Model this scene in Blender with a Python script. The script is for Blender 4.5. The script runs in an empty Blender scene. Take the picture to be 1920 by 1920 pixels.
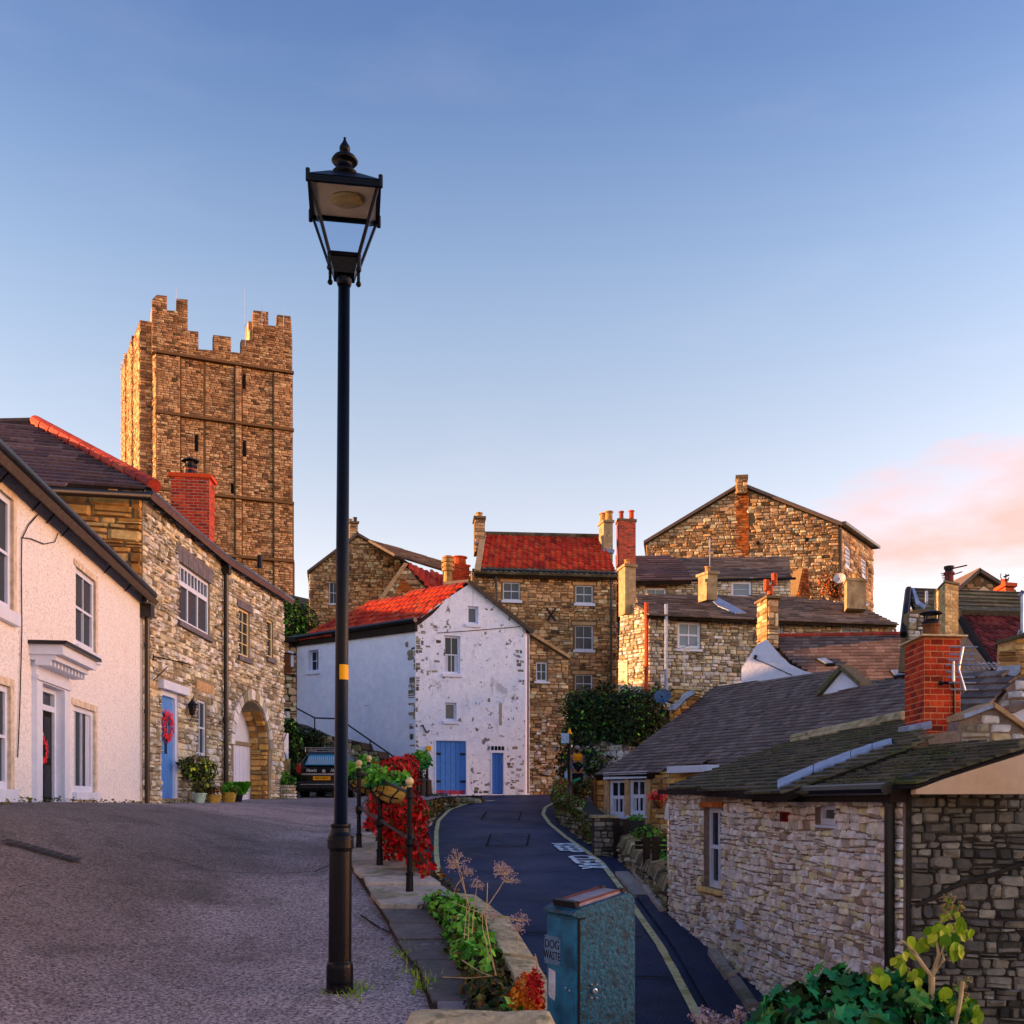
import bpy, bmesh, math, random
from mathutils import Vector, Matrix, noise
from mathutils.geometry import tessellate_polygon

# ------------------------------------------------------------------ camera, light, exposure
SC = bpy.context.scene
COL = SC.collection
R = random.Random(7)
F, CX, CY = 1900.0, 960.0, 1500.0          # focal length and principal point in pixels of the 1920 px photograph
cam_data = bpy.data.cameras.new('camera')
cam = bpy.data.objects.new('camera', cam_data)
COL.objects.link(cam)
cam.location = (0, 0, 0)                    # eye level is z = 0, the view runs along +Y
cam.rotation_euler = (math.radians(90), 0, 0)
cam_data.sensor_width = 36.0
cam_data.lens = 36.0 * F / 1920.0
cam_data.shift_y = (CY - 960.0) / 1920.0
cam_data.clip_start = 0.1
cam_data.clip_end = 4000
SC.camera = cam

SUN_EL, SUN_AZ = math.radians(7.5), math.radians(-88.0)      # azimuth measured from +Y towards +X
SKY_STRENGTH, EXPOSURE = 0.15, 2.45
world = bpy.data.worlds.new('World')
SC.world = world
world.use_nodes = True
wn, wl = world.node_tree.nodes, world.node_tree.links
wn.clear()
wo = wn.new('ShaderNodeOutputWorld')
wb = wn.new('ShaderNodeBackground')
wb.inputs['Strength'].default_value = SKY_STRENGTH
sky = wn.new('ShaderNodeTexSky')
sky.sky_type = 'NISHITA'
sky.sun_disc = False
sky.sun_elevation = SUN_EL
sky.sun_rotation = -SUN_AZ
sky.altitude = 100
sky.air_density = 1.0
sky.dust_density = 0.6
sky.ozone_density = 2.0
tc = wn.new('ShaderNodeTexCoord')
sep = wn.new('ShaderNodeSeparateXYZ')
wl.new(tc.outputs['Generated'], sep.inputs[0])
# thin evening cloud: a soft bank low on the right and faint veils elsewhere
mp = wn.new('ShaderNodeMapping'); mp.inputs['Scale'].default_value = (3.0, 3.0, 9.0)
wl.new(tc.outputs['Generated'], mp.inputs[0])
cn = wn.new('ShaderNodeTexNoise'); cn.inputs['Scale'].default_value = 1.6; cn.inputs['Detail'].default_value = 7; cn.inputs['Roughness'].default_value = 0.55
wl.new(mp.outputs[0], cn.inputs['Vector'])
def wmath(op, a, b=None, clamp=False):
    n = wn.new('ShaderNodeMath'); n.operation = op; n.use_clamp = clamp
    for i, v in enumerate((a, b)):
        if v is None: continue
        if hasattr(v, 'links'): wl.new(v, n.inputs[i])
        else: n.inputs[i].default_value = v
    return n.outputs[0]
def wramp(v, stops):
    n = wn.new('ShaderNodeValToRGB'); n.color_ramp.interpolation = 'B_SPLINE'
    e = n.color_ramp.elements
    e[0].position, e[0].color = stops[0][0], (*stops[0][1], 1)
    e[1].position, e[1].color = stops[1][0], (*stops[1][1], 1)
    for p, c in stops[2:]:
        k = e.new(p); k.color = (*c, 1)
    wl.new(v, n.inputs[0]); return n.outputs[0]
def wmix(fac, a, b, mode='MIX'):
    n = wn.new('ShaderNodeMix'); n.data_type = 'RGBA'; n.blend_type = mode
    for s, v in ((n.inputs['Factor'], fac), (n.inputs[6], a), (n.inputs[7], b)):
        if hasattr(v, 'links'): wl.new(v, s)
        elif isinstance(v, tuple): s.default_value = (*v, 1)
        else: s.default_value = v
    return n.outputs[2]
zen = wramp(sep.outputs['Z'], [(0.0, (.98, .6, .54)), (1.0, (.27, .3, .42)), (0.2, (.96, .585, .485)), (0.34, (.84, .565, .475)), (0.47, (.69, .55, .52)), (0.62, (.28, .3, .42))])
base = wmix(1.0, sky.outputs[0], zen, 'MULTIPLY')
# cloud bank: direction mask (azimuth to the right of the view, low elevation) broken up by noise
az = wmath('ARCTAN2', sep.outputs['X'], sep.outputs['Y'])
ma = wmath('MULTIPLY', wmath('SUBTRACT', az, 0.47), 5.0)
me = wmath('MULTIPLY', wmath('SUBTRACT', sep.outputs['Z'], 0.25), 17.0)
d2 = wmath('ADD', wmath('MULTIPLY', ma, ma), wmath('MULTIPLY', me, me))
bank = wmath('SUBTRACT', 1.0, d2)
cl = wmath('ADD', wmath('MULTIPLY', bank, 0.9), wmath('MULTIPLY', wmath('SUBTRACT', cn.outputs['Fac'], 0.48), 3.6))
cloudfac = wmath('MULTIPLY', wmath('MAXIMUM', cl, 0.0, True), 0.9, True)
veil = wmath('MULTIPLY', wmath('MAXIMUM', wmath('SUBTRACT', cn.outputs['Fac'], 0.56), 0.0), 0.12, True)
base = wmix(veil, base, (2.2, 1.8, 1.95))
base = wmix(cloudfac, base, (1.5, .8, .7))
wl.new(base, wb.inputs['Color'])
wl.new(wb.outputs[0], wo.inputs['Surface'])

sun_data = bpy.data.lights.new('sun', 'SUN')
sun = bpy.data.objects.new('sun', sun_data)
COL.objects.link(sun)
sun_data.energy = 2.6
sun_data.angle = math.radians(0.5)
sun_data.color = (1.0, 0.48, 0.17)
sd = Vector((math.sin(SUN_AZ) * math.cos(SUN_EL), math.cos(SUN_AZ) * math.cos(SUN_EL), math.sin(SUN_EL)))
sun.rotation_euler = sd.to_track_quat('Z', 'Y').to_euler()
sun.location = (-60, 10, 60)

SC.view_settings.view_transform = 'Standard'
SC.view_settings.look = 'None'
SC.view_settings.exposure = EXPOSURE
SC.view_settings.gamma = 1.0
SC.view_settings.use_curve_mapping = False

# ------------------------------------------------------------------ materials
def lin(c):
    return tuple((v / 12.92 if v <= 0.04045 else ((v + 0.055) / 1.055) ** 2.4) for v in c)
def hx(s):
    return lin(tuple(int(s[i:i + 2], 16) / 255 for i in (0, 2, 4)))
M = {}
def newmat(name):
    m = bpy.data.materials.new(name); m.use_nodes = True
    nt = m.node_tree
    b = nt.nodes['Principled BSDF']
    M[name] = m
    return m, nt, b
BRIGHT = {'castle_stone': 1.35, 'plain_tile': 1.35, 'slate_tile': 1.3, 'cottage_stone': 1.7, 'brown_stone': 1.6, 'pink_stone': 2.1, 'tan_stone': 1.3, 'moss_stone': 1.4, 'dark_stone': 1.5, 'cottage_mortar': 1.2, 'roughcast': 1.0, 'mossy_tile': 1.5, 'flagstone': 1.05, 'kerb_stone': 1.3}
def mat(name, cols, rough=0.85, bump=0.25, bscale=30.0, grain=0.3, gscale=9.0, stain=None, spec=0.25, metal=0.0, attr=True, bdist=0.02, stretch=None):
    """Varied surface: a colour per piece (attribute rnd), grain, an optional stain with its own shape, fine relief."""
    m, nt, b = newmat(name)
    N, L = nt.nodes, nt.links
    geo = N.new('ShaderNodeNewGeometry')
    pos = geo.outputs['Position']
    if stretch:
        mpn = N.new('ShaderNodeMapping'); mpn.inputs['Scale'].default_value = stretch
        L.new(pos, mpn.inputs[0]); pos = mpn.outputs[0]
    ramp = N.new('ShaderNodeValToRGB')
    e = ramp.color_ramp.elements
    k_ = BRIGHT.get(name, 1.0)
    cs = [tuple(min(.74, v * k_) if k_ != 1.0 else v for v in hx(c)) for c in cols]
    if len(cs) == 1: cs = cs * 2
    e[0].position, e[0].color = 0, (*cs[0], 1)
    e[1].position, e[1].color = 1, (*cs[-1], 1)
    for i, c in enumerate(cs[1:-1], 1): e.new(i / (len(cs) - 1)).color = (*c, 1)
    if attr:
        a = N.new('ShaderNodeAttribute'); a.attribute_name = 'rnd'
        L.new(a.outputs['Fac'], ramp.inputs[0])
    else:
        a = N.new('ShaderNodeTexNoise'); a.inputs['Scale'].default_value = gscale * 0.25; a.inputs['Detail'].default_value = 4
        mr = N.new('ShaderNodeMapRange'); mr.inputs[1].default_value = 0.3; mr.inputs[2].default_value = 0.7
        L.new(pos, a.inputs['Vector']); L.new(a.outputs['Fac'], mr.inputs[0]); L.new(mr.outputs[0], ramp.inputs[0])
    col = ramp.outputs[0]
    if grain:
        n = N.new('ShaderNodeTexNoise'); n.inputs['Scale'].default_value = gscale; n.inputs['Detail'].default_value = 5; n.inputs['Roughness'].default_value = 0.65
        L.new(pos, n.inputs['Vector'])
        mr = N.new('ShaderNodeMapRange'); mr.inputs[1].default_value = 0.3; mr.inputs[2].default_value = 0.7
        mr.inputs[3].default_value = 1 - grain; mr.inputs[4].default_value = 1 + grain
        L.new(n.outputs['Fac'], mr.inputs[0])
        mx = N.new('ShaderNodeMix'); mx.data_type = 'RGBA'; mx.blend_type = 'MULTIPLY'; mx.inputs['Factor'].default_value = 1
        L.new(col, mx.inputs[6]); L.new(mr.outputs[0], mx.inputs[7]); col = mx.outputs[2]
    for st in (stain or []):
        sc, thr, soft, c, amt = st[:5]
        n = N.new('ShaderNodeTexNoise'); n.inputs['Scale'].default_value = sc; n.inputs['Detail'].default_value = 6; n.inputs['Roughness'].default_value = 0.6
        if len(st) > 5:
            mpn = N.new('ShaderNodeMapping'); mpn.inputs['Scale'].default_value = st[5]
            L.new(geo.outputs['Position'], mpn.inputs[0]); L.new(mpn.outputs[0], n.inputs['Vector'])
        else: L.new(geo.outputs['Position'], n.inputs['Vector'])
        mr = N.new('ShaderNodeMapRange'); mr.inputs[1].default_value = thr; mr.inputs[2].default_value = thr + soft; mr.inputs[4].default_value = amt
        L.new(n.outputs['Fac'], mr.inputs[0])
        mx = N.new('ShaderNodeMix'); mx.data_type = 'RGBA'
        L.new(mr.outputs[0], mx.inputs['Factor']); L.new(col, mx.inputs[6]); mx.inputs[7].default_value = (*hx(c), 1); col = mx.outputs[2]
    L.new(col, b.inputs['Base Color'])
    b.inputs['Roughness'].default_value = rough
    b.inputs['Specular IOR Level'].default_value = spec
    b.inputs['Metallic'].default_value = metal
    if bump:
        n = N.new('ShaderNodeTexNoise'); n.inputs['Scale'].default_value = bscale; n.inputs['Detail'].default_value = 4
        L.new(pos, n.inputs['Vector'])
        bp = N.new('ShaderNodeBump'); bp.inputs['Strength'].default_value = bump; bp.inputs['Distance'].default_value = bdist
        L.new(n.outputs['Fac'], bp.inputs['Height']); L.new(bp.outputs[0], b.inputs['Normal'])
    return m

mat('castle_stone', ['5e4834', 'a4805a', 'c09a72', '866248', 'ccaa80', 'ae8862', '765236', 'b89468', '4a3828', 'c49e76'], grain=0.35, gscale=3, bscale=9, bump=0.35, bdist=0.05, stain=[(0.12, 0.55, 0.18, '7a4a1c', 0.5), (0.5, 0.6, 0.1, '3a2a1c', 0.45)])
mat('castle_mortar', ['74583a'], attr=False, bscale=8)
mat('cottage_stone', ['625e50', '9a9684', 'b4ae98', '7e7a68', 'c8c4b2', '545044', 'a69676', 'd8d4c4', '726c5c', '90846a'], gscale=8, bscale=22, bump=0.4, stain=[(0.6, 0.6, 0.12, '4a3e30', 0.5)])
mat('cottage_mortar', ['7e745e'], attr=False)
mat('brown_stone', ['66523e', 'a4865e', '886c50', 'b89672', '503f30', 'ae8a60', 'c6ac8a', '786048', '98764f', '3c3024'], gscale=5, bscale=14, bump=0.4, bdist=0.04, stain=[(0.3, 0.58, 0.15, '3c3024', 0.5)])
mat('brown_mortar', ['746248'], attr=False)
mat('pink_stone', ['9a8876', 'd2beaa', 'e6d6c2', 'b29e8a', 'ecdfd0', '786a5c', 'c09c78', 'c4b09a', 'a4948a', 'dcc4a2', 'e2d4c4', '6a5c50', 'f0e4d6'], gscale=10, bscale=30, bump=0.45, stain=[(0.5, 0.6, 0.12, '5c5048', 0.55), (0.9, 0.68, 0.06, 'b5692e', 0.6)])
mat('pink_mortar', ['86766a'], attr=False, gscale=14, bscale=40, bump=0.5)
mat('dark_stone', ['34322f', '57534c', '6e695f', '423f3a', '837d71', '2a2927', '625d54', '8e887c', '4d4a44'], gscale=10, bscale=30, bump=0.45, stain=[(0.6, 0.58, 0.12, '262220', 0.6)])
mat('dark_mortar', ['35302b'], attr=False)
mat('tan_stone', ['8a6236', 'c0944e', 'b08240', 'd2aa6e', '6e5030', 'a87838', 'c8a26a'], gscale=8, bscale=24, bump=0.4)
mat('moss_stone', ['3e3c32', '66604e', '847c62', '4e5032', '9a9280', '2e2c24', '62623c', 'aca690'], gscale=8, bscale=20, bump=0.5, stain=[(1.2, 0.56, 0.1, '3a4418', 0.6)])
mat('white_render', ['dae6ff', 'e4ecff', 'd2e0fc'], attr=False, rough=0.9, grain=0.1, gscale=5, bscale=18, bump=0.55, bdist=0.03,
    stain=[(1.0, 0.62, 0.04, '7d8290', 0.5), (3.2, 0.62, 0.02, '4a4846', 0.85), (11, 0.64, 0.03, '3c3a3a', 0.75), (2.2, 0.6, 0.12, '8a94ac', 0.5, (2, 2, .3)), (0.5, 0.6, 0.2, 'a9b0c6', 0.6, (1, 1, 0.25))])
mat('white_render_plain', ['d6e0fc', 'e0e8ff'], attr=False, rough=0.9, grain=0.08, gscale=4, bscale=14, bump=0.4, bdist=0.03, stain=[(0.8, 0.66, 0.1, '9398a8', 0.4)])
mat('roughcast', ['e2e2e6', 'ecedf0', 'dedde2'], attr=False, rough=0.95, grain=0.22, gscale=38, bscale=34, bump=1.0, bdist=0.03, stain=[(26, 0.60, 0.05, '77686a', 0.55), (0.4, 0.6, 0.2, 'c8a89c', 0.5)])
mat('smooth_cream', ['c6b8a4', 'd2c6b4'], attr=False, rough=0.9, bscale=20, bump=0.2)
mat('peach_render', ['e0b890', 'e8c6a4'], attr=False, rough=0.9, grain=0.06, bump=0.1)
mat('slate_tile', ['423a36', '5a4e4a', '70625c', '483f3a', '7e7068', '5e524c', '4c423e'], rough=0.75, gscale=12, bscale=30, bump=0.3, stain=[(2.0, 0.63, 0.08, '6e6a60', 0.5), (1.1, 0.66, 0.08, '4a4a28', 0.5)])
mat('plain_tile', ['56463f', '6e5c54', '5f4e48', '7c6a62', '6a5850', '52443e'], rough=0.7, gscale=14, bscale=30, bump=0.35, stain=[(5, 0.66, 0.04, '8d8784', 0.6), (1.3, 0.62, 0.1, '54493c', 0.5)])
mat('mossy_tile', ['363228', '524c40', '423e32', '625c4a', '3c3a2c', '585442'], rough=0.85, gscale=12, bscale=26, bump=0.5, stain=[(1.6, 0.56, 0.08, '4b5c1e', 0.7), (6, 0.62, 0.05, '8a8a5a', 0.6)])
mat('purple_tile', ['4a3c42', '6a5458', '5a484e', '7a6464', '3e3338', '68504e'], rough=0.75, gscale=10, bscale=24, bump=0.35, stain=[(3, 0.64, 0.06, '8f8680', 0.45)])
mat('pantile', ['a02a1c', 'c03822', 'cc4828', 'a8301e', 'd4582e', '84261c', 'c44026', 'b85a3a'], rough=0.75, grain=0.25, gscale=6, bscale=20, bump=0.25, stain=[(0.8, 0.6, 0.1, '5a2a20', 0.6), (5, 0.63, 0.05, '6a5a48', 0.5)])
mat('dark_pantile', ['5c2420', '7a302a', '94403a', '4a1e1c', 'a04a40', '6a2c28'], rough=0.75, gscale=6, bscale=20, stain=[(0.9, 0.6, 0.1, '3a2522', 0.6)])
mat('red_ridge', ['a83626', 'c24830', '963020', 'b85034'], rough=0.7, gscale=9)
mat('red_brick', ['a02818', 'cc3e1c', 'b43016', 'dc5024', '84261a', 'd0461e', '6e2418'], gscale=14, bscale=50, bump=0.3, stain=[(2.0, 0.64, 0.08, '4a2018', 0.5)])
mat('orange_mortar', ['d68a60'], attr=False, bscale=40)
mat('pale_mortar', ['b09888'], attr=False, bscale=40)
mat('yellow_brick', ['b89a5c', 'd2b878', 'a88a50', 'c8ac6c', 'e0c890', '8a7444'], gscale=10, bscale=40, stain=[(1.0, 0.62, 0.1, '4a3e2a', 0.5)])
mat('orange_patch', ['8a4a1c', 'b8622a', 'a0541e', 'cc7c3c', '6e3a1c', 'c06a2c'], gscale=6, bscale=16)
mat('terracotta', ['a84020', 'c05028'], attr=False, rough=0.7)
mat('buff_pot', ['b89058', 'a07c48'], attr=False, rough=0.75, stain=[(6, 0.55, 0.1, '5a4428', 0.6)])
mat('grey_render', ['8c7c60', 'a89674', '74664e'], attr=False, gscale=5, stain=[(1.5, 0.58, 0.12, '4e4434', 0.6, (1, 1, 0.4))])
mat('lead', ['8294b4', '9cacc8'], attr=False, rough=0.45, metal=0.3, bscale=6, bump=0.2)
mat('white_paint', ['ccd8f2', 'd8e2f6'], attr=False, rough=0.45, grain=0.05, bump=0.05, spec=0.4)
mat('cream_paint', ['d8c08e', 'e0cc9c'], attr=False, rough=0.5, grain=0.05, bump=0.05)
mat('blue_paint', ['3a78d0', '4886d8', '326cc4'], rough=0.6, grain=0.15, gscale=10, bump=0.15, stain=[(1.6, 0.66, 0.05, '8a93a8', 0.6, (3, 3, 0.5))])
mat('pale_blue_paint', ['4a86d8', '5a94e2'], attr=False, rough=0.45, grain=0.05)
mat('red_wear', ['a8384c'], attr=False, stain=[(3, 0.5, 0.1, '4a6ab0', 0.8)])
mat('black_paint', ['04060e', '070b16'], attr=False, rough=0.38, grain=0.2, gscale=20, bscale=60, bump=0.1, spec=0.2)
mat('black_gutter', ['0b0b0e'], attr=False, rough=0.4, bump=0.05, spec=0.5)
mat('dark_timber', ['1c1512', '2a201a'], attr=False, rough=0.8)
mat('brown_timber', ['6a3c20', '84502c'], attr=False, rough=0.8)
mat('grey_stone', ['5e5a62', '737079'], attr=False, rough=0.85, gscale=16)
mat('sand_stone', ['b08e64', 'c4a47c'], attr=False, rough=0.9, gscale=12)
mat('interior', ['08090c'], attr=False, rough=0.9, bump=0)
mat('curtain', ['a8b4cc', 'c4ccdc'], attr=False, rough=0.9, stretch=(14, 14, 0.3), bump=0.3)
mat('iron', ['15131a'], attr=False, rough=0.5)
mat('steel', ['aab2c0'], attr=False, rough=0.35, metal=0.7, bump=0)
mat('gold_paint', ['c8b078', 'dcc898'], attr=False, rough=0.4, bump=0.05)
mat('yellow_paint', ['e8a800'], attr=False, rough=0.5, grain=0.1, bump=0)
mat('road_yellow', ['cfc48a', 'ded49c', 'b8a868'], attr=False, rough=0.8, grain=0.2, gscale=14, stain=[(9, 0.62, 0.05, '4a4a52', 0.7)])
mat('road_white', ['e8eef4', 'f2f6fa'], attr=False, rough=0.8, stain=[(8, 0.6, 0.08, '30384a', 0.6)])
mat('dark_flag', ['5c5858', '6e6a6a', '625e5c', '78747a'], gscale=8, bscale=26, bump=0.35, stain=[(1.5, 0.56, 0.1, '46463a', 0.6), (6, 0.64, 0.05, 'a8a4a4', 0.6)])
mat('flagstone', ['98908a', 'b4aca0', 'a49a8e', 'c0b8ac', '8a847c'], gscale=8, bscale=26, bump=0.35, stain=[(1.5, 0.52, 0.1, '5e5c48', 0.7), (4, 0.56, 0.06, '66763e', 0.7)])
mat('kerb_stone', ['8c867e', 'a49c92', '76706a'], gscale=9, bscale=26, stain=[(1.6, 0.55, 0.1, '4e5a2c', 0.6)])
mat('lichen_stone', ['a89a78', 'bcae8a'], attr=False, gscale=10, bscale=22, bump=0.6, bdist=0.03, stain=[(7, 0.55, 0.06, '6a6a48', 0.7), (3, 0.6, 0.08, '8aa048', 0.5)])
mat('soil', ['241a12', '3a2a1c'], attr=False, bscale=20, bump=0.6)
mat('earth', ['2a2a16', '3c3a20'], attr=False, bscale=4, bump=0.6)
mat('leaf_dark', ['0c1a08', '14280c', '1c3812', '0a140a', '2a4818', '223010'], grain=0.2, rough=0.6, bump=0)
mat('leaf_green', ['347a12', '56a822', '265c10', '6cbc32', '40881e', '8cc846'], grain=0.2, rough=0.55, bump=0)
mat('leaf_deep', ['146a3a', '1e8048', '125030', '2c9054', '3a8a38', '0e4430', '5c8a34'], grain=0.25, rough=0.6, gscale=40, bump=0.2, spec=0.2)
mat('leaf_lime', ['7ea41c', 'a8c42c', '5c8c18', 'c0cc40', '74a020', '4a7c1c'], grain=0.15, rough=0.5, bump=0)
mat('leaf_olive', ['3a4018', '5a5a24', '2a2c12', '74702c', '484820'], grain=0.2, rough=0.7, bump=0)
mat('leaf_brown', ['5a3a1c', '7a5228', '402a16', '946a34', '3a3016'], grain=0.2, rough=0.8, bump=0)
mat('leaf_red', ['b80c0c', 'd81414', '8a0a0c', 'f02018', '6a0a0a', 'c41414'], grain=0.15, rough=0.55, bump=0)
mat('leaf_orange', ['d87808', 'e89a14', 'b84a0c', 'c86010', '8a3a0c', 'f0b020'], grain=0.15, rough=0.6, bump=0)
mat('flower_red', ['d01828', 'e83848', 'b01020'], grain=0.1, rough=0.6, bump=0)
mat('seed_head', ['8a7456', 'a8906a', '6a5a3e', 'c0a860'], grain=0.2, rough=0.9, bump=0)
mat('straw', ['b8a078', 'd0b88c'], attr=False, rough=0.9, bump=0)
mat('dry_flower', ['9a8490', 'b4a0a4', '7a6670'], grain=0.2, rough=0.9, bump=0)
mat('bark', ['3a2a1c', '54402c'], attr=False, bump=0.5, bscale=20)
mat('yellow_stone_pot', ['a8842c', 'c8a048', 'd4b464'], attr=False, gscale=14, bscale=30, bump=0.5, stain=[(8, 0.58, 0.06, '5a4a1c', 0.6)])
mat('pot_green', ['9cbcae', 'b0ccbc'], attr=False, rough=0.5)
mat('plastic_dark', ['1c2028'], attr=False, rough=0.5)
mat('bin_blue', ['053f58', '095a78', '022838'], attr=False, rough=0.5, grain=0.55, gscale=55, bscale=45, bump=0.25, spec=0.2, stain=[(70, 0.6, 0.05, '2a86b4', 0.35), (60, 0.56, 0.05, '03202e', 0.75), (1.8, 0.55, 0.15, '0a3448', 0.6)])
mat('bin_smooth', ['0e587e', '22749c', '0b4866'], attr=False, rough=0.45, grain=0.2, gscale=24, spec=0.25, stain=[(4, 0.6, 0.08, '1a4a62', 0.5)])
mat('bin_rib', ['6a342c', '7c4438'], attr=False, rough=0.6)
mat('bin_lid', ['8a7e88', '9a8c98'], attr=False, rough=0.5, metal=0.2, stain=[(5, 0.55, 0.1, '8a4a34', 0.5)])
mat('plate_grey', ['5a7ea4', '6a8eb2'], attr=False, rough=0.5)
mat('sticker', ['c4d0de'], attr=False, rough=0.5, stain=[(20, 0.6, 0.04, '8a98a8', 0.5)])
mat('car_paint', ['050608'], attr=False, rough=0.15, grain=0, bump=0, spec=0.7)
mat('car_trim', ['b0b4ba'], attr=False, rough=0.25, metal=0.8, bump=0)
mat('tyre', ['0a0a0b'], attr=False, rough=0.9)
mat('tail_red', ['8a0a10', 'a81418'], attr=False, rough=0.2, bump=0, spec=0.6)
mat('plate_yellow', ['e8a010'], attr=False, rough=0.5, grain=0.05, bump=0)
mat('text_black', ['0a0a0a'], attr=False, bump=0, grain=0)
mat('text_white', ['d8dce0'], attr=False, bump=0, grain=0)
mat('skin', ['b07a5e'], attr=False, rough=0.6, grain=0.05, bump=0)
mat('beard', ['1c120e'], attr=False, rough=0.9)
mat('cap_grey', ['8a8688'], attr=False, rough=0.9)
mat('vest_orange', ['e89808'], attr=False, rough=0.7, grain=0.1, bump=0.1)
mat('navy_cloth', ['10121e'], attr=False, rough=0.85)
mat('sleeve_grey', ['5c6480'], attr=False, rough=0.85)
mat('sign_blue', ['8cb4dc', 'a0c4e4'], attr=False, rough=0.5, bump=0)
mat('dish_blue', ['3c5878', '4a6888'], attr=False, rough=0.5, bump=0)
mat('dish_white', ['b0b4bc'], attr=False, rough=0.5, bump=0)
mat('green_lid', ['1a8a5c'], attr=False, rough=0.5)
mat('red_vent', ['84101a'], attr=False, rough=0.6)
mat('lamp_inside', ['d8c8a8', 'e4d6b8'], attr=False, rough=0.7, grain=0.1, bump=0)
mat('lamp_bowl', ['a89868'], attr=False, rough=0.3, grain=0.2, bump=0)

# asphalt of the upper yard: pale lavender-grey chippings, with a brown muddy patch along the houses
m, nt, b = newmat('yard_asphalt'); N, L = nt.nodes, nt.links
geo = N.new('ShaderNodeNewGeometry')
def tn(scale, detail=4, rough=0.6):
    n = N.new('ShaderNodeTexNoise'); n.inputs['Scale'].default_value = scale; n.inputs['Detail'].default_value = detail; n.inputs['Roughness'].default_value = rough
    L.new(geo.outputs['Position'], n.inputs['Vector']); return n.outputs['Fac']
def rmp(v, stops):
    n = N.new('ShaderNodeValToRGB'); e = n.color_ramp.elements
    e[0].position, e[0].color = stops[0][0], (*hx(stops[0][1]), 1)
    e[1].position, e[1].color = stops[1][0], (*hx(stops[1][1]), 1)
    for p, c in stops[2:]: e.new(p).color = (*hx(c), 1)
    L.new(v, n.inputs[0]); return n.outputs[0]
def mxc(f, a, bb, mode='MIX'):
    n = N.new('ShaderNodeMix'); n.data_type = 'RGBA'; n.blend_type = mode
    for s, v in ((n.inputs['Factor'], f), (n.inputs[6], a), (n.inputs[7], bb)):
        if hasattr(v, 'links'): L.new(v, s)
        elif isinstance(v, str): s.default_value = (*hx(v), 1)
        else: s.default_value = v
    return n.outputs[2]
def mth(op, a, bb, clamp=False):
    n = N.new('ShaderNodeMath'); n.operation = op; n.use_clamp = clamp
    for i, v in enumerate((a, bb)):
        if hasattr(v, 'links'): L.new(v, n.inputs[i])
        else: n.inputs[i].default_value = v
    return n.outputs[0]
speck = rmp(tn(38, 3, 0.85), [(0.38, '45424a'), (0.64, 'eee6e8'), (0.5, 'b2aab2')])
tint = rmp(tn(0.55, 5), [(0.35, 'aca4a4'), (0.65, 'eeeae6'), (0.5, 'd2cccc')])
c1 = mxc(1.0, speck, tint, 'MULTIPLY')
sp = N.new('ShaderNodeSeparateXYZ'); L.new(geo.outputs['Position'], sp.inputs[0])
edge = mth('ADD', mth('MULTIPLY', sp.outputs['X'], -0.55), mth('MULTIPLY', tn(0.9, 5), 2.4))
yb = mth('SUBTRACT', 1.0, mth('ABSOLUTE', mth('MULTIPLY', mth('SUBTRACT', sp.outputs['Y'], 11.0), 0.17), 0), True)
mud = mth('MULTIPLY', mth('MULTIPLY', mth('SUBTRACT', edge, 2.3), 1.3, True), mth('MULTIPLY', yb, 1.6, True), True)
mudc = rmp(tn(26, 4, 0.8), [(0.35, '1c1712'), (0.65, '7a6a5a'), (0.5, '3c332a')])
c2 = mxc(mth('MULTIPLY', mud, 0.6), c1, mudc)
wet = rmp(tn(1.1, 7, 0.68), [(0.52, '000000'), (0.62, 'ffffff')])
c3 = mxc(mth('MULTIPLY', wet, 0.5), c2, '2b2926')
L.new(c3, b.inputs['Base Color'])
b.inputs['Roughness'].default_value = 0.85
bp = N.new('ShaderNodeBump'); bp.inputs['Strength'].default_value = 0.8; bp.inputs['Distance'].default_value = 0.02
L.new(tn(60, 3, 0.7), bp.inputs['Height']); L.new(bp.outputs[0], b.inputs['Normal'])

# dark damp asphalt of the lane
m, nt, b = newmat('lane_asphalt'); N, L = nt.nodes, nt.links
geo = N.new('ShaderNodeNewGeometry')
c1 = rmp(tn(60, 2, 0.7), [(0.3, '10162a'), (0.7, '44507a'), (0.5, '252f4e')])
c2 = mxc(mth('MULTIPLY', rmp(tn(0.7, 6), [(0.46, '000000'), (0.62, 'ffffff')]), 0.6), c1, '0d1322')
c2 = mxc(mth('MULTIPLY', rmp(tn(0.35, 5), [(0.55, '000000'), (0.6, 'ffffff')]), 0.35), c2, '47557c')
L.new(c2, b.inputs['Base Color'])
L.new(mth('ADD', mth('MULTIPLY', tn(0.9, 5), 0.4), 0.42), b.inputs['Roughness']); b.inputs['Specular IOR Level'].default_value = 0.2
bp = N.new('ShaderNodeBump'); bp.inputs['Strength'].default_value = 0.5; bp.inputs['Distance'].default_value = 0.012
L.new(tn(55, 3, 0.7), bp.inputs['Height']); L.new(bp.outputs[0], b.inputs['Normal'])

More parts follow.
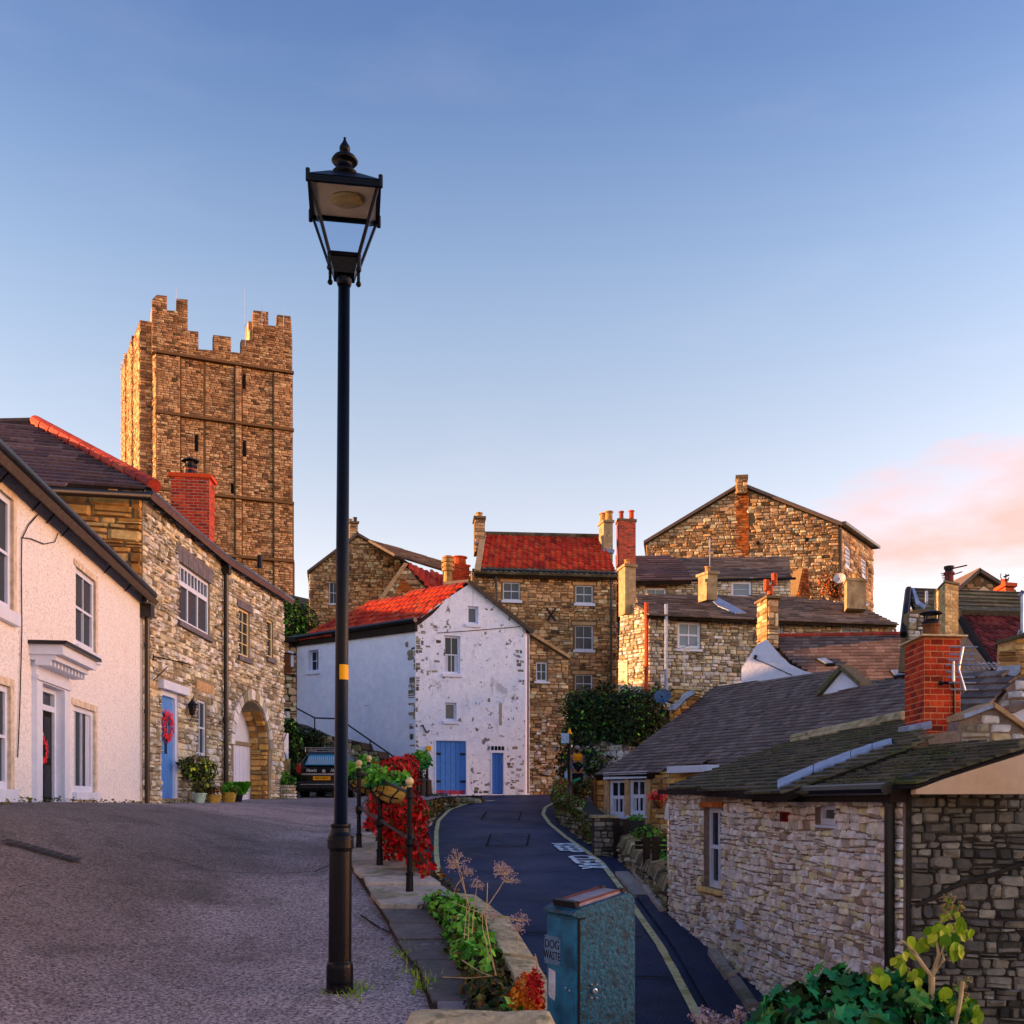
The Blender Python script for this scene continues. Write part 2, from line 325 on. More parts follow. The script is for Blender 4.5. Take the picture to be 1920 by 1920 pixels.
# window glass: dark, glossy, slightly uneven so that it mirrors the sky
def glassmat(name, base, rough=0.06, tr=0.0):
    m, nt, b = newmat(name)
    b.inputs['Base Color'].default_value = (*hx(base), 1)
    b.inputs['Roughness'].default_value = rough
    b.inputs['Specular IOR Level'].default_value = 0.3
    b.inputs['Transmission Weight'].default_value = tr
    n = nt.nodes.new('ShaderNodeTexNoise'); n.inputs['Scale'].default_value = 2.2
    g = nt.nodes.new('ShaderNodeNewGeometry'); nt.links.new(g.outputs['Position'], n.inputs['Vector'])
    bp = nt.nodes.new('ShaderNodeBump'); bp.inputs['Strength'].default_value = 0.12; bp.inputs['Distance'].default_value = 0.05
    nt.links.new(n.outputs['Fac'], bp.inputs['Height']); nt.links.new(bp.outputs[0], b.inputs['Normal'])
glassmat('glass', '1c2530'); glassmat('glass_street', '27313c', 0.35); glassmat('glass_dim', '4c5660', 0.15); glassmat('glass_pale', '7a8c9c', 0.12); glassmat('car_glass', '3a94c4', 0.05)
m, nt, b = newmat('clear_glass')
b.inputs['Base Color'].default_value = (0.76, 0.83, 0.92, 1); b.inputs['Roughness'].default_value = 0.22; b.inputs['Transmission Weight'].default_value = 1.0; b.inputs['IOR'].default_value = 1.02
# ------------------------------------------------------------------ geometry helpers
def V(px, py, Y): return Vector(((px - CX) / F * Y, Y, (CY - py) / F * Y))
def proj(p): return (CX + F * p.x / max(p.y, 0.1), CY - F * p.z / max(p.y, 0.1))
def interp(tab, t):
    if t <= tab[0][0]: return tab[0][1]
    for (a, x), (b, y) in zip(tab, tab[1:]):
        if t <= b: return x + (y - x) * (t - a) / (b - a)
    return tab[-1][1]
class Plane:
    """A flat surface with axes u (along) and v (up) and n towards the viewer."""
    def __init__(s, o, u, v):
        s.o, s.u = Vector(o), Vector(u).normalized()
        v = Vector(v); s.v = (v - s.u * v.dot(s.u)).normalized()
        s.n = s.u.cross(s.v)
        if s.n.dot(s.o) > 0: s.n = -s.n
        s.holes, s.rects = [], []
    def at(s, px, py):
        d = V(px, py, 1.0)
        t = s.o.dot(s.n) / d.dot(s.n)
        q = d * t - s.o
        return (q.dot(s.u), q.dot(s.v))
    def w(s, a, b, d=0.0): return s.o + s.u * a + s.v * b + s.n * d
    def pts(s, l): return [s.at(*p) for p in l]
    def rect(s, TL, BR):
        a0, b1 = s.at(*TL); a1, b0 = s.at(*BR)
        return a0, a1, b0, b1
def wallplane(x0, y0, x1, y1, z=0.0): return Plane((x0, y0, z), (x1 - x0, y1 - y0, 0), (0, 0, 1))
def wallpx(p0, Y0, p1, Y1): return wallplane((p0 - CX) / F * Y0, Y0, (p1 - CX) / F * Y1, Y1)
def planepts(A, B, C): return Plane(A, Vector(B) - Vector(A), Vector(C) - Vector(A))
class Ribbon:
    """A vertical wall that follows a line on plan; b is height."""
    def __init__(s, pts, side=1):
        s.p = [Vector((x, y, 0)) for x, y in pts]; s.side = side
        s.t = [0.0]
        for a, b in zip(s.p, s.p[1:]): s.t.append(s.t[-1] + (b - a).length)
    def w(s, a, b, d=0.0):
        i = 0
        while i < len(s.t) - 2 and a > s.t[i + 1]: i += 1
        e = (s.p[i + 1] - s.p[i]).normalized()
        q = s.p[i] + e * (a - s.t[i])
        n = Vector((e.y, -e.x, 0)) * s.side
        return Vector((q.x, q.y, b)) + n * d

def prop(o, label=None, cat=None, group=None, kind=None):
    if label: o['label'] = label
    if cat: o['category'] = cat
    if group: o['group'] = group
    if kind: o['kind'] = kind
    return o
def thing(name, label, cat, loc, group=None):
    o = bpy.data.objects.new(name, None); COL.objects.link(o)
    o.location = loc; o.empty_display_size = 0.2
    return prop(o, label, cat, group)
def wmat(o):
    m = o.matrix_basis.copy()
    if o.parent is not None: m = wmat(o.parent) @ o.matrix_parent_inverse @ m
    return m
def setparent(o, p):
    if p is not None:
        o.parent = p
        o.matrix_parent_inverse = wmat(p).inverted()
def link(name, me, m, parent=None, loc=None):
    o = bpy.data.objects.new(name, me); COL.objects.link(o)
    if m is not None and not me.materials: me.materials.append(M[m] if isinstance(m, str) else m)
    setparent(o, parent)
    if loc is not None: o.location = loc
    return o
def setrnd(me, vals):
    at = me.attributes.new('rnd', 'FLOAT', 'FACE')
    at.data.foreach_set('value', vals)
class MB:
    """Collects shapes in world space and links them as one mesh."""
    def __init__(s): s.v, s.f, s.r = [], [], []
    def add(s, vs, fs, r=None):
        k = len(s.v); s.v += [tuple(p) for p in vs]
        r = R.random() if r is None else r
        for f in fs: s.f.append(tuple(i + k for i in f)); s.r.append(r)
        return s
    def box(s, S, a0, a1, b0, b1, d0, d1, r=None):
        c = [S.w(a, b, d) for d in (d0, d1) for a, b in ((a0, b0), (a1, b0), (a1, b1), (a0, b1))]
        return s.add(c, [(0, 1, 2, 3), (4, 5, 6, 7), (0, 1, 5, 4), (1, 2, 6, 5), (2, 3, 7, 6), (3, 0, 4, 7)], r)
    def prism(s, S, poly, d0, d1, r=None):
        n = len(poly)
        c = [S.w(a, b, d0) for a, b in poly] + [S.w(a, b, d1) for a, b in poly]
        tr = tessellate_polygon([[Vector((a, b, 0)) for a, b in poly]])
        fs = [tuple(t) for t in tr] + [tuple(i + n for i in t) for t in tr]
        fs += [(i, (i + 1) % n, (i + 1) % n + n, i + n) for i in range(n)]
        return s.add(c, fs, r)
    def wbox(s, c, sx, sy, sz, rz=0.0, r=None):
        m = Matrix.Rotation(rz, 3, 'Z'); c = Vector(c)
        vs = [c + m @ Vector((x * sx / 2, y * sy / 2, z * sz / 2)) for x, y, z in
              ((-1, -1, -1), (1, -1, -1), (1, 1, -1), (-1, 1, -1), (-1, -1, 1), (1, -1, 1), (1, 1, 1), (-1, 1, 1))]
        return s.add(vs, [(0, 1, 2, 3), (4, 5, 6, 7), (0, 1, 5, 4), (1, 2, 6, 5), (2, 3, 7, 6), (3, 0, 4, 7)], r)
    def tube(s, pts, rad, n=8, r=None, cap=True):
        pts = [Vector(p) for p in pts]; vs, fs = [], []
        for i, p in enumerate(pts):
            d = (pts[min(i + 1, len(pts) - 1)] - pts[max(i - 1, 0)]).normalized()
            up = Vector((0, 0, 1)) if abs(d.z) < 0.9 else Vector((1, 0, 0))
            x = d.cross(up).normalized(); y = d.cross(x)
            rr = rad[i] if isinstance(rad, (list, tuple)) else rad
            for k in range(n):
                t = 2 * math.pi * k / n
                vs.append(p + x * math.cos(t) * rr + y * math.sin(t) * rr)
        for i in range(len(pts) - 1):
            for k in range(n):
                fs.append((i * n + k, i * n + (k + 1) % n, (i + 1) * n + (k + 1) % n, (i + 1) * n + k))
        if cap: fs += [tuple(range(n)), tuple(range((len(pts) - 1) * n, len(pts) * n))]
        return s.add(vs, fs, r)
    def lathe(s, base, prof, n=16, r=None, axis=None):
        """prof: (height, radius) pairs above base."""
        base = Vector(base); vs, fs = [], []
        Mx = Vector((0, 0, 1)).rotation_difference(Vector(axis)).to_matrix() if axis is not None else Matrix.Identity(3)
        for z, rr in prof:
            for k in range(n):
                t = 2 * math.pi * k / n
                vs.append(base + Mx @ Vector((rr * math.cos(t), rr * math.sin(t), z)))
        for i in range(len(prof) - 1):
            for k in range(n):
                fs.append((i * n + k, i * n + (k + 1) % n, (i + 1) * n + (k + 1) % n, (i + 1) * n + k))
        fs += [tuple(range(n)), tuple(range((len(prof) - 1) * n, len(prof) * n))]
        return s.add(vs, fs, r)
    def ball(s, c, rad, n=10, m=7, sc=(1, 1, 1), r=None):
        c = Vector(c); vs, fs = [], []
        for i in range(m + 1):
            ph = math.pi * i / m
            for k in range(n):
                t = 2 * math.pi * k / n
                vs.append(c + Vector((rad * sc[0] * math.sin(ph) * math.cos(t), rad * sc[1] * math.sin(ph) * math.sin(t), rad * sc[2] * math.cos(ph))))
        for i in range(m):
            for k in range(n):
                fs.append((i * n + k, i * n + (k + 1) % n, (i + 1) * n + (k + 1) % n, (i + 1) * n + k))
        return s.add(vs, fs, r)
    def build(s, name, m, parent=None, smooth=False, bevel=0.0, kind=None):
        me = bpy.data.meshes.new(name); me.from_pydata(s.v, [], s.f)
        setrnd(me, s.r)
        if smooth: me.shade_smooth()
        o = link(name, me, m, parent)
        if bevel:
            bv = o.modifiers.new('bevel', 'BEVEL'); bv.width = bevel; bv.segments = 2; bv.limit_method = 'ANGLE'
        if smooth and not bevel:
            pass
        if kind: o['kind'] = kind
        return o

# pieces: [(verts, faces, rnd)] -> the largest in the picture become objects, the rest one part of kind stuff
def emit(parent, name, pieces, m, rest, cap=300, minpx=10.0):
    sized = []
    for i, pc in enumerate(pieces):
        q = [proj(p) for p in pc[0]]
        xs, ys = [p[0] for p in q], [p[1] for p in q]
        inside = max(xs) > 0 and min(xs) < 1920 and max(ys) > 0 and min(ys) < 1920
        w_, h_ = max(xs) - min(xs), max(ys) - min(ys)
        sized.append(((max(w_, h_) if inside else 0.0), w_ * h_, i))
    big = sorted((t for t in sized if t[0] >= minpx), key=lambda t: -t[1])[:cap]
    single = {t[2] for t in big}
    for i in single:
        vs, fs, r = pieces[i]
        c = sum((Vector(p) for p in vs), Vector()) / len(vs)
        me = bpy.data.meshes.new(name); me.from_pydata([tuple(Vector(p) - c) for p in vs], [], fs)
        setrnd(me, [r] * len(fs))
        link(name, me, m, parent, c)
    mb = MB()
    for i, (vs, fs, r) in enumerate(pieces):
        if i not in single: mb.add(vs, fs, r)
    if mb.v: mb.build(rest, m, parent, kind='stuff')
    return len(single)

def intervals(poly, b):
    xs = []
    n = len(poly)
    for i in range(n):
        (a0, b0), (a1, b1) = poly[i], poly[(i + 1) % n]
        if (b0 <= b) != (b1 <= b): xs.append(a0 + (a1 - a0) * (b - b0) / (b1 - b0))
    xs.sort()
    return [(xs[i], xs[i + 1]) for i in range(0, len(xs) - 1, 2)]
def subtract(iv, cut):
    out = []
    for a, b in iv:
        if cut[1] <= a or cut[0] >= b: out.append((a, b)); continue
        if cut[0] > a: out.append((a, cut[0]))
        if cut[1] < b: out.append((cut[1], b))
    return out
def meet(A, B):
    return [(max(a, c), min(b, d)) for a, b in A for c, d in B if min(b, d) > max(a, c)]
def stones(S, poly, rects=(), ch=(0.10, 0.2), cw=(0.15, 0.42), gap=0.012, rise=0.03, rough=0.22, split=0.22, d0=0.0, wave=0.03, keep=1.0, rfun=None, holes=()):
    """Rubble: each stone is a chipped lump standing proud of the mortar."""
    out = []
    b = min(p[1] for p in poly); top = max(p[1] for p in poly)
    row = 0
    def wv(a, k): return wave * noise.noise(Vector((a * 1.3, k * 7.1, 3.3)))
    while b < top - ch[0] * 0.4:
        h = min(R.uniform(*ch), top - b)
        iv = meet(intervals(poly, b + h * 0.1), intervals(poly, b + h * 0.9))
        for (r0, r1, s0, s1) in rects:
            if min(b + h, s1) - max(b, s0) > 0.25 * h: iv = subtract(iv, (r0, r1))
        for hp in holes:
            for bb in (b + h * 0.15, b + h * 0.85):
                for c in intervals(hp, bb): iv = subtract(iv, c)
        for (i0, i1) in iv:
            a = i0
            while a < i1 - 0.02:
                w = R.uniform(*cw) * (0.7 + 0.6 * h / ch[1])
                if i1 - (a + w) < cw[0] * 0.6: w = i1 - a
                if R.random() <= keep:
                    parts = [(a, a + w, b, b + h)]
                    if R.random() < split and w > cw[0] * 1.2:
                        t = R.uniform(0.35, 0.65)
                        parts = [(a, a + w, b, b + h * t), (a, a + w, b + h * t, b + h)]
                    for (x0, x1, y0, y1) in parts:
                        if x1 - x0 < 2 * gap + .012 or y1 - y0 < 2 * gap + .008: continue
                        e = rough * .7 * (y1 - y0)
                        y0, y1, x0, x1 = max(y0 - R.uniform(-.3, 1) * e, min(p[1] for p in poly)), min(y1 + R.uniform(-.3, 1) * e, top), max(x0 - R.uniform(-.3, .6) * e, i0), min(x1 + R.uniform(-.3, .6) * e, i1)
                        out.append(stone(S, x0 + gap, x1 - gap, y0 + gap, y1 - gap, rise, rough, d0, wv, row, rfun))
                a += w
        b += h; row += 1
    return out
def stone(S, x0, x1, y0, y1, rise, rough, d0, wv, row, rfun=None):
    w, h = max(x1 - x0, 0.01), max(y1 - y0, 0.01)
    cx, cy = (x0 + x1) / 2, (y0 + y1) / 2
    c = min(w, h) * min(.46, rough * 1.7)
    def j(s): return R.uniform(0.05, 1.0) * s
    ring = [(x0 + j(c), y0), (x1 - j(c), y0), (x1, y0 + j(c)), (x1, y1 - j(c)), (x1 - j(c), y1), (x0 + j(c), y1), (x0, y1 - j(c)), (x0, y0 + j(c))]
    ring = [(a, b + wv(a, row + (1 if b > cy else 0)) + R.uniform(-0.12, 0.12) * c) for a, b in ring]
    k = R.uniform(0.55, 0.85); hr = rise * R.uniform(0.45, 1.3)
    tx, ty = R.uniform(-0.25, 0.25) * hr, R.uniform(-0.35, 0.35) * hr
    vs = [S.w(a, b, d0 - 0.004) for a, b in ring]
    for a, b in ring:
        ia, ib = cx + (a - cx) * k, cy + (b - cy) * k
        vs.append(S.w(ia, ib, d0 + hr + tx * (a - cx) / w * 2 + ty * (b - cy) / h * 2 + R.uniform(-0.1, 0.1) * hr))
    fs = [(i, (i + 1) % 8, (i + 1) % 8 + 8, i + 8) for i in range(8)] + [tuple(range(8, 16))]
    return (vs, fs, (R.random() if rfun is None else rfun(cx, cy)))
def bricks(S, poly, L_=0.215, H_=0.075, g=0.006, rise=0.007, d0=0.0, rects=()):
    out = []
    b = min(p[1] for p in poly); top = max(p[1] for p in poly); row = 0
    while b < top - H_ * 0.5:
        for (i0, i1) in meet(intervals(poly, b + 0.01), intervals(poly, min(b + H_ * 0.9, top - 0.001))):
            a = i0 - (L_ / 2 if row % 2 else 0)
            while a < i1 - 0.02:
                x0, x1 = max(a, i0), min(a + L_, i1)
                if x1 - x0 > 0.03:
                    y0, y1 = b + g, min(b + H_, top) - g
                    e = 0.004; hr = rise * R.uniform(0.6, 1.3)
                    q = [(x0 + g, y0), (x1 - g, y0), (x1 - g, y1), (x0 + g, y1)]
                    p2 = [(x0 + g + e, y0 + e), (x1 - g - e, y0 + e), (x1 - g - e, y1 - e), (x0 + g + e, y1 - e)]
                    out.append(([S.w(*p, d0 - 0.003) for p in q] + [S.w(*p, d0 + hr) for p in p2],
                                [(4, 5, 6, 7), (0, 1, 5, 4), (1, 2, 6, 5), (2, 3, 7, 6), (3, 0, 4, 7)], R.random()))
                a += L_
        b += H_; row += 1
    return out
def tiles(S, poly, cl=0.25, tw=0.25, th=0.02, jit=0.3, bond=True, pan=0.0, d0=0.0, grow=None, skew=0.0):
    """Courses of roof tiles; pan > 0 gives the wavy section of pantiles; grow makes lower courses deeper."""
    out = []
    b = min(p[1] for p in poly); top = max(p[1] for p in poly); row = 0
    while b < top - cl * 0.25:
        c = cl * (grow(b) if grow else 1.0)
        b1 = min(b + c, top)
        iv = intervals(poly, (b + b1) / 2)
        for (i0, i1) in iv:
            a = i0 - (R.random() * tw if (bond and not pan) else 0)
            while a < i1 - 0.01:
                w = tw if pan else tw * R.uniform(1 - jit, 1 + jit)
                x0, x1 = max(a, i0), min(a + w, i1)
                if x1 - x0 > tw * 0.15:
                    dz = R.uniform(-0.25, 0.35) * th * jit * 2; rr = R.random()
                    lo = b - R.uniform(0, 0.08) * c * jit * 2
                    hi = b1 + 0.06 * c
                    sk = skew * c
                    if pan:
                        n = 5; vs, fs = [], []
                        for i in range(n + 1):
                            t = i / n; x = x0 + (x1 - x0) * t
                            hgt = pan * (0.5 + 0.5 * math.sin(2 * math.pi * (t - 0.12)))
                            vs += [S.w(x, lo, d0 + th * 1.5 + hgt + dz), S.w(x, hi, d0 + th * 0.3 + hgt + dz), S.w(x, lo, d0 + dz)]
                        for i in range(n):
                            k = i * 3
                            fs += [(k, k + 3, k + 4, k + 1), (k, k + 2, k + 5, k + 3)]
                        out.append((vs, fs, rr))
                    else:
                        g = 0.004
                        vs = [S.w(x0 + g, lo, d0 + th * 0.2), S.w(x1 - g, lo, d0 + th * 0.2), S.w(x0 + g, lo, d0 + th * 1.6 + dz), S.w(x1 - g, lo, d0 + th * 1.6 + dz * 0.5),
                              S.w(x1 - g + sk, hi, d0 + th * 0.5), S.w(x0 + g + sk, hi, d0 + th * 0.5), S.w(x0 + g, hi, d0 - th * 0.2), S.w(x1 - g, hi, d0 - th * 0.2)]
                        out.append((vs, [(2, 3, 4, 5), (0, 1, 3, 2), (0, 2, 5, 6), (1, 3, 4, 7)], rr))
                a += w
        b = b1; row += 1
    return out

def slab(name, S, poly, d0, d1, m, parent):
    return MB().prism(S, poly, d0, d1, 0.5).build(name, m, parent)
def wall(name, S, poly, m, parent, depth=0.4, reveal=0.14, rmat=None):
    """A wall with real openings (S.holes), their reveals and a dark room surface behind each."""
    loops = [[Vector((a, b, 0)) for a, b in poly]] + [[Vector((a, b, 0)) for a, b in h[0]] for h in S.holes]
    flat = [p for l in loops for p in l]
    tr = tessellate_polygon(loops)
    mb = MB()
    mb.add([S.w(p.x, p.y, 0) for p in flat], [tuple(t) for t in tr], 0.5)
    n = len(poly)
    mb.add([S.w(a, b, 0) for a, b in poly] + [S.w(a, b, -depth) for a, b in poly], [(i, (i + 1) % n, (i + 1) % n + n, i + n) for i in range(n)], 0.5)
    mb.add([S.w(a, b, -depth) for a, b in poly], [tuple(t) for t in tessellate_polygon([loops[0]])], 0.5)
    o = mb.build(name, m, parent)
    for h, rv, hm in S.holes:
        n = len(h)
        q = MB().add([S.w(a, b, 0) for a, b in h] + [S.w(a, b, -rv - 0.03) for a, b in h], [(i, (i + 1) % n, (i + 1) % n + n, i + n) for i in range(n)], 0.5)
        q.build('reveal', hm or rmat or m, o)
        q = MB().add([S.w(a, b, -rv - 0.028) for a, b in h], [tuple(t) for t in tessellate_polygon([[Vector((a, b, 0)) for a, b in h]])], 0.5)
        q.build('room', 'interior', o)
    return o
def hole(S, rect, reveal=0.14, m=None):
    a0, a1, b0, b1 = rect
    S.holes.append(([(a0, b0), (a1, b0), (a1, b1), (a0, b1)], reveal, m)); S.rects.append((a0, a1, b0, b1))
def window(parent, S, TL, BR, cols=2, rows=2, fw=0.055, bar=0.022, reveal=0.12, fm='white_paint', glass='glass', sill=None, lintel=None, sash=False, rmat=None, curtain=False, sill_drop=0.1, sill_out=0.08, head=None, label=None, lintel_h=0.16):
    """Real window: hole, frame, glazing bars, one pane of glass per light, optional sill and lintel."""
    a0, a1, b0, b1 = S.rect(TL, BR) if not isinstance(TL, float) else TL
    hole(S, (a0, a1, b0, b1), reveal, rmat)
    d0 = -reveal + 0.03
    mb = MB()
    mb.box(S, a0, a0 + fw, b0, b1, d0 - 0.03, d0 + 0.03, .5).box(S, a1 - fw, a1, b0, b1, d0 - 0.03, d0 + 0.03, .5)
    mb.box(S, a0 + fw, a1 - fw, b0, b0 + fw * 1.3, d0 - 0.03, d0 + 0.029, .5).box(S, a0 + fw, a1 - fw, b1 - fw, b1, d0 - 0.03, d0 + 0.029, .5)
    A0, A1, B0, B1 = a0 + fw, a1 - fw, b0 + fw * 1.3, b1 - fw
    bs = [B0 + (B1 - B0) * k / rows for k in range(rows + 1)]
    if head: bs = [B0, B1 - (B1 - B0) * head, B1]
    cl = [[A0 + (A1 - A0) * k / cols for k in range(cols + 1)]] * (len(bs) - 1)
    for k in range(1, len(bs) - 1):
        t = bar * 1.8 if (sash and k == len(bs) // 2) or head else bar
        mb.box(S, A0, A1, bs[k] - t / 2, bs[k] + t / 2, d0 - 0.02, d0 + 0.026, .5)
    for k in range(1, cols):
        x = cl[0][k]; mb.box(S, x - bar / 2, x + bar / 2, B0, B1, d0 - 0.02, d0 + 0.024, .5)
    w_ = mb.build('window', fm, parent)
    if label: w_['label'] = label
    for r in range(len(bs) - 1):
        for c in range(cols):
            x0, x1 = cl[r][c], cl[r][c + 1]
            dd = d0 - 0.008 + (0.012 if sash and r >= (len(bs) - 1) / 2 else 0)
            MB().box(S, x0 + 0.002, x1 - 0.002, bs[r] + 0.002, bs[r + 1] - 0.002, dd - 0.004, dd, .5).build('pane', glass, w_)
    if curtain:
        cw = (A1 - A0) * 0.22
        for x0 in (A0 + 0.01, A1 - cw - 0.01): MB().box(S, x0, x0 + cw, B0, B1, d0 - 0.004, d0 + 0.001, .5).build('curtain', 'curtain', w_)
    if sill:
        MB().box(S, a0 - 0.09, a1 + 0.09, b0 - sill_drop, b0 - 0.002, -reveal * 0.5, sill_out, .5).build('sill', sill, w_, bevel=0.008)
    if lintel:
        MB().box(S, a0 - 0.14, a1 + 0.14, b1 + 0.004, b1 + lintel_h, -0.05, 0.035, .5).build('lintel', lintel, w_)
    return w_, (a0, a1, b0, b1)
def textmesh(name, s, S, a, b, size, m, parent=None, d=0.004, sx=1.0, rot=0.0, ext=0.001, shear=0.0, center=True, bold=0.0):
    cu = bpy.data.curves.new(name, 'FONT'); cu.body = s; cu.size = size; cu.extrude = ext; cu.shear = shear; cu.offset = bold
    if center: cu.align_x = 'CENTER'; cu.align_y = 'CENTER'
    o = bpy.data.objects.new(name, cu); COL.objects.link(o)
    dg = bpy.context.evaluated_depsgraph_get()
    me = bpy.data.meshes.new_from_object(o.evaluated_get(dg))
    bpy.data.objects.remove(o); bpy.data.curves.remove(cu)
    cr, sr = math.cos(rot), math.sin(rot)
    for v in me.vertices:
        x, y, z = v.co.x * sx, v.co.y, v.co.z
        v.co = S.w(a + x * cr - y * sr, b + x * sr + y * cr, d + z)
    me.materials.clear()
    return link(name, me, m, parent)
def leaves(blobs, n, size, shape='quad', flat=0.0, shell=0.55, droop=0.0):
    """Leaf-sized faces spread through ellipsoids (centre, radii)."""
    out = []
    vol = [bl[1][0] * bl[1][1] * bl[1][2] for bl in blobs]
    for _ in range(n):
        c, r = R.choices(blobs, vol)[0]
        while True:
            q = Vector((R.uniform(-1, 1), R.uniform(-1, 1), R.uniform(-1, 1)))
            l = q.length
            if 0.05 < l <= 1: break
        if R.random() < shell: q = q / l * R.uniform(0.75, 1.05)
        p = Vector(c) + Vector((q.x * r[0], q.y * r[1], q.z * r[2]))
        nrm = (q.normalized() + Vector((R.gauss(0, .6), R.gauss(0, .6), R.gauss(0.25, .6)))).normalized()
        out.append(leaf(p, nrm, size * R.uniform(0.6, 1.35), shape, droop))
    return out
def leaf(p, nrm, s, shape='quad', droop=0.0):
    t = nrm.cross(Vector((R.uniform(-1, 1), R.uniform(-1, 1), R.uniform(-1, 1)))).normalized()
    if droop: t = (t + Vector((0, 0, -droop))).normalized()
    b = nrm.cross(t).normalized(); nn = t.cross(b)
    if shape == 'quad':
        prof = [(0, 0), (0.5, 0.32), (1, 0), (0.5, -0.32)]
        vs = [p + t * s * x + b * s * y - nn * s * 0.18 * (x * x) for x, y in prof] + []
        return (vs, [(0, 1, 2), (0, 2, 3)], R.random())
    if shape == 'ivy':
        prof = [(0.05, 0), (-0.12, 0.3), (0.12, 0.52), (0.3, 0.3), (0.62, 0.42), (0.66, 0.16), (1.05, 0)]
    else:
        prof = [(0, 0), (0.08, 0.2), (0.3, 0.36), (0.55, 0.34), (0.8, 0.18), (1.05, 0)]
    mid = [(x, 0) for x, _ in prof]
    vs, n = [], len(prof)
    for x, y in prof: vs.append(p + t * s * x + b * s * y - nn * s * (0.25 * x * x - 0.18 * abs(y)))
    for x, y in prof[1:-1]: vs.append(p + t * s * x - b * s * y - nn * s * (0.25 * x * x - 0.18 * abs(y)))
    ax = p + t * s * 0.45 - nn * s * 0.06
    vs.append(ax); k = len(vs) - 1
    order = list(range(n)) + list(range(n + n - 3, n - 1, -1))
    fs = [(order[i], order[(i + 1) % len(order)], k) for i in range(len(order))]
    return (vs, fs, R.random())
def mass(name, pieces, m, parent=None, kind=None):
    mb = MB()
    for vs, fs, r in pieces: mb.add(vs, fs, r)
    return mb.build(name, m, parent, kind=kind)
def clamp01(t): return max(0.0, min(1.0, t))
def smooth(t): t = clamp01(t); return t * t * (3 - 2 * t)
# ------------------------------------------------------------------ the lie of the land (heights against eye level)
YARD = [(2, -1.95), (5, -1.58), (7, -1.31), (10, -.94), (11.4, -.79), (12.8, -.66), (15, -.52), (20, -.28), (27, -.02), (34, .13), (40, .2), (60, .3)]
EDGE = [(2, 1.2), (4, 1.0), (5.3, .74), (6, .34), (7, .2), (8.7, -.06), (9.95, -.48), (11.4, -.98), (12.8, -1.42), (15, -1.75), (20, -2.15), (27, -2.35), (32, -2.28), (34.8, -1.5), (36, -1.1), (44, -1.0)]
LANE = [(2, -4.1), (6, -3.4), (9, -2.9), (12, -2.4), (16, -1.85), (34, -.17), (38, .19), (44, .22)]
LINE_R = [(2, 2.6), (6, 2.3), (9, 2.14), (11.8, 2.11), (14.3, 2.1), (16, 2.02), (18.5, 1.98), (21.4, 1.9), (23.5, 1.65), (25.7, 1.35), (28.5, 1.06), (31, .95), (33, 1.08), (35, 1.5), (36.5, 2.2)]
LINE_L = [(14, -1.1), (17, -1.3), (19.4, -1.4), (23, -1.72), (26.8, -2.0), (29.2, -2.12), (32.2, -2.0), (34.0, -1.62), (34.9, -1.25), (35.6, -.6)]
RAISE = [(4, .5), (8, .72), (10, .74), (12.3, .66), (16, .42), (20, .2), (27, 0), (60, 0)]
def yard_z(x, y): return interp(YARD, y) + interp(RAISE, y) * smooth((-x - 2.2) / 3.8)
def lane_z(y): return interp(LANE, y)
def terrain_z(x, y):
    z = lane_z(min(y, 44)) - 0.35
    z += 5.5 * smooth((y - 40) / 9) + 6.5 * smooth((y - 50) / 16) * smooth((26 - x) / 12) + 9 * smooth((y - 66) / 34) * smooth((10 - x) / 40)
    z -= 2.5 * smooth((x - 12) / 8) * smooth((y - 40) / 10)
    if x < -9.5 and y < 60: z += 9.5 * smooth((-x - 11.5) / 9) * smooth((y - 24) / 10) * smooth((50 - y) / 8)  # unseen mound added behind the stone house to keep sun off the white wall
    if y > 130: z -= 10 * smooth((y - 130) / 200)
    if x > 3 and y < 20: z -= 0.6 * smooth((x - 3) / 3)
    z += 0.25 * noise.noise(Vector((x * .2, y * .2, 0))) * smooth((abs(x) + y - 30) / 30)
    return z
def sheet(name, xs, ys, fz, m, kind='structure', smooth_=True):
    vs, fs = [], []
    nx = len(xs(ys[0]))
    for y in ys:
        for x in xs(y): vs.append((x, y, fz(x, y)))
    for j in range(len(ys) - 1):
        for i in range(nx - 1): fs.append((j * nx + i, j * nx + i + 1, (j + 1) * nx + i + 1, (j + 1) * nx + i))
    me = bpy.data.meshes.new(name); me.from_pydata(vs, [], fs)
    if smooth_: me.shade_smooth()
    o = link(name, me, m); o['kind'] = kind
    return o
def frange(a, b, s):
    n = max(1, int(round((b - a) / s))); return [a + (b - a) * i / n for i in range(n + 1)]
txs = [-1500, -700, -350, -200, -140, -100, -75] + frange(-60, 60, 1.5) + [75, 100, 140, 200, 350, 700, 1500]
tys = [-400, -150, -60, -20, -6] + frange(0, 130, 1.5) + [150, 200, 280, 400, 800, 1600]
sheet('hill', lambda y: txs, tys, lambda x, y: terrain_z(x, y) if y > 0 else -4.6, 'earth')
sheet('yard', lambda y: [(-14 + (interp(EDGE, y) + 14) * (i / 40) ** 0.8) for i in range(41)], frange(1.5, 45, 0.4),
      lambda x, y: yard_z(x, y) + 0.012 * noise.noise(Vector((x * 1.7, y * 1.7, 1))), 'yard_asphalt')
def lane_right(y): return interp(LINE_R, y) + 1.25
sheet('road', lambda y: [interp(EDGE, y) - 0.1 + (lane_right(y) - interp(EDGE, y) + 0.1) * i / 16 for i in range(17)] if y < 35 else
      [interp(EDGE, 35) - 0.1 + (9 - interp(EDGE, 35)) * i / 16 for i in range(17)], frange(1.5, 44.5, 0.35),
      lambda x, y: lane_z(y) + 0.01 * noise.noise(Vector((x * 1.3, y * 1.3, 5))), 'lane_asphalt')
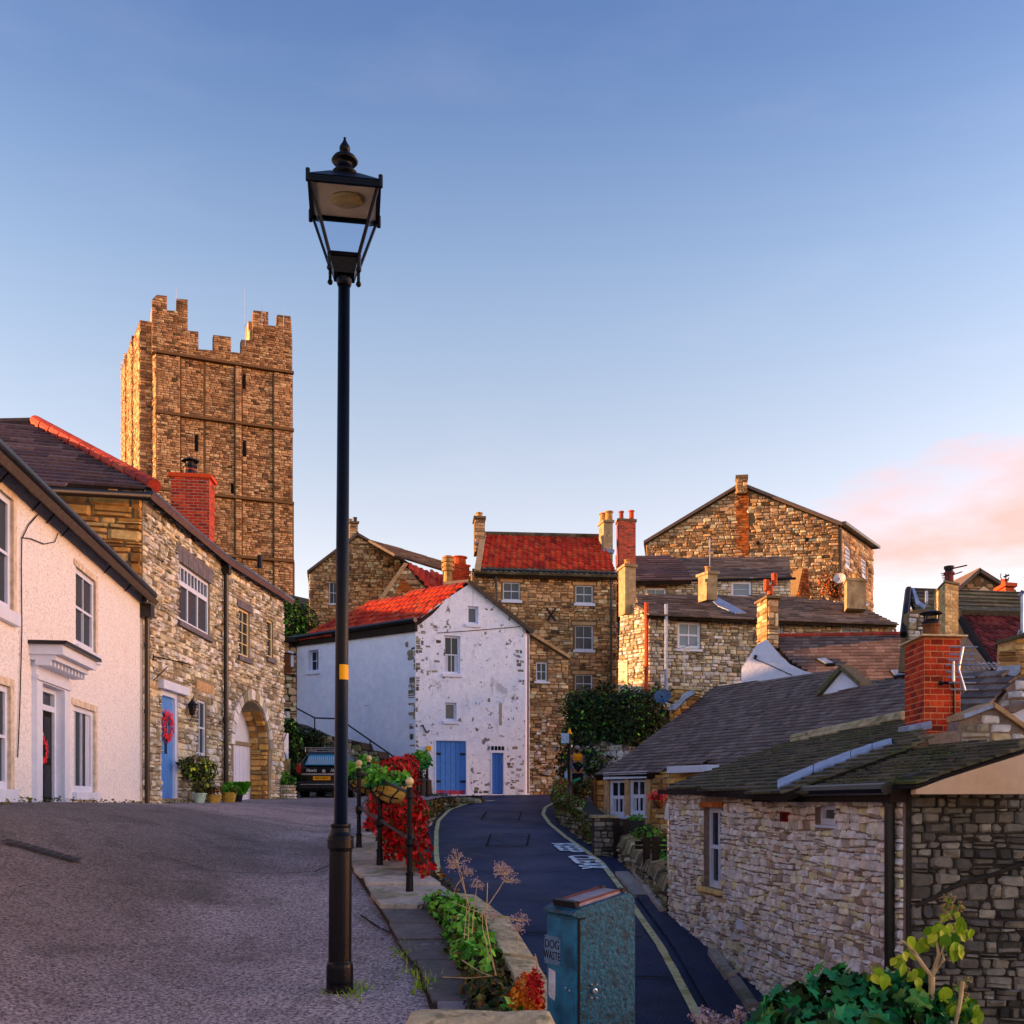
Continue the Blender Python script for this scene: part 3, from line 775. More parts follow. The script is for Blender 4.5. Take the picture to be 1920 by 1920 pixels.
def ribbon(name, tab, w0, w1, y0, y1, dz, m, step=0.3, kind='structure', amp=0.0):
    vs, fs = [], []
    ys = frange(y0, y1, step)
    for i, y in enumerate(ys):
        x = interp(tab, y); dx = interp(tab, y + 0.3) - interp(tab, y - 0.3)
        t = Vector((dx, 0.6)).normalized(); n = Vector((t.y, -t.x))
        for w in (w0 + amp * noise.noise(Vector((y * 3, 0, 0))), w1 + amp * noise.noise(Vector((y * 3, 9, 0)))):
            p = Vector((x, y)) + n * w
            vs.append((p.x, p.y, lane_z(p.y) + dz))
    for i in range(len(ys) - 1): fs.append((2 * i, 2 * i + 1, 2 * i + 3, 2 * i + 2))
    me = bpy.data.meshes.new(name); me.from_pydata(vs, [], fs)
    o = link(name, me, m); o['kind'] = kind
    return o
ribbon('yellow_line', LINE_R, -.055, .055, 3, 36.3, .02, 'road_yellow', amp=0.012)
ribbon('yellow_line', LINE_L, -.055, .055, 14, 35.6, .02, 'road_yellow', amp=0.012)
# pavement strip and kerbs on the right of the lane
ribbon('pavement', LINE_R, .16, 1.3, 3, 21.5, .05, 'lane_asphalt')
# faded road lettering, read from the lane's right-hand kerb
tp = Plane((.9, 24.6, lane_z(24.6)), (.117, -.993, (lane_z(23.6) - lane_z(24.6)) * .993), (.993, .117, 0))
tp.n = Vector((0, 0, 1))
t1 = textmesh('road_lettering', 'KEEP', tp, .95, .27, .76, 'road_white', d=0.03, sx=.92, bold=.02)
t2 = textmesh('road_lettering', 'CLEAR', tp, 3.15, .3, .76, 'road_white', d=0.03, sx=.82, bold=.02)
for t in (t1, t2): t['kind'] = 'structure'
# tar seams and a square patch in the lane
mb = MB()
def seam(pts, w=0.03):
    for (x0, y0), (x1, y1) in zip(pts, pts[1:]):
        d = Vector((x1 - x0, y1 - y0)).normalized(); n = Vector((-d.y, d.x)) * w / 2
        q = [(x0 + n.x, y0 + n.y), (x0 - n.x, y0 - n.y), (x1 - n.x, y1 - n.y), (x1 + n.x, y1 + n.y)]
        mb.add([(a, b_, lane_z(b_) + 0.022) for a, b_ in q], [(0, 1, 2, 3)], .5)
seam([(-.6, 24.0), (.35, 24.0), (.45, 26.2), (-.55, 26.2), (-.6, 24.0)], .05)
seam([(-.9, 29.6), (.2, 29.4), (.3, 31.8), (-.8, 31.8), (-.9, 29.6)], .05)
seam([(-.5, 15.1), (.6, 15.0), (1.9, 14.8)], .04); seam([(0.1, 13.1), (1.1, 13.0), (2.0, 12.9)], .04)
seam([(-1.2, 20.5), (-.4, 20.2), (.5, 20.4), (1.2, 20.2)], .03)
o = mb.build('tar_seam', 'text_black'); o['kind'] = 'structure'

mb = MB()
def yseam(pts, w=0.02):
    w *= .5
    for (x0, y0), (x1, y1) in zip(pts, pts[1:]):
        n_ = max(2, int(abs(y1 - y0) + abs(x1 - x0)) * 3)
        for k in range(n_):
            a, b_ = k / n_, (k + 1) / n_
            p, q = Vector((x0 + (x1 - x0) * a, y0 + (y1 - y0) * a)), Vector((x0 + (x1 - x0) * b_, y0 + (y1 - y0) * b_))
            d = (q - p).normalized(); n = Vector((-d.y, d.x)) * w * R.uniform(.3, .8); o_ = Vector((-d.y, d.x)) * R.uniform(-.02, .02)
            mb.add([(*(v + o_), yard_z(v.x, v.y) + .022) for v in (p + n, p - n, q - n, q + n)], [(0, 1, 2, 3)], .5)
yseam([(-1.35, 9.1), (-1.1, 8.6), (-.95, 8.35)], .05); yseam([(-4.6, 11), (-3.2, 10.6), (-2.2, 11.2), (-1.9, 12.5)], .03); yseam([(-3.4, 15), (-1.9, 15.6)], .04)
yseam([(-5.6, 20), (-3.4, 19.6), (-3.2, 22.5), (-5.4, 23)], .05); yseam([(-2.6, 27), (-4.4, 27.4)], .05)
o = mb.build('yard_crack', 'text_black'); o['kind'] = 'structure'
DG = thing('drain_channel', 'long dark iron drain channel set in the muddy yard at far left', 'drain', (-4.5, 9.6, yard_z(-4.5, 9.6)))
for k in range(9):
    x = -4.84 + k * .08; q = [(a, b_, yard_z(a, b_) + .03) for a, b_ in ((x, 9.6), (x + .07, 9.6), (x + .07, 9.74), (x, 9.74))]
    MB().add(q, [(0, 1, 2, 3)], .5).build('grating', 'iron', DG)
lit = []
for k in range(160):
    yy = R.uniform(5.8, 16); x = R.uniform(-5.2, interp(EDGE, yy) - .9)
    lit.append(leaf(Vector((x, yy, yard_z(x, yy) + .02)), Vector((R.gauss(0, .2), R.gauss(0, .2), 1)), R.uniform(.02, .045)))
o = mass('fallen_leaves', lit, 'leaf_brown'); o['kind'] = 'stuff'
# ------------------------------------------------------------------ retaining wall between yard and lane
RW = thing('retaining_wall', 'mossy rubble retaining wall dropping from the yard edge to the lane', 'retaining wall', (-1, 12, -2))
ys = frange(3, 35, 0.5)
rib = Ribbon([(interp(EDGE, y), y) for y in ys], 1)
vs, fs = [], []
for i, y in enumerate(ys):
    x = interp(EDGE, y)
    vs += [(x, y, yard_z(x, y) - .015), (x + .05, y, lane_z(y) - .3)]
for i in range(len(ys) - 1): fs.append((2 * i, 2 * i + 1, 2 * i + 3, 2 * i + 2))
me = bpy.data.meshes.new('wall_face'); me.from_pydata(vs, [], fs); wf = link('wall_face', me, 'dark_mortar', RW)
low = [(rib.t[i], lane_z(y) - .1) for i, y in enumerate(ys)]
hi = [(rib.t[i], yard_z(interp(EDGE, y), y) - .04) for i, y in enumerate(ys)]
poly = [p for p in low if p[0] > 4] + [p for p in hi if p[0] > 4][::-1]
emit(wf, 'stone', stones(rib, poly, ch=(.1, .22), cw=(.18, .45), rise=.06, d0=.03), 'moss_stone', 'rubble_stones', cap=200)

# concrete coping of the retaining wall near the lamp
CP = thing('wall_coping', 'weathered concrete coping along the weedy yard edge beside the lamp', 'coping', (0, 7.5, -1.2))
for (y0, y1) in ((5.4, 6.3), (6.32, 7.5), (7.52, 8.75), (8.77, 9.7)):
    mb = MB(); pts = []
    for y in (y0, (y0 + y1) / 2, y1):
        x = interp(EDGE, y); pts.append((x, y, yard_z(x, y)))
    vs, fs = [], []
    for (x, y, z) in pts:
        vs += [(x - .2, y, z - .05), (x - .19, y, z + .1), (x + .05, y, z + .07), (x + .1, y, z - .12)]
    for i in range(2):
        for k in range(4): fs.append((i * 4 + k, i * 4 + (k + 1) % 4, i * 4 + 4 + (k + 1) % 4, i * 4 + 4 + k))
    fs += [(0, 1, 2, 3), (8, 9, 10, 11)]
    mb.add(vs, fs); mb.build('coping_stone', 'lichen_stone', CP, bevel=.015)

# flagged footpath along the yard edge: every flag a stone of its own
FP = thing('flagged_path', 'row of worn pale flagstones running under the black railing', 'path', (-1, 10, -1))
FP['kind'] = 'structure'; del FP['category']
y = 5.2
while y < 21:
    dy = R.uniform(.38, .62)
    def PL(yy): return interp(EDGE, yy) - interp([(5, .72), (7, .78), (8.6, .98), (9.95, .9), (12.8, .72), (15, .5), (21, .4)], yy)
    def PR(yy): return interp(EDGE, yy) - (.45 if yy < 9.3 else .12)
    a = [(PL(y), y), (PR(y), y), (PR(y + dy - .04), y + dy - .04), (PL(y + dy - .04) + R.uniform(-.03, .03), y + dy - .04)]
    h = .05 + R.uniform(0, .02) - (.02 if y < 9.3 else 0)
    vs = [(px, py, yard_z(px, py) - .02) for px, py in a] + [(px, py, yard_z(px, py) + h + R.uniform(-.006, .006)) for px, py in a]
    MB().add(vs, [(4, 5, 6, 7), (0, 1, 5, 4), (1, 2, 6, 5), (2, 3, 7, 6), (3, 0, 4, 7)]).build('flagstone', 'flagstone' if y > 9.3 else 'dark_flag', FP, bevel=.008)
    y += dy

vs, fs = [], []
for i, yy in enumerate(frange(5.2, 21, .4)):
    for x in (PL(yy) - .03, PR(yy) + .1): vs.append((x, yy, yard_z(x, yy) + .022))
    if i: fs.append((2 * i - 2, 2 * i - 1, 2 * i + 1, 2 * i))
MB().add(vs, fs, .5).build('bedding', 'soil', FP)
# pavement flags and kerb stones by the near house
PV = thing('kerb', 'pale kerb stones edging the narrow pavement below the dry-stone wall', 'kerb', (2.4, 16, -1.8))
for (y0, y1, off) in ((9.2, 10.3, .62), (10.4, 11.5, .6), (11.6, 12.6, .58), (12.7, 13.8, .56), (16.2, 17.2, .34), (17.25, 18.3, .36), (18.35, 19.4, .38), (19.45, 20.6, .42), (20.65, 21.6, .48)):
    vs = []
    for yy in (y0, y1):
        x = interp(LINE_R, yy) + off; z = lane_z(yy)
        vs += [(x, yy, z - .05), (x, yy, z + .13), (x + .14, yy, z + .14), (x + .14, yy, z - .05)]
    MB().add(vs, [(0, 1, 2, 3), (4, 5, 6, 7), (0, 1, 5, 4), (1, 2, 6, 5), (2, 3, 7, 6), (3, 0, 4, 7)]).build('kerb_stone', 'kerb_stone', PV, bevel=.012)
for (y0, y1) in ((17.6, 18.7), (18.72, 20.0)):
    vs = []
    for yy in (y0, y1):
        x = interp(LINE_R, yy); z = lane_z(yy)
        vs += [(x + .1, yy, z), (x + .1, yy, z + .07), (x + .36, yy, z + .075), (x + .36, yy, z)]
    MB().add(vs, [(0, 1, 2, 3), (4, 5, 6, 7), (0, 1, 5, 4), (1, 2, 6, 5), (2, 3, 7, 6), (3, 0, 4, 7)]).build('paving_slab', 'kerb_stone', PV)
# ------------------------------------------------------------------ castle keep
KEEP = thing('castle_keep', 'tall sandstone castle keep with broken battlements lit orange on its left side', 'castle tower', V(400, 1150, 100))
def cp(px, Y): return ((px - CX) / F * Y, Y)
fl, fr = cp(293, 100), cp(548, 105)
KF = wallplane(fl[0], fl[1], fr[0], fr[1])
ub = Vector((KF.u.x, KF.u.y)); nb = Vector((-KF.n.x, -KF.n.y)).normalized()      # along the front, and back
W_ = (Vector(fr) - Vector(fl)).length
def kz(py, Y=100): return (CY - py) / F * Y
zs1, zs2, zs3, zs4, zb = kz(661), kz(774), kz(918), kz(1032), kz(1180)
# the outline on plan, from the front right corner round the left side (stepped corner turrets and buttresses)
Fl = Vector(fl)
outline = [Vector(fr), Fl, Vector(cp(285, 101.3)), Vector(cp(262, 100.9)), Vector(cp(251, 104.5)), Vector(cp(247, 104.4)), Vector(cp(238, 109)),
           Vector(cp(235, 108.9)), Vector(cp(229, 114)), Vector(cp(228, 116)), Vector(fr) + nb * 15]
ctr = sum(outline, Vector((0, 0))) / len(outline)
def ring(z, s): return [(*(ctr + (p - ctr) * s), z) for p in outline]
body = MB()
tops = [zs1, zs1, kz(601, 101), kz(601, 101), kz(650, 106), kz(650, 106), kz(652, 108), kz(652, 108), kz(655, 112), kz(655, 112), zs1]
for ids, zz in (((2, 3, 4), kz(601, 101)), ((5, 6, 7, 8, 9), kz(650, 107))):
    pl_ = [outline[i] for i in ids] + ([Vector(cp(285, 105)), Vector(cp(290, 103))] if ids[0] == 2 else [Vector(cp(245, 118)), Vector(cp(268, 105))])
    n = len(pl_); body.add([(*p, zs1 - .6) for p in pl_] + [(*p, zz) for p in pl_], [(i, (i + 1) % n, (i + 1) % n + n, i + n) for i in range(n)] + [tuple(range(n, 2 * n))], .5)
for (z0, z1, s) in ((zs1, zs1 + .01, 1.0), (zs2, zs1, 1.0), (zs3, zs2, 1.004), (zs4, zs3, 1.012), (zb, zs4, 1.018)):
    a, b2 = ring(z0, s), ring(z1, s); n = len(a)
    body.add(a + b2, [(i, (i + 1) % n, (i + 1) % n + n, i + n) for i in range(n)] + [tuple(range(n)), tuple(range(n, 2 * n))], .5)
kw = body.build('wall', 'castle_mortar', KEEP)
# left side stones (simple courses over the stepped faces)
def face_stones(p0, p1, z0, z1, ch, cw, rise=.06, gap=.02):
    S = wallplane(p0[0], p0[1], p1[0], p1[1])
    L_ = (Vector(p1) - Vector(p0)).length
    return stones(S, [(0, z0), (L_, z0), (L_, z1), (0, z1)], ch=ch, cw=cw, gap=gap, rise=rise, rough=.15, split=.05, wave=.04, d0=.02)
lt = []
for i in range(1, 9):
    a, b2 = outline[i + 1], outline[i]
    lt += face_stones(a, b2, kz(920), min(tops[i], tops[i + 1]) - .05, (.24, .36), (.35, .7))
mass('ashlar_stones', lt, 'castle_stone', kw, 'stuff')
# front face: stones between the string courses, proud on the flat pilasters
a_of = lambda px, py=850: KF.at(px, py)[0]
pil = [(a_of(293), a_of(338)), (a_of(440), a_of(453)), (a_of(512), a_of(548))]
slits = []
for (x0, x1, y0, y1) in ((365, 371, 816, 846), (455, 461, 826, 856), (455, 460, 702, 729), (433, 438, 906, 926), (484, 490, 1044, 1064)):
    q = KF.rect((x0, y0), (x1, y1)); slits.append(q)
    MB().box(KF, q[0], q[1], q[2], q[3], 0, .1, .5).build('arrow_slit', 'interior', KEEP)
MBp = MB()
for p in pil: MBp.box(KF, p[0], p[1], zb, zs1 - .35, .02, .30, .5)
MBp.build('pilaster', 'castle_mortar', KEEP)
cuts = []
e = 0.0
for p in pil: cuts.append((e, p[0], 0.03)); cuts.append((p[0] + .01, p[1] - .01, .30)); e = p[1]
ml = a_of(383)
fs_ = []
for (z0, z1, dx) in ((zs2 + .18, zs1 - .2, 0), (zs3 + .18, zs2 - .18, .04), (zs4 + .18, zs3 - .18, .11), (zb, zs4 - .18, .16)):
    for (c0, c1, d) in cuts:
        if c1 - c0 < .3: continue
        spans = [(c0, c1)] if not (c0 < ml < c1) else [(c0, ml - .06), (ml + .06, c1)]
        for (c0_, c1_) in spans:
            fs_ += stones(KF, [(c0_ + .03, z0), (c1_ - .03, z0), (c1_ - .03, z1), (c0_ + .03, z1)], rects=slits, ch=(.18, .28), cw=(.25, .56), gap=.02, rise=.06, rough=.16, split=.03, wave=.05, d0=d + dx)
emit(kw, 'stone', fs_, 'castle_stone', 'ashlar_courses', cap=300, minpx=8)
for z, s in ((zs1, .1), (zs2, .14), (zs3, .2), (zs4, .28)):
    MB().box(KF, -.1, W_ + .1, z - .14, z + .12, .0, .38 + s, .5).build('string_course', 'castle_mortar', KEEP)
# parapet and corner turrets
prof = [(285, 660), (285, 562), (294, 553), (313, 555), (313, 582), (331, 583), (331, 560), (352, 562), (352, 620), (372, 622), (372, 655), (400, 657), (400, 628), (433, 632),
        (433, 660), (452, 662), (452, 637), (475, 638), (475, 582), (503, 585), (503, 610), (520, 612), (520, 590), (545, 593), (548, 640), (548, 697)]
pp = [KF.at(*p) for p in prof]
par = slab('parapet', KF, pp, -.9, .02, 'castle_mortar', KEEP)
emit(par, 'stone', stones(KF, pp, ch=(.18, .28), cw=(.25, .56), gap=.02, rise=.06, rough=.16, split=.03, wave=.03, d0=.03), 'castle_stone', 'ashlar_courses', cap=40, minpx=9)
def turret(x0, x1, py_top, depth, z0, pxo=0):
    a0, a1 = a_of(x0, 600), a_of(x1, 600)
    q = MB()
    z1 = KF.at(x0, py_top)[1]
    for d_ in (0, -depth):      # side walls running back, with a merlon at each end
        pass
    q.box(KF, a0, a0 + .7, z0, z1 - 1.3, -depth, -.91, .5)
    q.box(KF, a0, a0 + .72, z1 - 1.31, z1, -depth, -depth + 1.3, .5)
    q.box(KF, a0, a0 + .72, z1 - 1.31, z1 - .1, -depth * .62, -depth * .62 + 1.1, .5)
    q.box(KF, a1 - .7, a1, z0, z1 - 1.3, -depth, -.91, .5)
    q.box(KF, a0 + .7, a1 - .7, z0, z1 - 1.3, -depth, -depth + .7, .5)
    q.build('turret', 'castle_stone', KEEP)
turret(286, 352, 556, 4.6, zs1 - .5); turret(470, 548, 586, 4.6, zs1 - .5)
pl = MB()
for (px, y0, y1, r_) in ((331, 540, 600, .03), (460, 538, 650, .05), (491, 572, 612, .03), (532, 580, 612, .03)):
    p = V(px, y1, 103); q = V(px, y0, 103); MB().tube([p, q], r_, 6).build('mast', 'steel', KEEP)

# ------------------------------------------------------------------ cream roughcast house, far left
CH = thing('cream_house', 'cream roughcast house with white sash windows at the left edge', 'house', (-6.8, 16, -.2))
CR = wallplane(-5.72, 9.0, -7.3, 20.0)
LEN = Vector((-7.3 + 5.72, 11.0)).length
EAVE = 4.13
for args in (((-35, 889), (23, 1150), {}), ((142, 1062), (178, 1228), {})):
    window(CH, CR, args[0], args[1], cols=2, rows=2, sash=True, glass='glass_street', reveal=.09, sill='white_paint', sill_drop=.16, rmat='smooth_cream', fw=.075)
window(CH, CR, (-45, 1268), (18, 1480), cols=2, rows=2, sash=True, glass='glass_street', reveal=.09, sill='white_paint', sill_drop=.16, rmat='smooth_cream', fw=.075)
window(CH, CR, (138, 1322), (177, 1486), cols=2, rows=1, reveal=.09, sill='white_paint', sill_drop=.12, rmat='smooth_cream', fw=.075, glass='glass_street', curtain=True)
dr = CR.rect((70, 1280), (112, 1508)); hole(CR, dr, .15, 'white_paint')
wl_ = wall('wall', CR, [(-16, -1.2), (LEN, -1.2), (LEN, EAVE), (-16, EAVE)], 'roughcast', CH, depth=7.5)  # unseen extra length past the frame, added to keep low sun off the yard
# smooth margins round the openings
for (a0, a1, b0, b1) in CR.rects[:4]:
    MB().box(CR, a1, a1 + .12, b0 - .1, b1 + .1, -.01, .018, .5).box(CR, a0 - .12, a1, b1, b1 + .1, -.01, .017, .5).build('window_margin', 'smooth_cream', CH)
# door: dark leaf, transom light, pilasters, frieze and bracketed hood
a0, a1, b0, b1 = dr
dh = b0 + (b1 - b0) * .80
dl = MB().box(CR, a0 + .07, a1 - .07, b0, dh, -.13, -.09, .5).build('door', 'text_black', CH)
dp = MB()
for (x0, x1, y0, y1) in ((.1, .44, .08, .42), (.56, .9, .08, .42), (.1, .44, .5, .94), (.56, .9, .5, .94)):
    w_ = a1 - a0 - .14
    dp.box(CR, a0 + .07 + w_ * x0, a0 + .07 + w_ * x1, b0 + (dh - b0) * y0, b0 + (dh - b0) * y1, -.095, -.08, .5)
dp.build('door_panel', 'black_paint', dl)
MB().box(CR, a0 + .45, a0 + .5, b0 + .95, b0 + 1.0, -.09, -.07, .5).build('letter_plate', 'gold_paint', dl)
fr_ = MB().box(CR, a0, a0 + .07, b0, b1, -.14, -.05, .5).box(CR, a1 - .07, a1, b0, b1, -.14, -.05, .5).box(CR, a0 + .07, a1 - .07, dh, dh + .08, -.14, -.055, .5).box(CR, a0 + .07, a1 - .07, b1 - .07, b1, -.14, -.055, .5)
df = fr_.build('door_frame', 'white_paint', CH)
MB().box(CR, a0 + .07, a1 - .07, dh + .08, b1 - .07, -.12, -.11, .5).build('pane', 'glass', df)
ds = MB().box(CR, a0 - .24, a0, b0 - .1, b1, 0, .07, .5).box(CR, a1, a1 + .24, b0 - .1, b1, 0, .07, .5).box(CR, a0 - .24, a1 + .24, b1, b1 + .27, 0, .065, .5)
ds.box(CR, a0 - .27, a1 + .27, b1 + .02, b1 + .08, .065, .1, .5)
ds.build('door_surround', 'white_paint', CH)
hd = MB().box(CR, a0 - .34, a1 + .34, b1 + .34, b1 + .47, 0, .42, .5).box(CR, a0 - .3, a1 + .3, b1 + .27, b1 + .34, 0, .32, .5)
hood = hd.build('door_hood', 'white_paint', CH)
MB().prism(CR, [(a0 - .4, b1 + .471), (a1 + .4, b1 + .471), (a1 + .38, b1 + .52), (a0 - .38, b1 + .52)], 0, .48, .5).build('hood_lead', 'black_gutter', hood)
dt = MB()
k = a0 - .3
while k < a1 + .3: dt.box(CR, k, k + .06, b1 + .2, b1 + .269, .066, .26, .5); k += .16
dt.build('hood_bracket', 'white_paint', hood)
# wreath on the dark door
wr = thing('door_wreath', 'small red wreath hanging on the dark door of the cream house', 'wreath', CR.w((a0 + a1) / 2, dh - .55, -.08))
pcs = []
for k in range(90):
    t = R.random() * 6.283; rr = .15 + R.uniform(-.03, .03)
    pcs.append(leaf(CR.w((a0 + a1) / 2 + rr * math.cos(t), dh - .55 + rr * math.sin(t), -.06), CR.n, .06))
mass('wreath_leaves', pcs, 'flower_red', wr)
# roof behind the eave, gutter, downpipe, cables
def crx(s_, up): return [CR.w(s_, EAVE, .0) + Vector((0, 0, 0))]
RB = Plane(CR.w(0, EAVE, 0), CR.u, Vector((-CR.n.x, -CR.n.y, .72)))
rf = slab('roof', RB, [(-16, -.35), (LEN + .12, -.35), (LEN + .12, 4.6), (-16, 4.6)], -.02, .08, 'slate_tile', CH)  # roof carried along the added unseen length to block the sun too
RBb = Plane(CR.w(0, EAVE, -7.5), CR.u, Vector((CR.n.x, CR.n.y, .72)))
RBb.n = RBb.u.cross(RBb.v) if RBb.u.cross(RBb.v).z > 0 else -RBb.u.cross(RBb.v)
slab('roof', RBb, [(-16, -.35), (LEN + .12, -.35), (LEN + .12, 4.62), (-16, 4.62)], -.02, .08, 'slate_tile', CH)
gt = MB()
gpts = [CR.w(a, EAVE - .06 - .0 * a, .2) for a in (-.2, 3, 6, 9, LEN + .1)]
gt.tube(gpts, .075, 10, .5)
gut = gt.build('gutter', 'black_gutter', CH, smooth=True)
MB().box(CR, -.2, LEN + .1, EAVE - .06, EAVE + .06, .0, .13, .5).build('fascia', 'dark_timber', CH)
bk = MB()
for a in (3.2, 4.4, 5.0, 5.7, 8.1, 9.6): bk.tube([CR.w(a, EAVE - .32, .02), CR.w(a, EAVE - .22, .1), CR.w(a, EAVE - .1, .2)], .012, 5, .5)
bk.build('gutter_bracket', 'iron', CH)
pz = yard_z(-7.0, 19.8)
hp = MB().wbox(CR.w(LEN - .12, EAVE - .42, .12), .22, .2, .26).tube([CR.w(LEN - .12, EAVE - .5, .12), CR.w(LEN - .12, 2, .12), CR.w(LEN - .12, pz - .1, .12)], .05, 10, .5)
for z in (1.7, .2, 3.0): hp.tube([CR.w(LEN - .12, z, .12), CR.w(LEN - .12, z + .08, .12)], .065, 10, .5)
hp.build('downpipe', 'black_gutter', CH)
cb = MB()
def onCR(px, py, d=.02): a, b = CR.at(px, py); return CR.w(a, b, d)
cb.tube([onCR(68, 965), onCR(50, 985), onCR(38, 1010), onCR(37, 1060), onCR(38, 1180), onCR(34, 1330), onCR(30, 1420)], .008, 5, .5)
cb.tube([onCR(38, 1008), onCR(55, 1010), onCR(80, 1020), onCR(100, 1016), onCR(106, 1000)], .007, 5, .5)
cb.build('cable', 'iron', CH)

# ------------------------------------------------------------------ stone house with blue door and arch
SH = thing('stone_house', 'brown stone house with a blue door and an archway beside the cream house', 'house', (-7.3, 25, -.1))
S1 = wallplane(-7.3, 20.02, -7.31, 25.5)
S2 = wallplane(-7.31, 25.5, -6.86, 30.4)
EZ = 6.12
L1, L2 = 5.48, (Vector((-6.86, 30.4)) - Vector((-7.31, 25.5))).length
w_, q = window(SH, S1, (334, 1052), (393, 1195), cols=3, rows=1, head=.3, glass='glass_street', reveal=.1, fw=.07, bar=.06, sill='grey_stone', sill_drop=.12, label='wide white casement window with small top lights')
A0, A1, B0, B1 = q
xb = MB()
for k in range(3):
    x0 = A0 + .07 + (A1 - A0 - .14) * k / 3; x1 = A0 + .07 + (A1 - A0 - .14) * (k + 1) / 3
    for j in (1, 2):
        xx = x0 + (x1 - x0) * j / 3; xb.box(S1, xx - .02, xx + .02, B1 - .07 - (B1 - B0 - .16) * .3, B1 - .07, -.075, -.045, .5)
xb.build('glazing_bar', 'white_paint', w_)
vx = MB()                                     # voussoirs of the flat arch
wr_ = []
n = 7
for k in range(n):
    x0 = A0 - .12 + (A1 - A0 + .24) * k / n; x1 = A0 - .12 + (A1 - A0 + .24) * (k + 1) / n
    sl = (k + .5 - n / 2) * .03
    MB().prism(S1, [(x0 + .008, B1 + .006), (x1 - .008, B1 + .006), (x1 - .008 + sl + .015, B1 + .36), (x0 + .008 + sl - .015, B1 + .36)], -.02, .035).build('voussoir', 'grey_stone', SH)
dq = S1.rect((301, 1292), (333, 1497)); hole(S1, dq, .16, 'white_paint')
w2, q2 = window(SH, S1, (368, 1310), (387, 1418), cols=2, rows=2, sash=True, glass='glass_street', reveal=.1, sill='grey_stone', sill_drop=.06, sill_out=.05)
stn = S1.rect((365, 1274), (398, 1304))
lint = S1.rect((296, 1277), (346, 1293))
rects1 = list(S1.rects) + [(A0 - .15, A1 + .15, B1, B1 + .37), (A0 - .12, A1 + .12, B0 - .14, B0), stn, (lint[0], lint[1], dq[3], dq[3] + .2)]
wall1 = wall('wall', S1, [(0, -1), (L1, -1), (L1, EZ), (0, EZ)], 'cottage_mortar', SH, depth=.5)
MB().box(S1, *stn, -.02, .05, .5).build('tan_lintel_stone', 'sand_stone', SH)
MB().box(S1, lint[0], lint[1], dq[3] + .01, dq[3] + .19, -.02, .12, .5).build('door_lintel', 'white_paint', SH)
a0, a1, b0, b1 = dq
MB().box(S1, a0, a0 + .1, b0, b1, -.15, -.02, .5).box(S1, a1 - .1, a1, b0, b1, -.15, -.02, .5).box(S1, a0 + .1, a1 - .1, b1 - .1, b1, -.15, -.02, .5).build('door_frame', 'white_paint', SH)
door = MB().box(S1, a0 + .1, a1 - .1, b0, b1 - .1, -.13, -.09, .5).build('blue_door', 'pale_blue_paint', SH)
wd = a1 - a0 - .2
for k in range(5):
    MB().box(S1, a0 + .1 + wd * k / 5 + .006, a0 + .1 + wd * (k + 1) / 5 - .006, b0 + .03, b1 - .42, -.09, -.078, .5).build('plank', 'pale_blue_paint', door)
MB().box(S1, a0 + .1 + wd * .42, a0 + .1 + wd * .58, b0 + .95, b1 - .5, -.078, -.07, .5).build('door_light', 'glass', door)
MB().ball(S1.w(a0 + .18, b0 + 1.0, -.04), .035).build('handle', 'steel', door)
wr = thing('door_wreath', 'large red berry wreath on the pale blue door', 'wreath', S1.w((a0 + a1) / 2, b0 + 1.55, -.03))
pcs = []
for k in range(220):
    t = R.random() * 6.283; rr = .26 + R.uniform(-.06, .06)
    pcs.append(leaf(S1.w((a0 + a1) / 2 + rr * math.cos(t), b0 + 1.55 + rr * math.sin(t), -.04 + R.uniform(0, .06)), S1.n, .09))
mass('wreath_leaves', pcs, 'flower_red', wr)
st1 = stones(S1, [(0, -.6), (L1, -.6), (L1, EZ - .03), (0, EZ - .03)], rects=rects1, ch=(.07, .16), cw=(.1, .3), rise=.045, rough=.28)
# section with the arch
w3, q3 = window(SH, S2, (447, 1138), (468, 1236), cols=2, rows=4, reveal=.1, fm='cream_paint', sill='grey_stone', lintel='grey_stone', sill_drop=.14, lintel_h=.2)
w4, q4 = window(SH, S2, (500, 1160), (512, 1236), cols=1, rows=2, reveal=.1, fm='cream_paint', sill='grey_stone', sill_drop=.14)
aL, bL = S2.at(438, 1400); aR, bR = S2.at(504, 1390); aT, bT = S2.at(477, 1316)
ac, rad_ = (aL + aR) / 2, (aR - aL) / 2
spr = bT - rad_ * .92
arch = [(aL, -.6), (aR, -.6)] + [(ac + rad_ * math.cos(t), spr + rad_ * .92 * math.sin(t)) for t in [math.pi * k / 14 for k in range(0, 15)]]
S2.holes.append((arch, .62, 'cottage_mortar'))
wall2 = wall('wall', S2, [(0, -1), (L2, -1), (L2, EZ), (0, EZ)], 'cottage_mortar', SH, depth=6)
rects2 = list(S2.rects) + [(q3[0] - .15, q3[1] + .15, q3[2] - .15, q3[2]), (q3[0] - .15, q3[1] + .15, q3[3], q3[3] + .21), (q4[0] - .1, q4[1] + .1, q4[2] - .15, q4[2])]
ring_ = [(ac + (rad_ + .3) * math.cos(t), spr + (rad_ * .92 + .3) * math.sin(t)) for t in [math.pi * k / 14 for k in range(0, 15)]]
big = [(aL - .02, -.6), (aR + .02, -.6), (aR + .3, spr)] + ring_[1:-1] + [(aL - .3, spr)]
st2 = stones(S2, [(0, -.6), (L2, -.6), (L2, EZ - .03), (0, EZ - .03)], rects=rects2, holes=[big, arch], ch=(.07, .16), cw=(.1, .3), rise=.045, rough=.28)
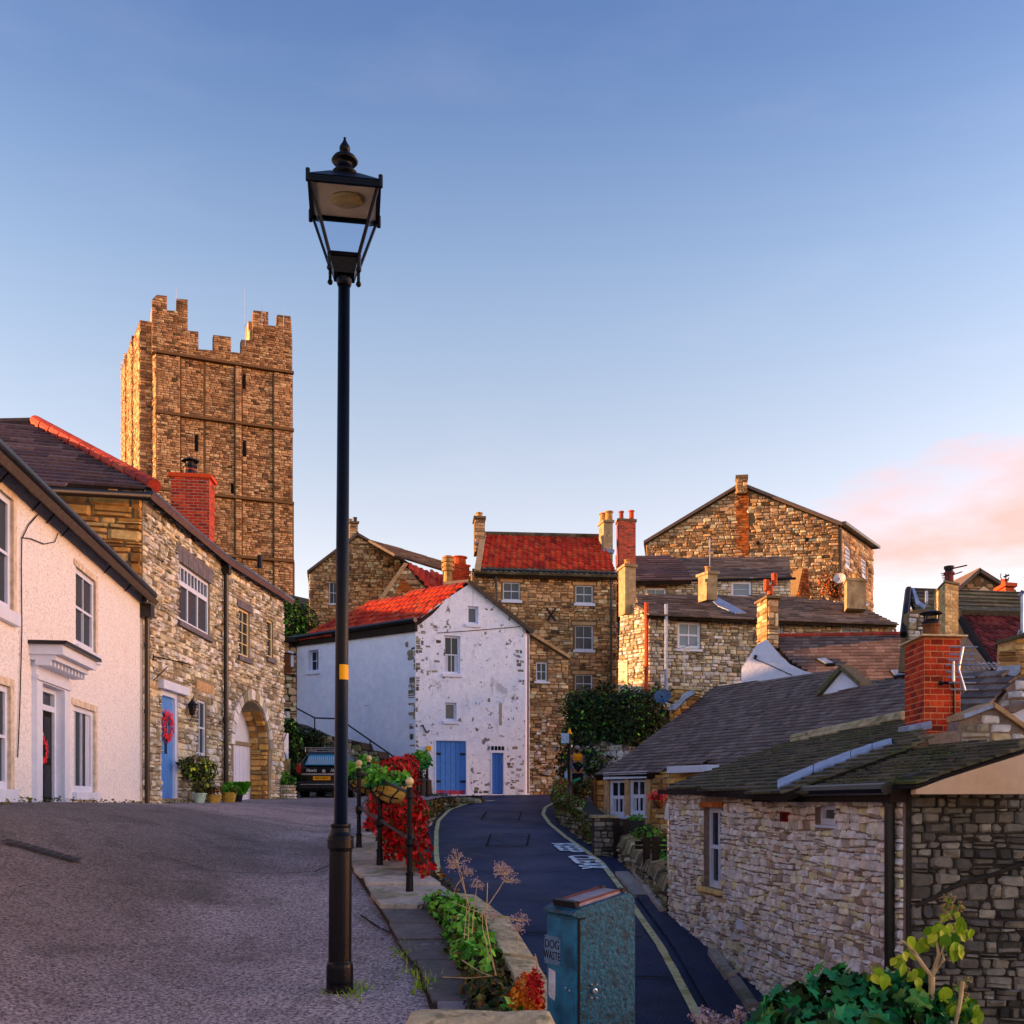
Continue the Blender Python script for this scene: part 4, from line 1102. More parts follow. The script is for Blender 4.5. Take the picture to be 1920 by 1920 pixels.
for k in range(15):
    t0, t1 = math.pi * k / 15 + .012, math.pi * (k + 1) / 15 - .012
    pl_ = [(ac + r_ * math.cos(t), spr + r_ * math.sin(t) * .95) for r_, t in ((rad_ + .005, t0), (rad_ + R.uniform(.24, .32), t0), (rad_ + R.uniform(.24, .32), t1), (rad_ + .005, t1))]
    MB().prism(S2, pl_, -.02, .05).build('voussoir', 'cottage_stone', SH)
# stones on the visible jamb inside the arch
jp0, jp1 = S2.w(aR - .02, 0, -.62), S2.w(aR - .02, 0, .0)
JS = wallplane(jp0.x, jp0.y, jp1.x, jp1.y)
jst = stones(JS, [(0.04, -.4), (.6, -.4), (.6, spr), (.04, spr)], ch=(.1, .2), cw=(.25, .6), rise=.05)
for k in range(7):                              # intrados courses
    t = math.pi * (k + .5) / 22
    for j in range(2):
        c = S2.w(ac + (rad_ - .01) * math.cos(t), spr + rad_ * .92 * math.sin(t), -.15 - j * .3)
        tt = (S2.u * -math.sin(t) + S2.v * math.cos(t)); nn = (S2.u * -math.cos(t) + S2.v * -math.sin(t))
        PS = Plane(c, S2.n, tt); PS.n = nn
        jst.append(stone(PS, -.14, .14, -.085, .085, .05, .2, 0, lambda a, b: 0, 0))
emit(wall2, 'jamb_stone', jst, 'tan_stone', 'jamb_rubble', cap=60)
GD = MB().box(S2, aL - .1, aR + .1, -.6, bT + .1, -.6, -.55, .5).build('garage_door', 'white_paint', SH)
for k in range(9):
    x0 = aL + (aR - aL) * k / 9
    MB().box(S2, x0 + .008, x0 + (aR - aL) / 9 - .008, -.3, spr + .1, -.55, -.53, .5).build('plank', 'white_paint', GD)
MB().box(S2, aL, aR, spr + .1, spr + .2, -.55, -.47, .5).build('door_lintel', 'cottage_mortar', SH)
# wall facing the viewer above the cream roof
S0 = wallplane(-12.5, 18.6, -7.3, 20.02)
L0 = Vector((5.2, 1.42)).length
wall0 = wall('wall', S0, [(0, 1), (L0, 1), (L0, EZ), (0, EZ)], 'brown_mortar', SH, depth=4)
st0 = stones(S0, [(1.5, 2.5), (L0, 2.5), (L0, EZ - .03), (1.5, EZ - .03)], ch=(.1, .24), cw=(.25, .7), rise=.05, rough=.2)
emit(wall0, 'stone', st0, 'tan_stone', 'rubble_stones', cap=70)
emit(wall1, 'stone', st1, 'cottage_stone', 'rubble_stones', cap=150)
emit(wall2, 'stone', st2, 'cottage_stone', 'rubble_stones', cap=80)
# hipped roof
hp0 = Vector((-7.3, 20.0, EZ + .02)); s_ = 4.0; pit = 2.72
HIP = hp0 + Vector((-s_, s_, pit))
u0 = S0.u
H1 = planepts(S0.w(0, EZ, 0), S0.w(L0, EZ, 0), HIP)
ov = .3
hpoly = [H1.at(28, 908), H1.at(287, 920), H1.at(66, 801), H1.at(0, 797), H1.at(-120, 800), H1.at(-120, 905)]
roof = slab('roof', H1, hpoly, -.08, .02, 'dark_timber', SH)
emit(roof, 'tile', tiles(H1, hpoly, cl=.30, tw=.6, th=.035, jit=.3, d0=.025), 'purple_tile', 'roof_tiles', cap=150)
# front slope of the roof (seen edge on) and gutter
H2 = planepts(S1.w(0, EZ, 0), S1.w(L1, EZ, 0), HIP); H2.n = H2.u.cross(H2.v); H2.n = H2.n if H2.n.z > 0 else -H2.n
ln = (Vector(S1.w(L1, EZ, 0)) - Vector(S1.w(0, EZ, 0))).length
bx = (HIP - Vector(S1.w(0, EZ, 0))); hb = bx.dot(H2.v); ha = bx.dot(H2.u)
slab('roof', H2, [(-.2, -.3), (ln + .0, -.3), (ln + .0, hb), (ha, hb)], -.05, .07, 'purple_tile', SH)
H3 = planepts(S2.w(0, EZ, 0), S2.w(L2, EZ, 0), S2.w(L2 * .5, EZ + pit, -4.0)); H3.n = H3.n if H3.n.z > 0 else -H3.n
slab('roof', H3, [(0, -.3), (L2 + .25, -.3), (L2 + .1, hb * .35), (L2 - 1.2, hb * .55), (0, hb)], -.05, .07, 'purple_tile', SH)
slab('lead_verge', H3, [(L2 - .9, -.2), (L2 + .27, -.28), (L2 + .15, hb * .3), (L2 - .4, hb * .3)], .07, .1, 'lead', SH)
hr = []
p0, p1 = H1.w(*H1.at(289, 917), .05), HIP + Vector((0, 0, .1))
nn_ = 11
rt = MB()
for k in range(nn_):
    a, b2 = p0.lerp(p1, k / nn_), p0.lerp(p1, (k + .97) / nn_)
    MB().tube([a, b2 + Vector((0, 0, .025))], [.15, .13], 10).build('ridge_tile', 'red_ridge', roof)
MB().tube([HIP + Vector((0, 0, .08)), HIP + Vector((-4, .2, .08))], .12, 8).build('ridge_tile', 'purple_tile', roof)
gp = [H1.w(*H1.at(28, 910), .0), H1.w(*H1.at(282, 924), .02)]
MB().tube([gp[0] + Vector((0, -.12, -.1)), gp[1] + Vector((.05, -.1, -.12))], .08, 8).build('gutter', 'black_gutter', SH, smooth=True)
g2 = [S1.w(-.1, EZ - .05, .15), S1.w(L1 * .5, EZ - .07, .15), S1.w(L1, EZ - .05, .15), S2.w(L2 * .5, EZ - .07, .15), S2.w(L2 + .25, EZ - .05, .15)]
MB().tube(g2, .085, 8).build('gutter', 'black_gutter', SH, smooth=True)
MB().box(S1, -.05, L1, EZ - .12, EZ + .05, .06, .12, .5).box(S2, 0, L2 + .2, EZ - .12, EZ + .05, .06, .12, .5).build('fascia', 'dark_timber', SH)
zb_ = yard_z(-7.2, 25.5)
MB().tube([S1.w(L1 - .05, EZ - .1, .13), S1.w(L1 - .05, 2, .13), S1.w(L1 - .05, zb_ - .1, .13)], .06, 10).tube([S1.w(L1 - .05, 1.95, .13), S1.w(L1 - .05, 2.08, .13)], .08, 10).wbox(S1.w(L1 - .05, EZ - .3, .13), .2, .2, .3).build('downpipe', 'black_gutter', SH)
# wall lantern, bracket
wl2 = thing('wall_lantern', 'small black carriage lantern between the blue door and the narrow window', 'wall lamp', S1.w(*S1.at(347, 1330), .05))
c = S1.w(*S1.at(347, 1328), .16)
MB().lathe(c + Vector((0, 0, -.16)), [(0, .02), (.02, .06), (.22, .1), (.24, .12), (.32, .04), (.36, .015)], 6).build('lantern_body', 'iron', wl2)
MB().tube([c + Vector((0, 0, -.16)), c + Vector((-.04, 0, -.3)), S1.w(*S1.at(347, 1345), .02)], .012, 6).build('bracket', 'iron', wl2)
br = thing('wall_bracket', 'black wrought iron hanging bracket on the brown stone wall', 'bracket', S1.w(*S1.at(284, 1240), .02))
q0 = S1.at(284, 1226)
MB().tube([S1.w(*S1.at(284, 1226), .03), S1.w(*S1.at(284, 1256), .03)], .018, 6).tube([S1.w(q0[0], q0[1] - .05, .03), S1.w(q0[0] + .1, q0[1] - .12, .4), S1.w(q0[0] + .1, q0[1] - .2, .75)], .014, 6).tube([S1.w(q0[0], q0[1] - .55, .03), S1.w(q0[0] + .08, q0[1] - .25, .3)], .012, 6).build('bracket_bar', 'iron', br)

wb_ = []
for S, L in ((CR, LEN), (S1, L1), (S2, L2)):
    for k in range(int(L * 26)):
        a = R.uniform(0, L); p = S.w(a, 0, R.uniform(.02, .12))
        if S is S2 and aL - .1 < a < aR + .1: continue
        wb_.append(leaf(Vector((p.x, p.y, yard_z(p.x, p.y) + R.uniform(.0, .07))), Vector((R.gauss(.6, .5), R.gauss(-.3, .5), .8)), R.uniform(.03, .08)))
WBW = mass('wall_foot_weeds', wb_, 'leaf_olive'); prop(WBW, 'low olive weeds growing along the foot of the left-hand houses', 'weeds', kind='stuff')
# ------------------------------------------------------------------ chimneys: a reusable builder
def chimney(parent, p, q, r_, z0, z1, style, name='chimney', cap=None, capm='grey_render', L_=.225, H_=.078, pots=(), cap_h=.12, capn=60, minpx=9, over=.06, mortar=None, rowname='brick'):
    """A stack on plan p (nearest corner), q (along its right face), r_ (along its left face)."""
    p, q, r_ = Vector(p), Vector(q), Vector(r_); s = q + r_ - p
    k = MB()
    vs = [(*c, z) for z in (z0, z1) for c in (p, q, s, r_)]
    k.add(vs, [(0, 1, 2, 3), (4, 5, 6, 7), (0, 1, 5, 4), (1, 2, 6, 5), (2, 3, 7, 6), (3, 0, 4, 7)], .5)
    if style in ('red_brick', 'yellow_brick'):
        o = k.build(name, mortar or 'pale_mortar', parent)
        pc = []
        for (a, b2) in ((p, q), (r_, p) if p.x > 0 else (q, s)):
            S = wallplane(a.x, a.y, b2.x, b2.y); L = (b2 - a).length
            pc += bricks(S, [(0, z0), (L, z0), (L, z1), (0, z1)], L_, H_)
        emit(o, rowname, pc, style, 'brick_courses', cap=capn, minpx=minpx)
    elif style.endswith('stone'):
        o = k.build(name, 'brown_mortar', parent)
        pc = []
        for (a, b2) in ((p, q), (r_, p) if p.x > 0 else (q, s)):
            S = wallplane(a.x, a.y, b2.x, b2.y); L = (b2 - a).length
            pc += stones(S, [(0, z0), (L, z0), (L, z1), (0, z1)], ch=(.12, .22), cw=(.2, .5), rise=.04)
        emit(o, 'stone', pc, style, 'rubble_stones', cap=capn, minpx=minpx)
    else:
        o = k.build(name, style, parent)
    c = (p + q + r_ + s) / 4
    def exp(f): return [(*(c + (v - c) * f), 0) for v in (p, q, s, r_)]
    f = 1 + over * 2 / max((q - p).length, .3)
    cb_ = MB(); a = exp(f)
    cb_.add([(x, y, z1 + .001) for x, y, _ in a] + [(x, y, z1 + cap_h) for x, y, _ in a], [(0, 1, 2, 3), (4, 5, 6, 7), (0, 1, 5, 4), (1, 2, 6, 5), (2, 3, 7, 6), (3, 0, 4, 7)], .5)
    if cap == 'flaunch':
        a2 = exp(.45)
        cb_.add([(x, y, z1 + cap_h) for x, y, _ in a] + [(x, y, z1 + cap_h * 2.0) for x, y, _ in a2], [(4, 5, 6, 7), (0, 1, 5, 4), (1, 2, 6, 5), (2, 3, 7, 6), (3, 0, 4, 7)], .5)
    cb_.build('chimney_cap', capm, o)
    for (t, rad, h, pm, kind) in pots:
        b_ = r_.lerp(q, t) if True else c
        b_ = Vector((b_.x, b_.y, z1 + cap_h * (1.6 if cap == 'flaunch' else 1)))
        if kind == 'roll':
            pr = [(0, rad), (h * .55, rad * .8)] + [(h * (.55 + .45 * j / 6), rad * (1.15 if j % 2 else .95)) for j in range(7)]
        elif kind == 'cowl':
            pr = [(0, rad), (h * .5, rad * .9), (h * .5, rad * 1.1), (h * .62, rad * 1.1), (h * .62, rad * .6), (h * .8, rad * .6), (h * .8, rad * 1.35), (h * .86, rad * 1.35), (h, rad * .3)]
        else:
            pr = [(0, rad), (h * .1, rad), (h * .12, rad * .85), (h * .85, rad * .78), (h * .87, rad), (h, rad), (h, rad * .6)]
        MB().lathe(b_, pr, 12).build('chimney_pot', pm, o, smooth=False)
    return o
def X(px, Y): return (px - CX) / F * Y
def Zz(py, Y): return (CY - py) / F * Y
chimney(SH, (X(320, 26), 26), (X(393, 26.15), 26.15), (X(320, 26) - .05, 26.6), 5.5, Zz(893, 26), 'red_brick', capm='red_brick', cap_h=.1, pots=((.42, .16, .2, 'terracotta', 'plain'), (.42, .17, .52, 'iron', 'cowl')), capn=90, minpx=8)
MB().tube([V(487, 1065, 29), V(487, 1042, 29)], .08, 8).build('vent_pipe', 'iron', SH)
# ------------------------------------------------------------------ white gabled house at the end of the lane
WH = thing('white_house', 'whitewashed gabled house with blue double doors and a red pantile roof', 'house', (-1.5, 38, .2))
WG = wallpx(779, 37, 985, 38.5)
WL = wallplane(-8.63, 40.6, X(779, 37), 37)
for (TL, BR, kw_) in (((877, 1136), (897, 1171), dict(cols=1, rows=1, glass='glass_dim')), ((833, 1191), (863, 1264), dict(cols=2, rows=2, sash=True, curtain=True)), ((834, 1317), (856, 1352), dict(cols=1, rows=1, glass='glass_dim'))):
    window(WH, WG, TL, BR, reveal=.18, sill='white_render_plain', sill_drop=.12, rmat='white_render_plain', fw=.07, **kw_)
window(WH, WL, (577, 1220), (597, 1257), cols=2, rows=2, reveal=.25, sill='white_render_plain', sill_drop=.14, rmat='white_render_plain', fw=.05)
dd = WG.rect((815, 1386), (876, 1490)); hole(WG, dd, .12, 'white_paint')
sd2 = WG.rect((920, 1409), (946, 1489)); hole(WG, sd2, .12, 'white_paint')
niche = WL.rect((681, 1323), (692, 1353)); WL.holes.append(([(niche[0], niche[2]), (niche[1], niche[2]), (niche[1], niche[3]), (niche[0], niche[3])], .04, 'white_render_plain'))
gp_ = [WG.at(*p) for p in ((779, 1500), (779, 1160), (880, 1095), (985, 1180), (985, 1500))]
gw = wall('wall', WG, gp_, 'white_render', WH, depth=.5)
WLL = Vector((X(779, 37) + 8.63, 37 - 40.6)).length
EZW = 6.5
lw = wall('wall', WL, [(0, -.5), (WLL, -.5), (WLL, EZW + .1), (0, EZW - .05)], 'white_render_plain', WH, depth=.5)
# niche back in render colour, rear walls
MB().box(WL, niche[0], niche[1], niche[2], niche[3], -.06, -.035, .5).build('niche', 'white_render_plain', WH)
bk_ = MB(); bk_.add([(-8.63, 40.6, -.5), (-8.63, 40.6, EZW), (-4, 47, EZW), (-4, 47, -.5), (X(985, 38.5), 38.5, -.5), (X(985, 38.5), 38.5, 6.4), (2, 45, 6.4), (2, 45, -.5)], [(0, 1, 2, 3), (4, 5, 6, 7)], .5)
bk_.build('side_wall', 'white_render_plain', WH)
def door_planks(parent, S, rect, m, n, name, d=-.1, hinges=True, handle=True):
    a0, a1, b0, b1 = rect
    o = MB().box(S, a0 + .05, a1 - .05, b0 + .02, b1 - .05, d - .04, d, .5).build(name, m, parent)
    w_ = (a1 - a0 - .1) / n
    for k in range(n):
        MB().box(S, a0 + .05 + w_ * k + .008, a0 + .05 + w_ * (k + 1) - .008, b0 + .03, b1 - .06, d, d + .022).build('plank', m, o)
    fr = MB().box(S, a0, a0 + .05, b0, b1, d - .05, .02, .5).box(S, a1 - .05, a1, b0, b1, d - .05, .02, .5).box(S, a0 + .05, a1 - .05, b1 - .05, b1, d - .05, .02, .5)
    fr.build('door_frame', 'white_paint', parent)
    return o
bd = door_planks(WH, WG, dd, 'blue_paint', 6, 'double_door')
for (fx0, fx1, fy) in ((-.02, .2, .74), (-.02, .2, .24), (.8, 1.04, .74), (.8, 1.04, .24)):
    wdt = dd[1] - dd[0]
    MB().box(WG, dd[0] + wdt * fx0, dd[0] + wdt * fx1, dd[2] + (dd[3] - dd[2]) * fy - .04, dd[2] + (dd[3] - dd[2]) * fy + .04, -.078, .03 if False else -.05, .5).build('strap_hinge', 'iron', bd)
MB().box(WG, dd[0] + .06, dd[1] - .06, dd[2] + .0, dd[2] + .16, -.078, -.072, .5).build('worn_kickboard', 'red_wear', bd)
door_planks(WH, WG, sd2, 'blue_paint', 3, 'side_door')
vt = MB()
for k in range(4):
    x0 = sd2[0] + (sd2[1] - sd2[0]) * k / 4
    vt.box(WG, x0 + .02, x0 + .12, sd2[3] + .05, sd2[3] + .2, -.01, .015, .5)
vt.build('door_vent', 'interior', WH)
# bare masonry showing where the corner render has fallen away
cornerp = [WL.at(757, 1200), WL.at(779, 1200), WL.at(779, 1400), WL.at(768, 1400), WL.at(764, 1300), WL.at(768, 1260)]
emit(lw, 'bare_stone', stones(WL, cornerp, ch=(.07, .2), cw=(.1, .3), rise=.03, keep=.5, rough=.4), 'dark_stone', 'bare_masonry', cap=30, minpx=6)
cornerp = [WG.at(779, 1450), WG.at(786, 1450), WG.at(784, 1330), WG.at(790, 1240), WG.at(800, 1180), WG.at(790, 1165), WG.at(779, 1165)]
emit(gw, 'bare_stone', stones(WG, cornerp, ch=(.06, .16), cw=(.08, .28), rise=.02, keep=.5, rough=.4), 'dark_stone', 'bare_masonry', cap=30, minpx=6)
for reg, kp in (([(795, 1165), (835, 1165), (835, 1300), (800, 1290)], .10), ([(950, 1400), (983, 1395), (983, 1486), (950, 1486)], .3), ([(880, 1474), (918, 1474), (918, 1488), (880, 1488)], .5), ([(786, 1440), (812, 1450), (812, 1488), (786, 1488)], .3), ([(962, 1185), (984, 1190), (984, 1300), (972, 1290)], .14), ([(880, 1452), (903, 1445), (905, 1470), (882, 1470)], .3)):
    emit(gw, 'bare_stone', stones(WG, [WG.at(*p) for p in reg], ch=(.06, .14), cw=(.08, .25), rise=.008, keep=kp), 'dark_stone', 'bare_masonry', cap=10, minpx=6)
# iron tie, slit, yellow box, cable
qa = WG.at(795, 1368)
MB().tube([WG.w(qa[0] - .12 + .0, qa[1] + .12, .03), WG.w(qa[0] - .05, qa[1] + .17, .03), WG.w(qa[0] + .02, qa[1], .03), WG.w(qa[0] + .12, qa[1] - .12, .03), WG.w(qa[0] + .2, qa[1] - .02, .03)], .025, 6).build('wall_tie', 'iron', WH)
qb = WG.rect((936, 1318), (941, 1360)); MB().box(WG, *qb, 0, .012, .5).build('vent_slit', 'dark_stone', WH)
qb = WG.rect((799, 1399), (807, 1407)); MB().box(WG, *qb, 0, .12, .5).build('alarm_box', 'yellow_paint', WH)
MB().tube([WG.w(*WG.at(820, 1187), .03), WG.w(*WG.at(880, 1183), .03), WG.w(*WG.at(975, 1175), .03)], .012, 5).build('cable', 'iron', WH)
# pantile roof
WR = planepts(WL.w(0, EZW, 0), WL.w(WLL, EZW, 0), V(880, 1095, 37.7))
rp = [WR.at(*p) for p in ((553, 1202), (640, 1186), (720, 1176), (783, 1166), (880, 1092), (800, 1107), (700, 1127), (655, 1150), (600, 1176))]
rf = slab('roof', WR, rp, -.12, .0, 'dark_timber', WH)
nt_ = tiles(WR, rp, cl=.33, tw=.25, th=.045, pan=.04, jit=.12, d0=.01)
emit(rf, 'pantile', nt_, 'pantile', 'pantile_courses', cap=120, minpx=9)
MB().box(WL, -.2, WLL + .1, EZW - .35, EZW + .0, .0, .12, .5).build('eaves_board', 'dark_timber', WH)
MB().tube([WL.w(-.3, EZW - .05, .22), WL.w(WLL + .15, EZW + .04, .2)], .09, 8).build('gutter', 'black_gutter', WH)
# right slope and verge
RG = planepts(V(880, 1093, 37.7), V(990, 1180, 38.5), V(880, 1093, 37.7) + Vector((.3, 6, 0)))
RG.n = RG.n if RG.n.z > 0 else -RG.n
c0, c1 = RG.at(880, 1093), (V(988, 1183, 38.5) - RG.o).length
slab('roof', RG, [(-.1, -.15), (c1 + .2, -.15), (c1 + .2, 6), (-.1, 6)], -.04, .09, 'slate_tile', WH)

# handrail and stone stair wall beside the white house
SW = thing('stair_wall', 'dark overgrown rubble stair wall below the white house', 'wall', V(640, 1480, 36.3))
SP = wallpx(536, 36.6, 792, 35.6)
spoly = [SP.at(*p) for p in ((536, 1500), (792, 1500), (792, 1462), (775, 1455), (770, 1440), (745, 1437), (740, 1424), (712, 1421), (708, 1408), (680, 1404), (676, 1392), (655, 1388), (630, 1382), (598, 1376), (575, 1366), (553, 1356), (536, 1352))]
sw = slab('wall', SP, spoly, -1.2, 0, 'dark_mortar', SW)
emit(sw, 'stone', stones(SP, spoly, ch=(.12, .25), cw=(.2, .6), rise=.09, rough=.3), 'moss_stone', 'rubble_stones', cap=110, minpx=8)
emit(SW, 'ivy_leaf', leaves([((V(560, 1382, 36.1)), (1.0, .25, .35)), (V(600, 1400, 36.1), (.7, .2, .2)), (V(548, 1420, 36), (.4, .25, .8)), (V(760, 1452, 35.2), (.8, .3, .25))], 1500, .13), 'leaf_dark', 'ivy_leaves', cap=0)
HR = thing('handrail', 'thin black handrail climbing the steps along the white wall', 'handrail', V(690, 1415, 36.2))
yh = 36.0
MB().tube([V(556, 1328, 37.2), V(590, 1346, 36.9), V(640, 1348, 36.5), V(655, 1361, 36.4), V(740, 1420, 35.8)], .028, 8).build('rail', 'iron', HR)
for (px, y0, y1, Y) in ((590, 1346, 1380, 36.9), (694, 1389, 1420, 36.1), (740, 1420, 1445, 35.8)): MB().tube([V(px, y0, Y), V(px, y1, Y)], .025, 6).build('post', 'iron', HR)

# ------------------------------------------------------------------ outbuilding strip between stone house and white house
OB = thing('brown_outbuilding', 'narrow dark stone outbuilding squeezed left of the white house', 'outbuilding', V(540, 1490, 40))
OP = wallpx(500, 40.2, 558, 40.6)
op = [OP.at(*p) for p in ((500, 1500), (558, 1500), (556, 1205), (500, 1190))]
ow = slab('wall', OP, op, -3, 0, 'dark_mortar', OB)
emit(ow, 'stone', stones(OP, op, ch=(.14, .28), cw=(.2, .5), rise=.05), 'brown_stone', 'rubble_stones', cap=40, minpx=8)
o_ = MB().box(OP, *OP.rect((500, 1222), (545, 1262)), .0, .08, .5).build('timber_panel', 'brown_timber', OB)
MB().box(OP, *OP.rect((500, 1195), (557, 1206)), -.2, .35, .5).build('eaves_board', 'dark_timber', OB)
MB().tube([V(541, 1222, 40), V(548, 1224, 40), V(548, 1250, 40)], .06, 8).build('waste_pipe', 'white_paint', OB)
MB().tube([V(524, 1222, 39.9), V(556, 1228, 39.9)], .03, 6).tube([V(524, 1262, 39.9), V(556, 1268, 39.9)], .03, 6).build('pipe', 'iron', OB)
SG = thing('number_sign', 'small white square sign on the dark outbuilding by the archway', 'sign', V(536, 1340, 36.5))
SGP = wallpx(528, 36.4, 543, 36.4)
MB().box(SGP, *SGP.rect((529, 1334), (543, 1346)), 0, .03, .5).build('sign_board', 'text_white', SG)
MB().box(SGP, *SGP.rect((527, 1329), (545, 1334)), -.02, .05, .5).build('sign_hood', 'iron', SG)
textmesh('lettering', 'R', SGP, *SGP.at(536, 1340), .2, 'text_black', SG, d=.032)

# ------------------------------------------------------------------ narrow annex right of the white house
AN = thing('stone_annex', 'narrow lean-to stone annex with pale coping right of the white house', 'house', V(1020, 1488, 39.3))
AP = wallpx(975, 39.2, 1066, 39.6)
window(AN, AP, (1005, 1241), (1026, 1278), cols=2, rows=2, reveal=.12, sill='white_paint', sill_drop=.08)
ap = [AP.at(*p) for p in ((975, 1500), (975, 1181), (1066, 1238), (1066, 1500))]
aw = wall('wall', AP, ap, 'brown_mortar', AN, depth=5)
emit(aw, 'stone', stones(AP, ap, rects=AP.rects, ch=(.1, .18), cw=(.13, .34), rise=.06, rough=.3), 'brown_stone', 'rubble_stones', cap=60, minpx=9)
emit(aw, 'pale_stone', stones(AP, [AP.at(*p) for p in ((990, 1485), (1050, 1485), (1050, 1400), (1020, 1330), (990, 1340))], ch=(.1, .18), cw=(.13, .3), rise=.075, keep=.5, rough=.3), 'pink_stone', 'pale_rubble', cap=40, minpx=9)
ca, cb2 = AP.at(984, 1184), AP.at(1068, 1236)
MB().prism(AP, [(ca[0], ca[1]), (cb2[0], cb2[1]), (cb2[0], cb2[1] + .12), (ca[0], ca[1] + .12)], -.3, .14).build('coping', 'sand_stone', AN)
MB().tube([V(988, 1185, 38.9), V(988, 1488, 38.9)], .07, 8).build('downpipe', 'black_gutter', AN)

# ------------------------------------------------------------------ tall stone house with bright red roof
TR_ = thing('red_roofed_house', 'tall stone house with bright red pantile roof and chimneys at both ends', 'house', V(1020, 1300, 50.5))
TP = wallpx(886, 50, 1156, 51)
for (TL, BR, kw_) in (((943, 1091), (975, 1126), {}), ((1079, 1097), (1112, 1132), {}), ((1078, 1172), (1112, 1219), {}), ((1078, 1264), (1111, 1300), {}), ((955, 1168), (978, 1190), {})):
    window(TR_, TP, TL, BR, cols=2, rows=2, sash=True, reveal=.14, sill='white_paint', lintel='sand_stone', glass='glass_dim', sill_drop=.14, sill_out=.12)
tp_ = [TP.at(*p) for p in ((886, 1330), (1156, 1330), (1156, 1076), (886, 1068))]
tw_ = wall('wall', TP, tp_, 'brown_mortar', TR_, depth=7)
rects = [(a - .1, b, c, d) for a, b, c, d in TP.rects] + [(a - .2, b + .2, c - .16, c) for a, b, c, d in TP.rects] + [(a - .2, b + .2, d, d + .17) for a, b, c, d in TP.rects]
emit(tw_, 'stone', stones(TP, tp_, rects=rects, ch=(.12, .21), cw=(.16, .42), rise=.06, rough=.28), 'brown_stone', 'rubble_stones', cap=260, minpx=9)
rs_ = TP.w(*TP.at(1156, 1200), 0); RSW = Plane((rs_.x, rs_.y, 0), (-TP.n.x, -TP.n.y, 0), (0, 0, 1)); RSW.n = Vector((TP.u.x, TP.u.y, 0))
mass('side_stones', stones(RSW, [(0, 5), (4, 5), (4, 11.2), (0, 11.2)], ch=(.12, .21), cw=(.16, .42), rise=.06), 'brown_stone', tw_, 'stuff')
xq = TP.at(1033, 1153)
for sg in (1, -1):
    MB().prism(TP, [(xq[0] - .26, xq[1] - .3 * sg), (xq[0] - .18, xq[1] - .34 * sg), (xq[0] + .26, xq[1] + .3 * sg), (xq[0] + .18, xq[1] + .34 * sg)], .08 + .02 * sg, .12 + .02 * sg).build('wall_tie', 'iron', TR_)
MB().tube([V(930, 1074, 49.9), V(930, 1150, 49.9)], .06, 8).build('downpipe', 'black_gutter', TR_)
MB().tube([V(1136, 1082, 50.6), V(1146, 1090, 50.6), V(1146, 1300, 50.6)], .06, 8).build('downpipe', 'black_gutter', TR_)
e0, e1 = TP.w(*TP.at(886, 1068), 0), TP.w(*TP.at(1156, 1076), 0)
TRP = planepts(e0, e1, e0 + (-TP.n) * 4.2 + Vector((0, 0, 2.9)))
rp = [TRP.at(*p) for p in ((889, 1075), (1158, 1083), (1128, 1009), (901, 1004))]
rf = slab('roof', TRP, rp, -.15, 0, 'dark_timber', TR_)
allt = tiles(TRP, rp, cl=.36, tw=.29, th=.06, pan=.055, jit=.12, d0=.01)
lowb = min(p[1] for p in rp) + .62
emit(rf, 'pantile', [t for t in allt if (Vector(t[0][0]) - TRP.o).dot(TRP.v) > lowb], 'pantile', 'pantile_courses', cap=290, minpx=8)
mass('mossy_eaves_course', [t for t in allt if (Vector(t[0][0]) - TRP.o).dot(TRP.v) <= lowb], 'mossy_tile', rf, 'stuff')
rr = rp[3], rp[2]
k = 0
for i in range(18):
    a = TRP.w(rr[0][0] + (rr[1][0] - rr[0][0]) * i / 18, rr[0][1] + (rr[1][1] - rr[0][1]) * i / 18, .1); b2 = TRP.w(rr[0][0] + (rr[1][0] - rr[0][0]) * (i + .97) / 18, rr[0][1] + (rr[1][1] - rr[0][1]) * (i + .97) / 18, .1)
    MB().tube([a, b2], .13, 8).build('ridge_tile', 'mossy_tile', rf)
MB().tube([e0 + Vector((0, -.25, -.08)), e1 + Vector((0, -.25, -.08))], .08, 8).build('gutter', 'black_gutter', TR_)
vv = MB().prism(TRP, [rp[0], (rp[0][0] + .3, rp[0][1]), (rp[3][0] + .3, rp[3][1]), rp[3]], .06, .2); vv.build('verge_stone', 'sand_stone', TR_)
chimney(TR_, (X(890, 53), 53), (X(909, 53.1), 53.1), (X(888, 54), 54), Zz(1035, 53), Zz(972, 53), 'brown_stone', capm='brown_mortar', pots=((.5, .2, .32, 'buff_pot', 'plain'),), capn=10)
MB().prism(TRP, [TRP.at(*p) for p in ((889, 1022), (912, 1016), (914, 1004), (891, 1004))], .02, .09).build('lead_flashing', 'lead', TR_)
chimney(TR_, (X(1132, 53.5), 53.5), (X(1149, 53.6), 53.6), (X(1123, 54.3), 54.3), Zz(1050, 53), Zz(979, 53.5), 'grey_render', capm='grey_render', pots=((.3, .22, .5, 'buff_pot', 'plain'), (.72, .24, .52, 'buff_pot', 'plain')))
MB().prism(TRP, [TRP.at(*p) for p in ((1126, 1012), (1133, 1030), (1152, 1034), (1150, 1040), (1130, 1036), (1121, 1010))], .03, .1).build('lead_flashing', 'lead', TR_)

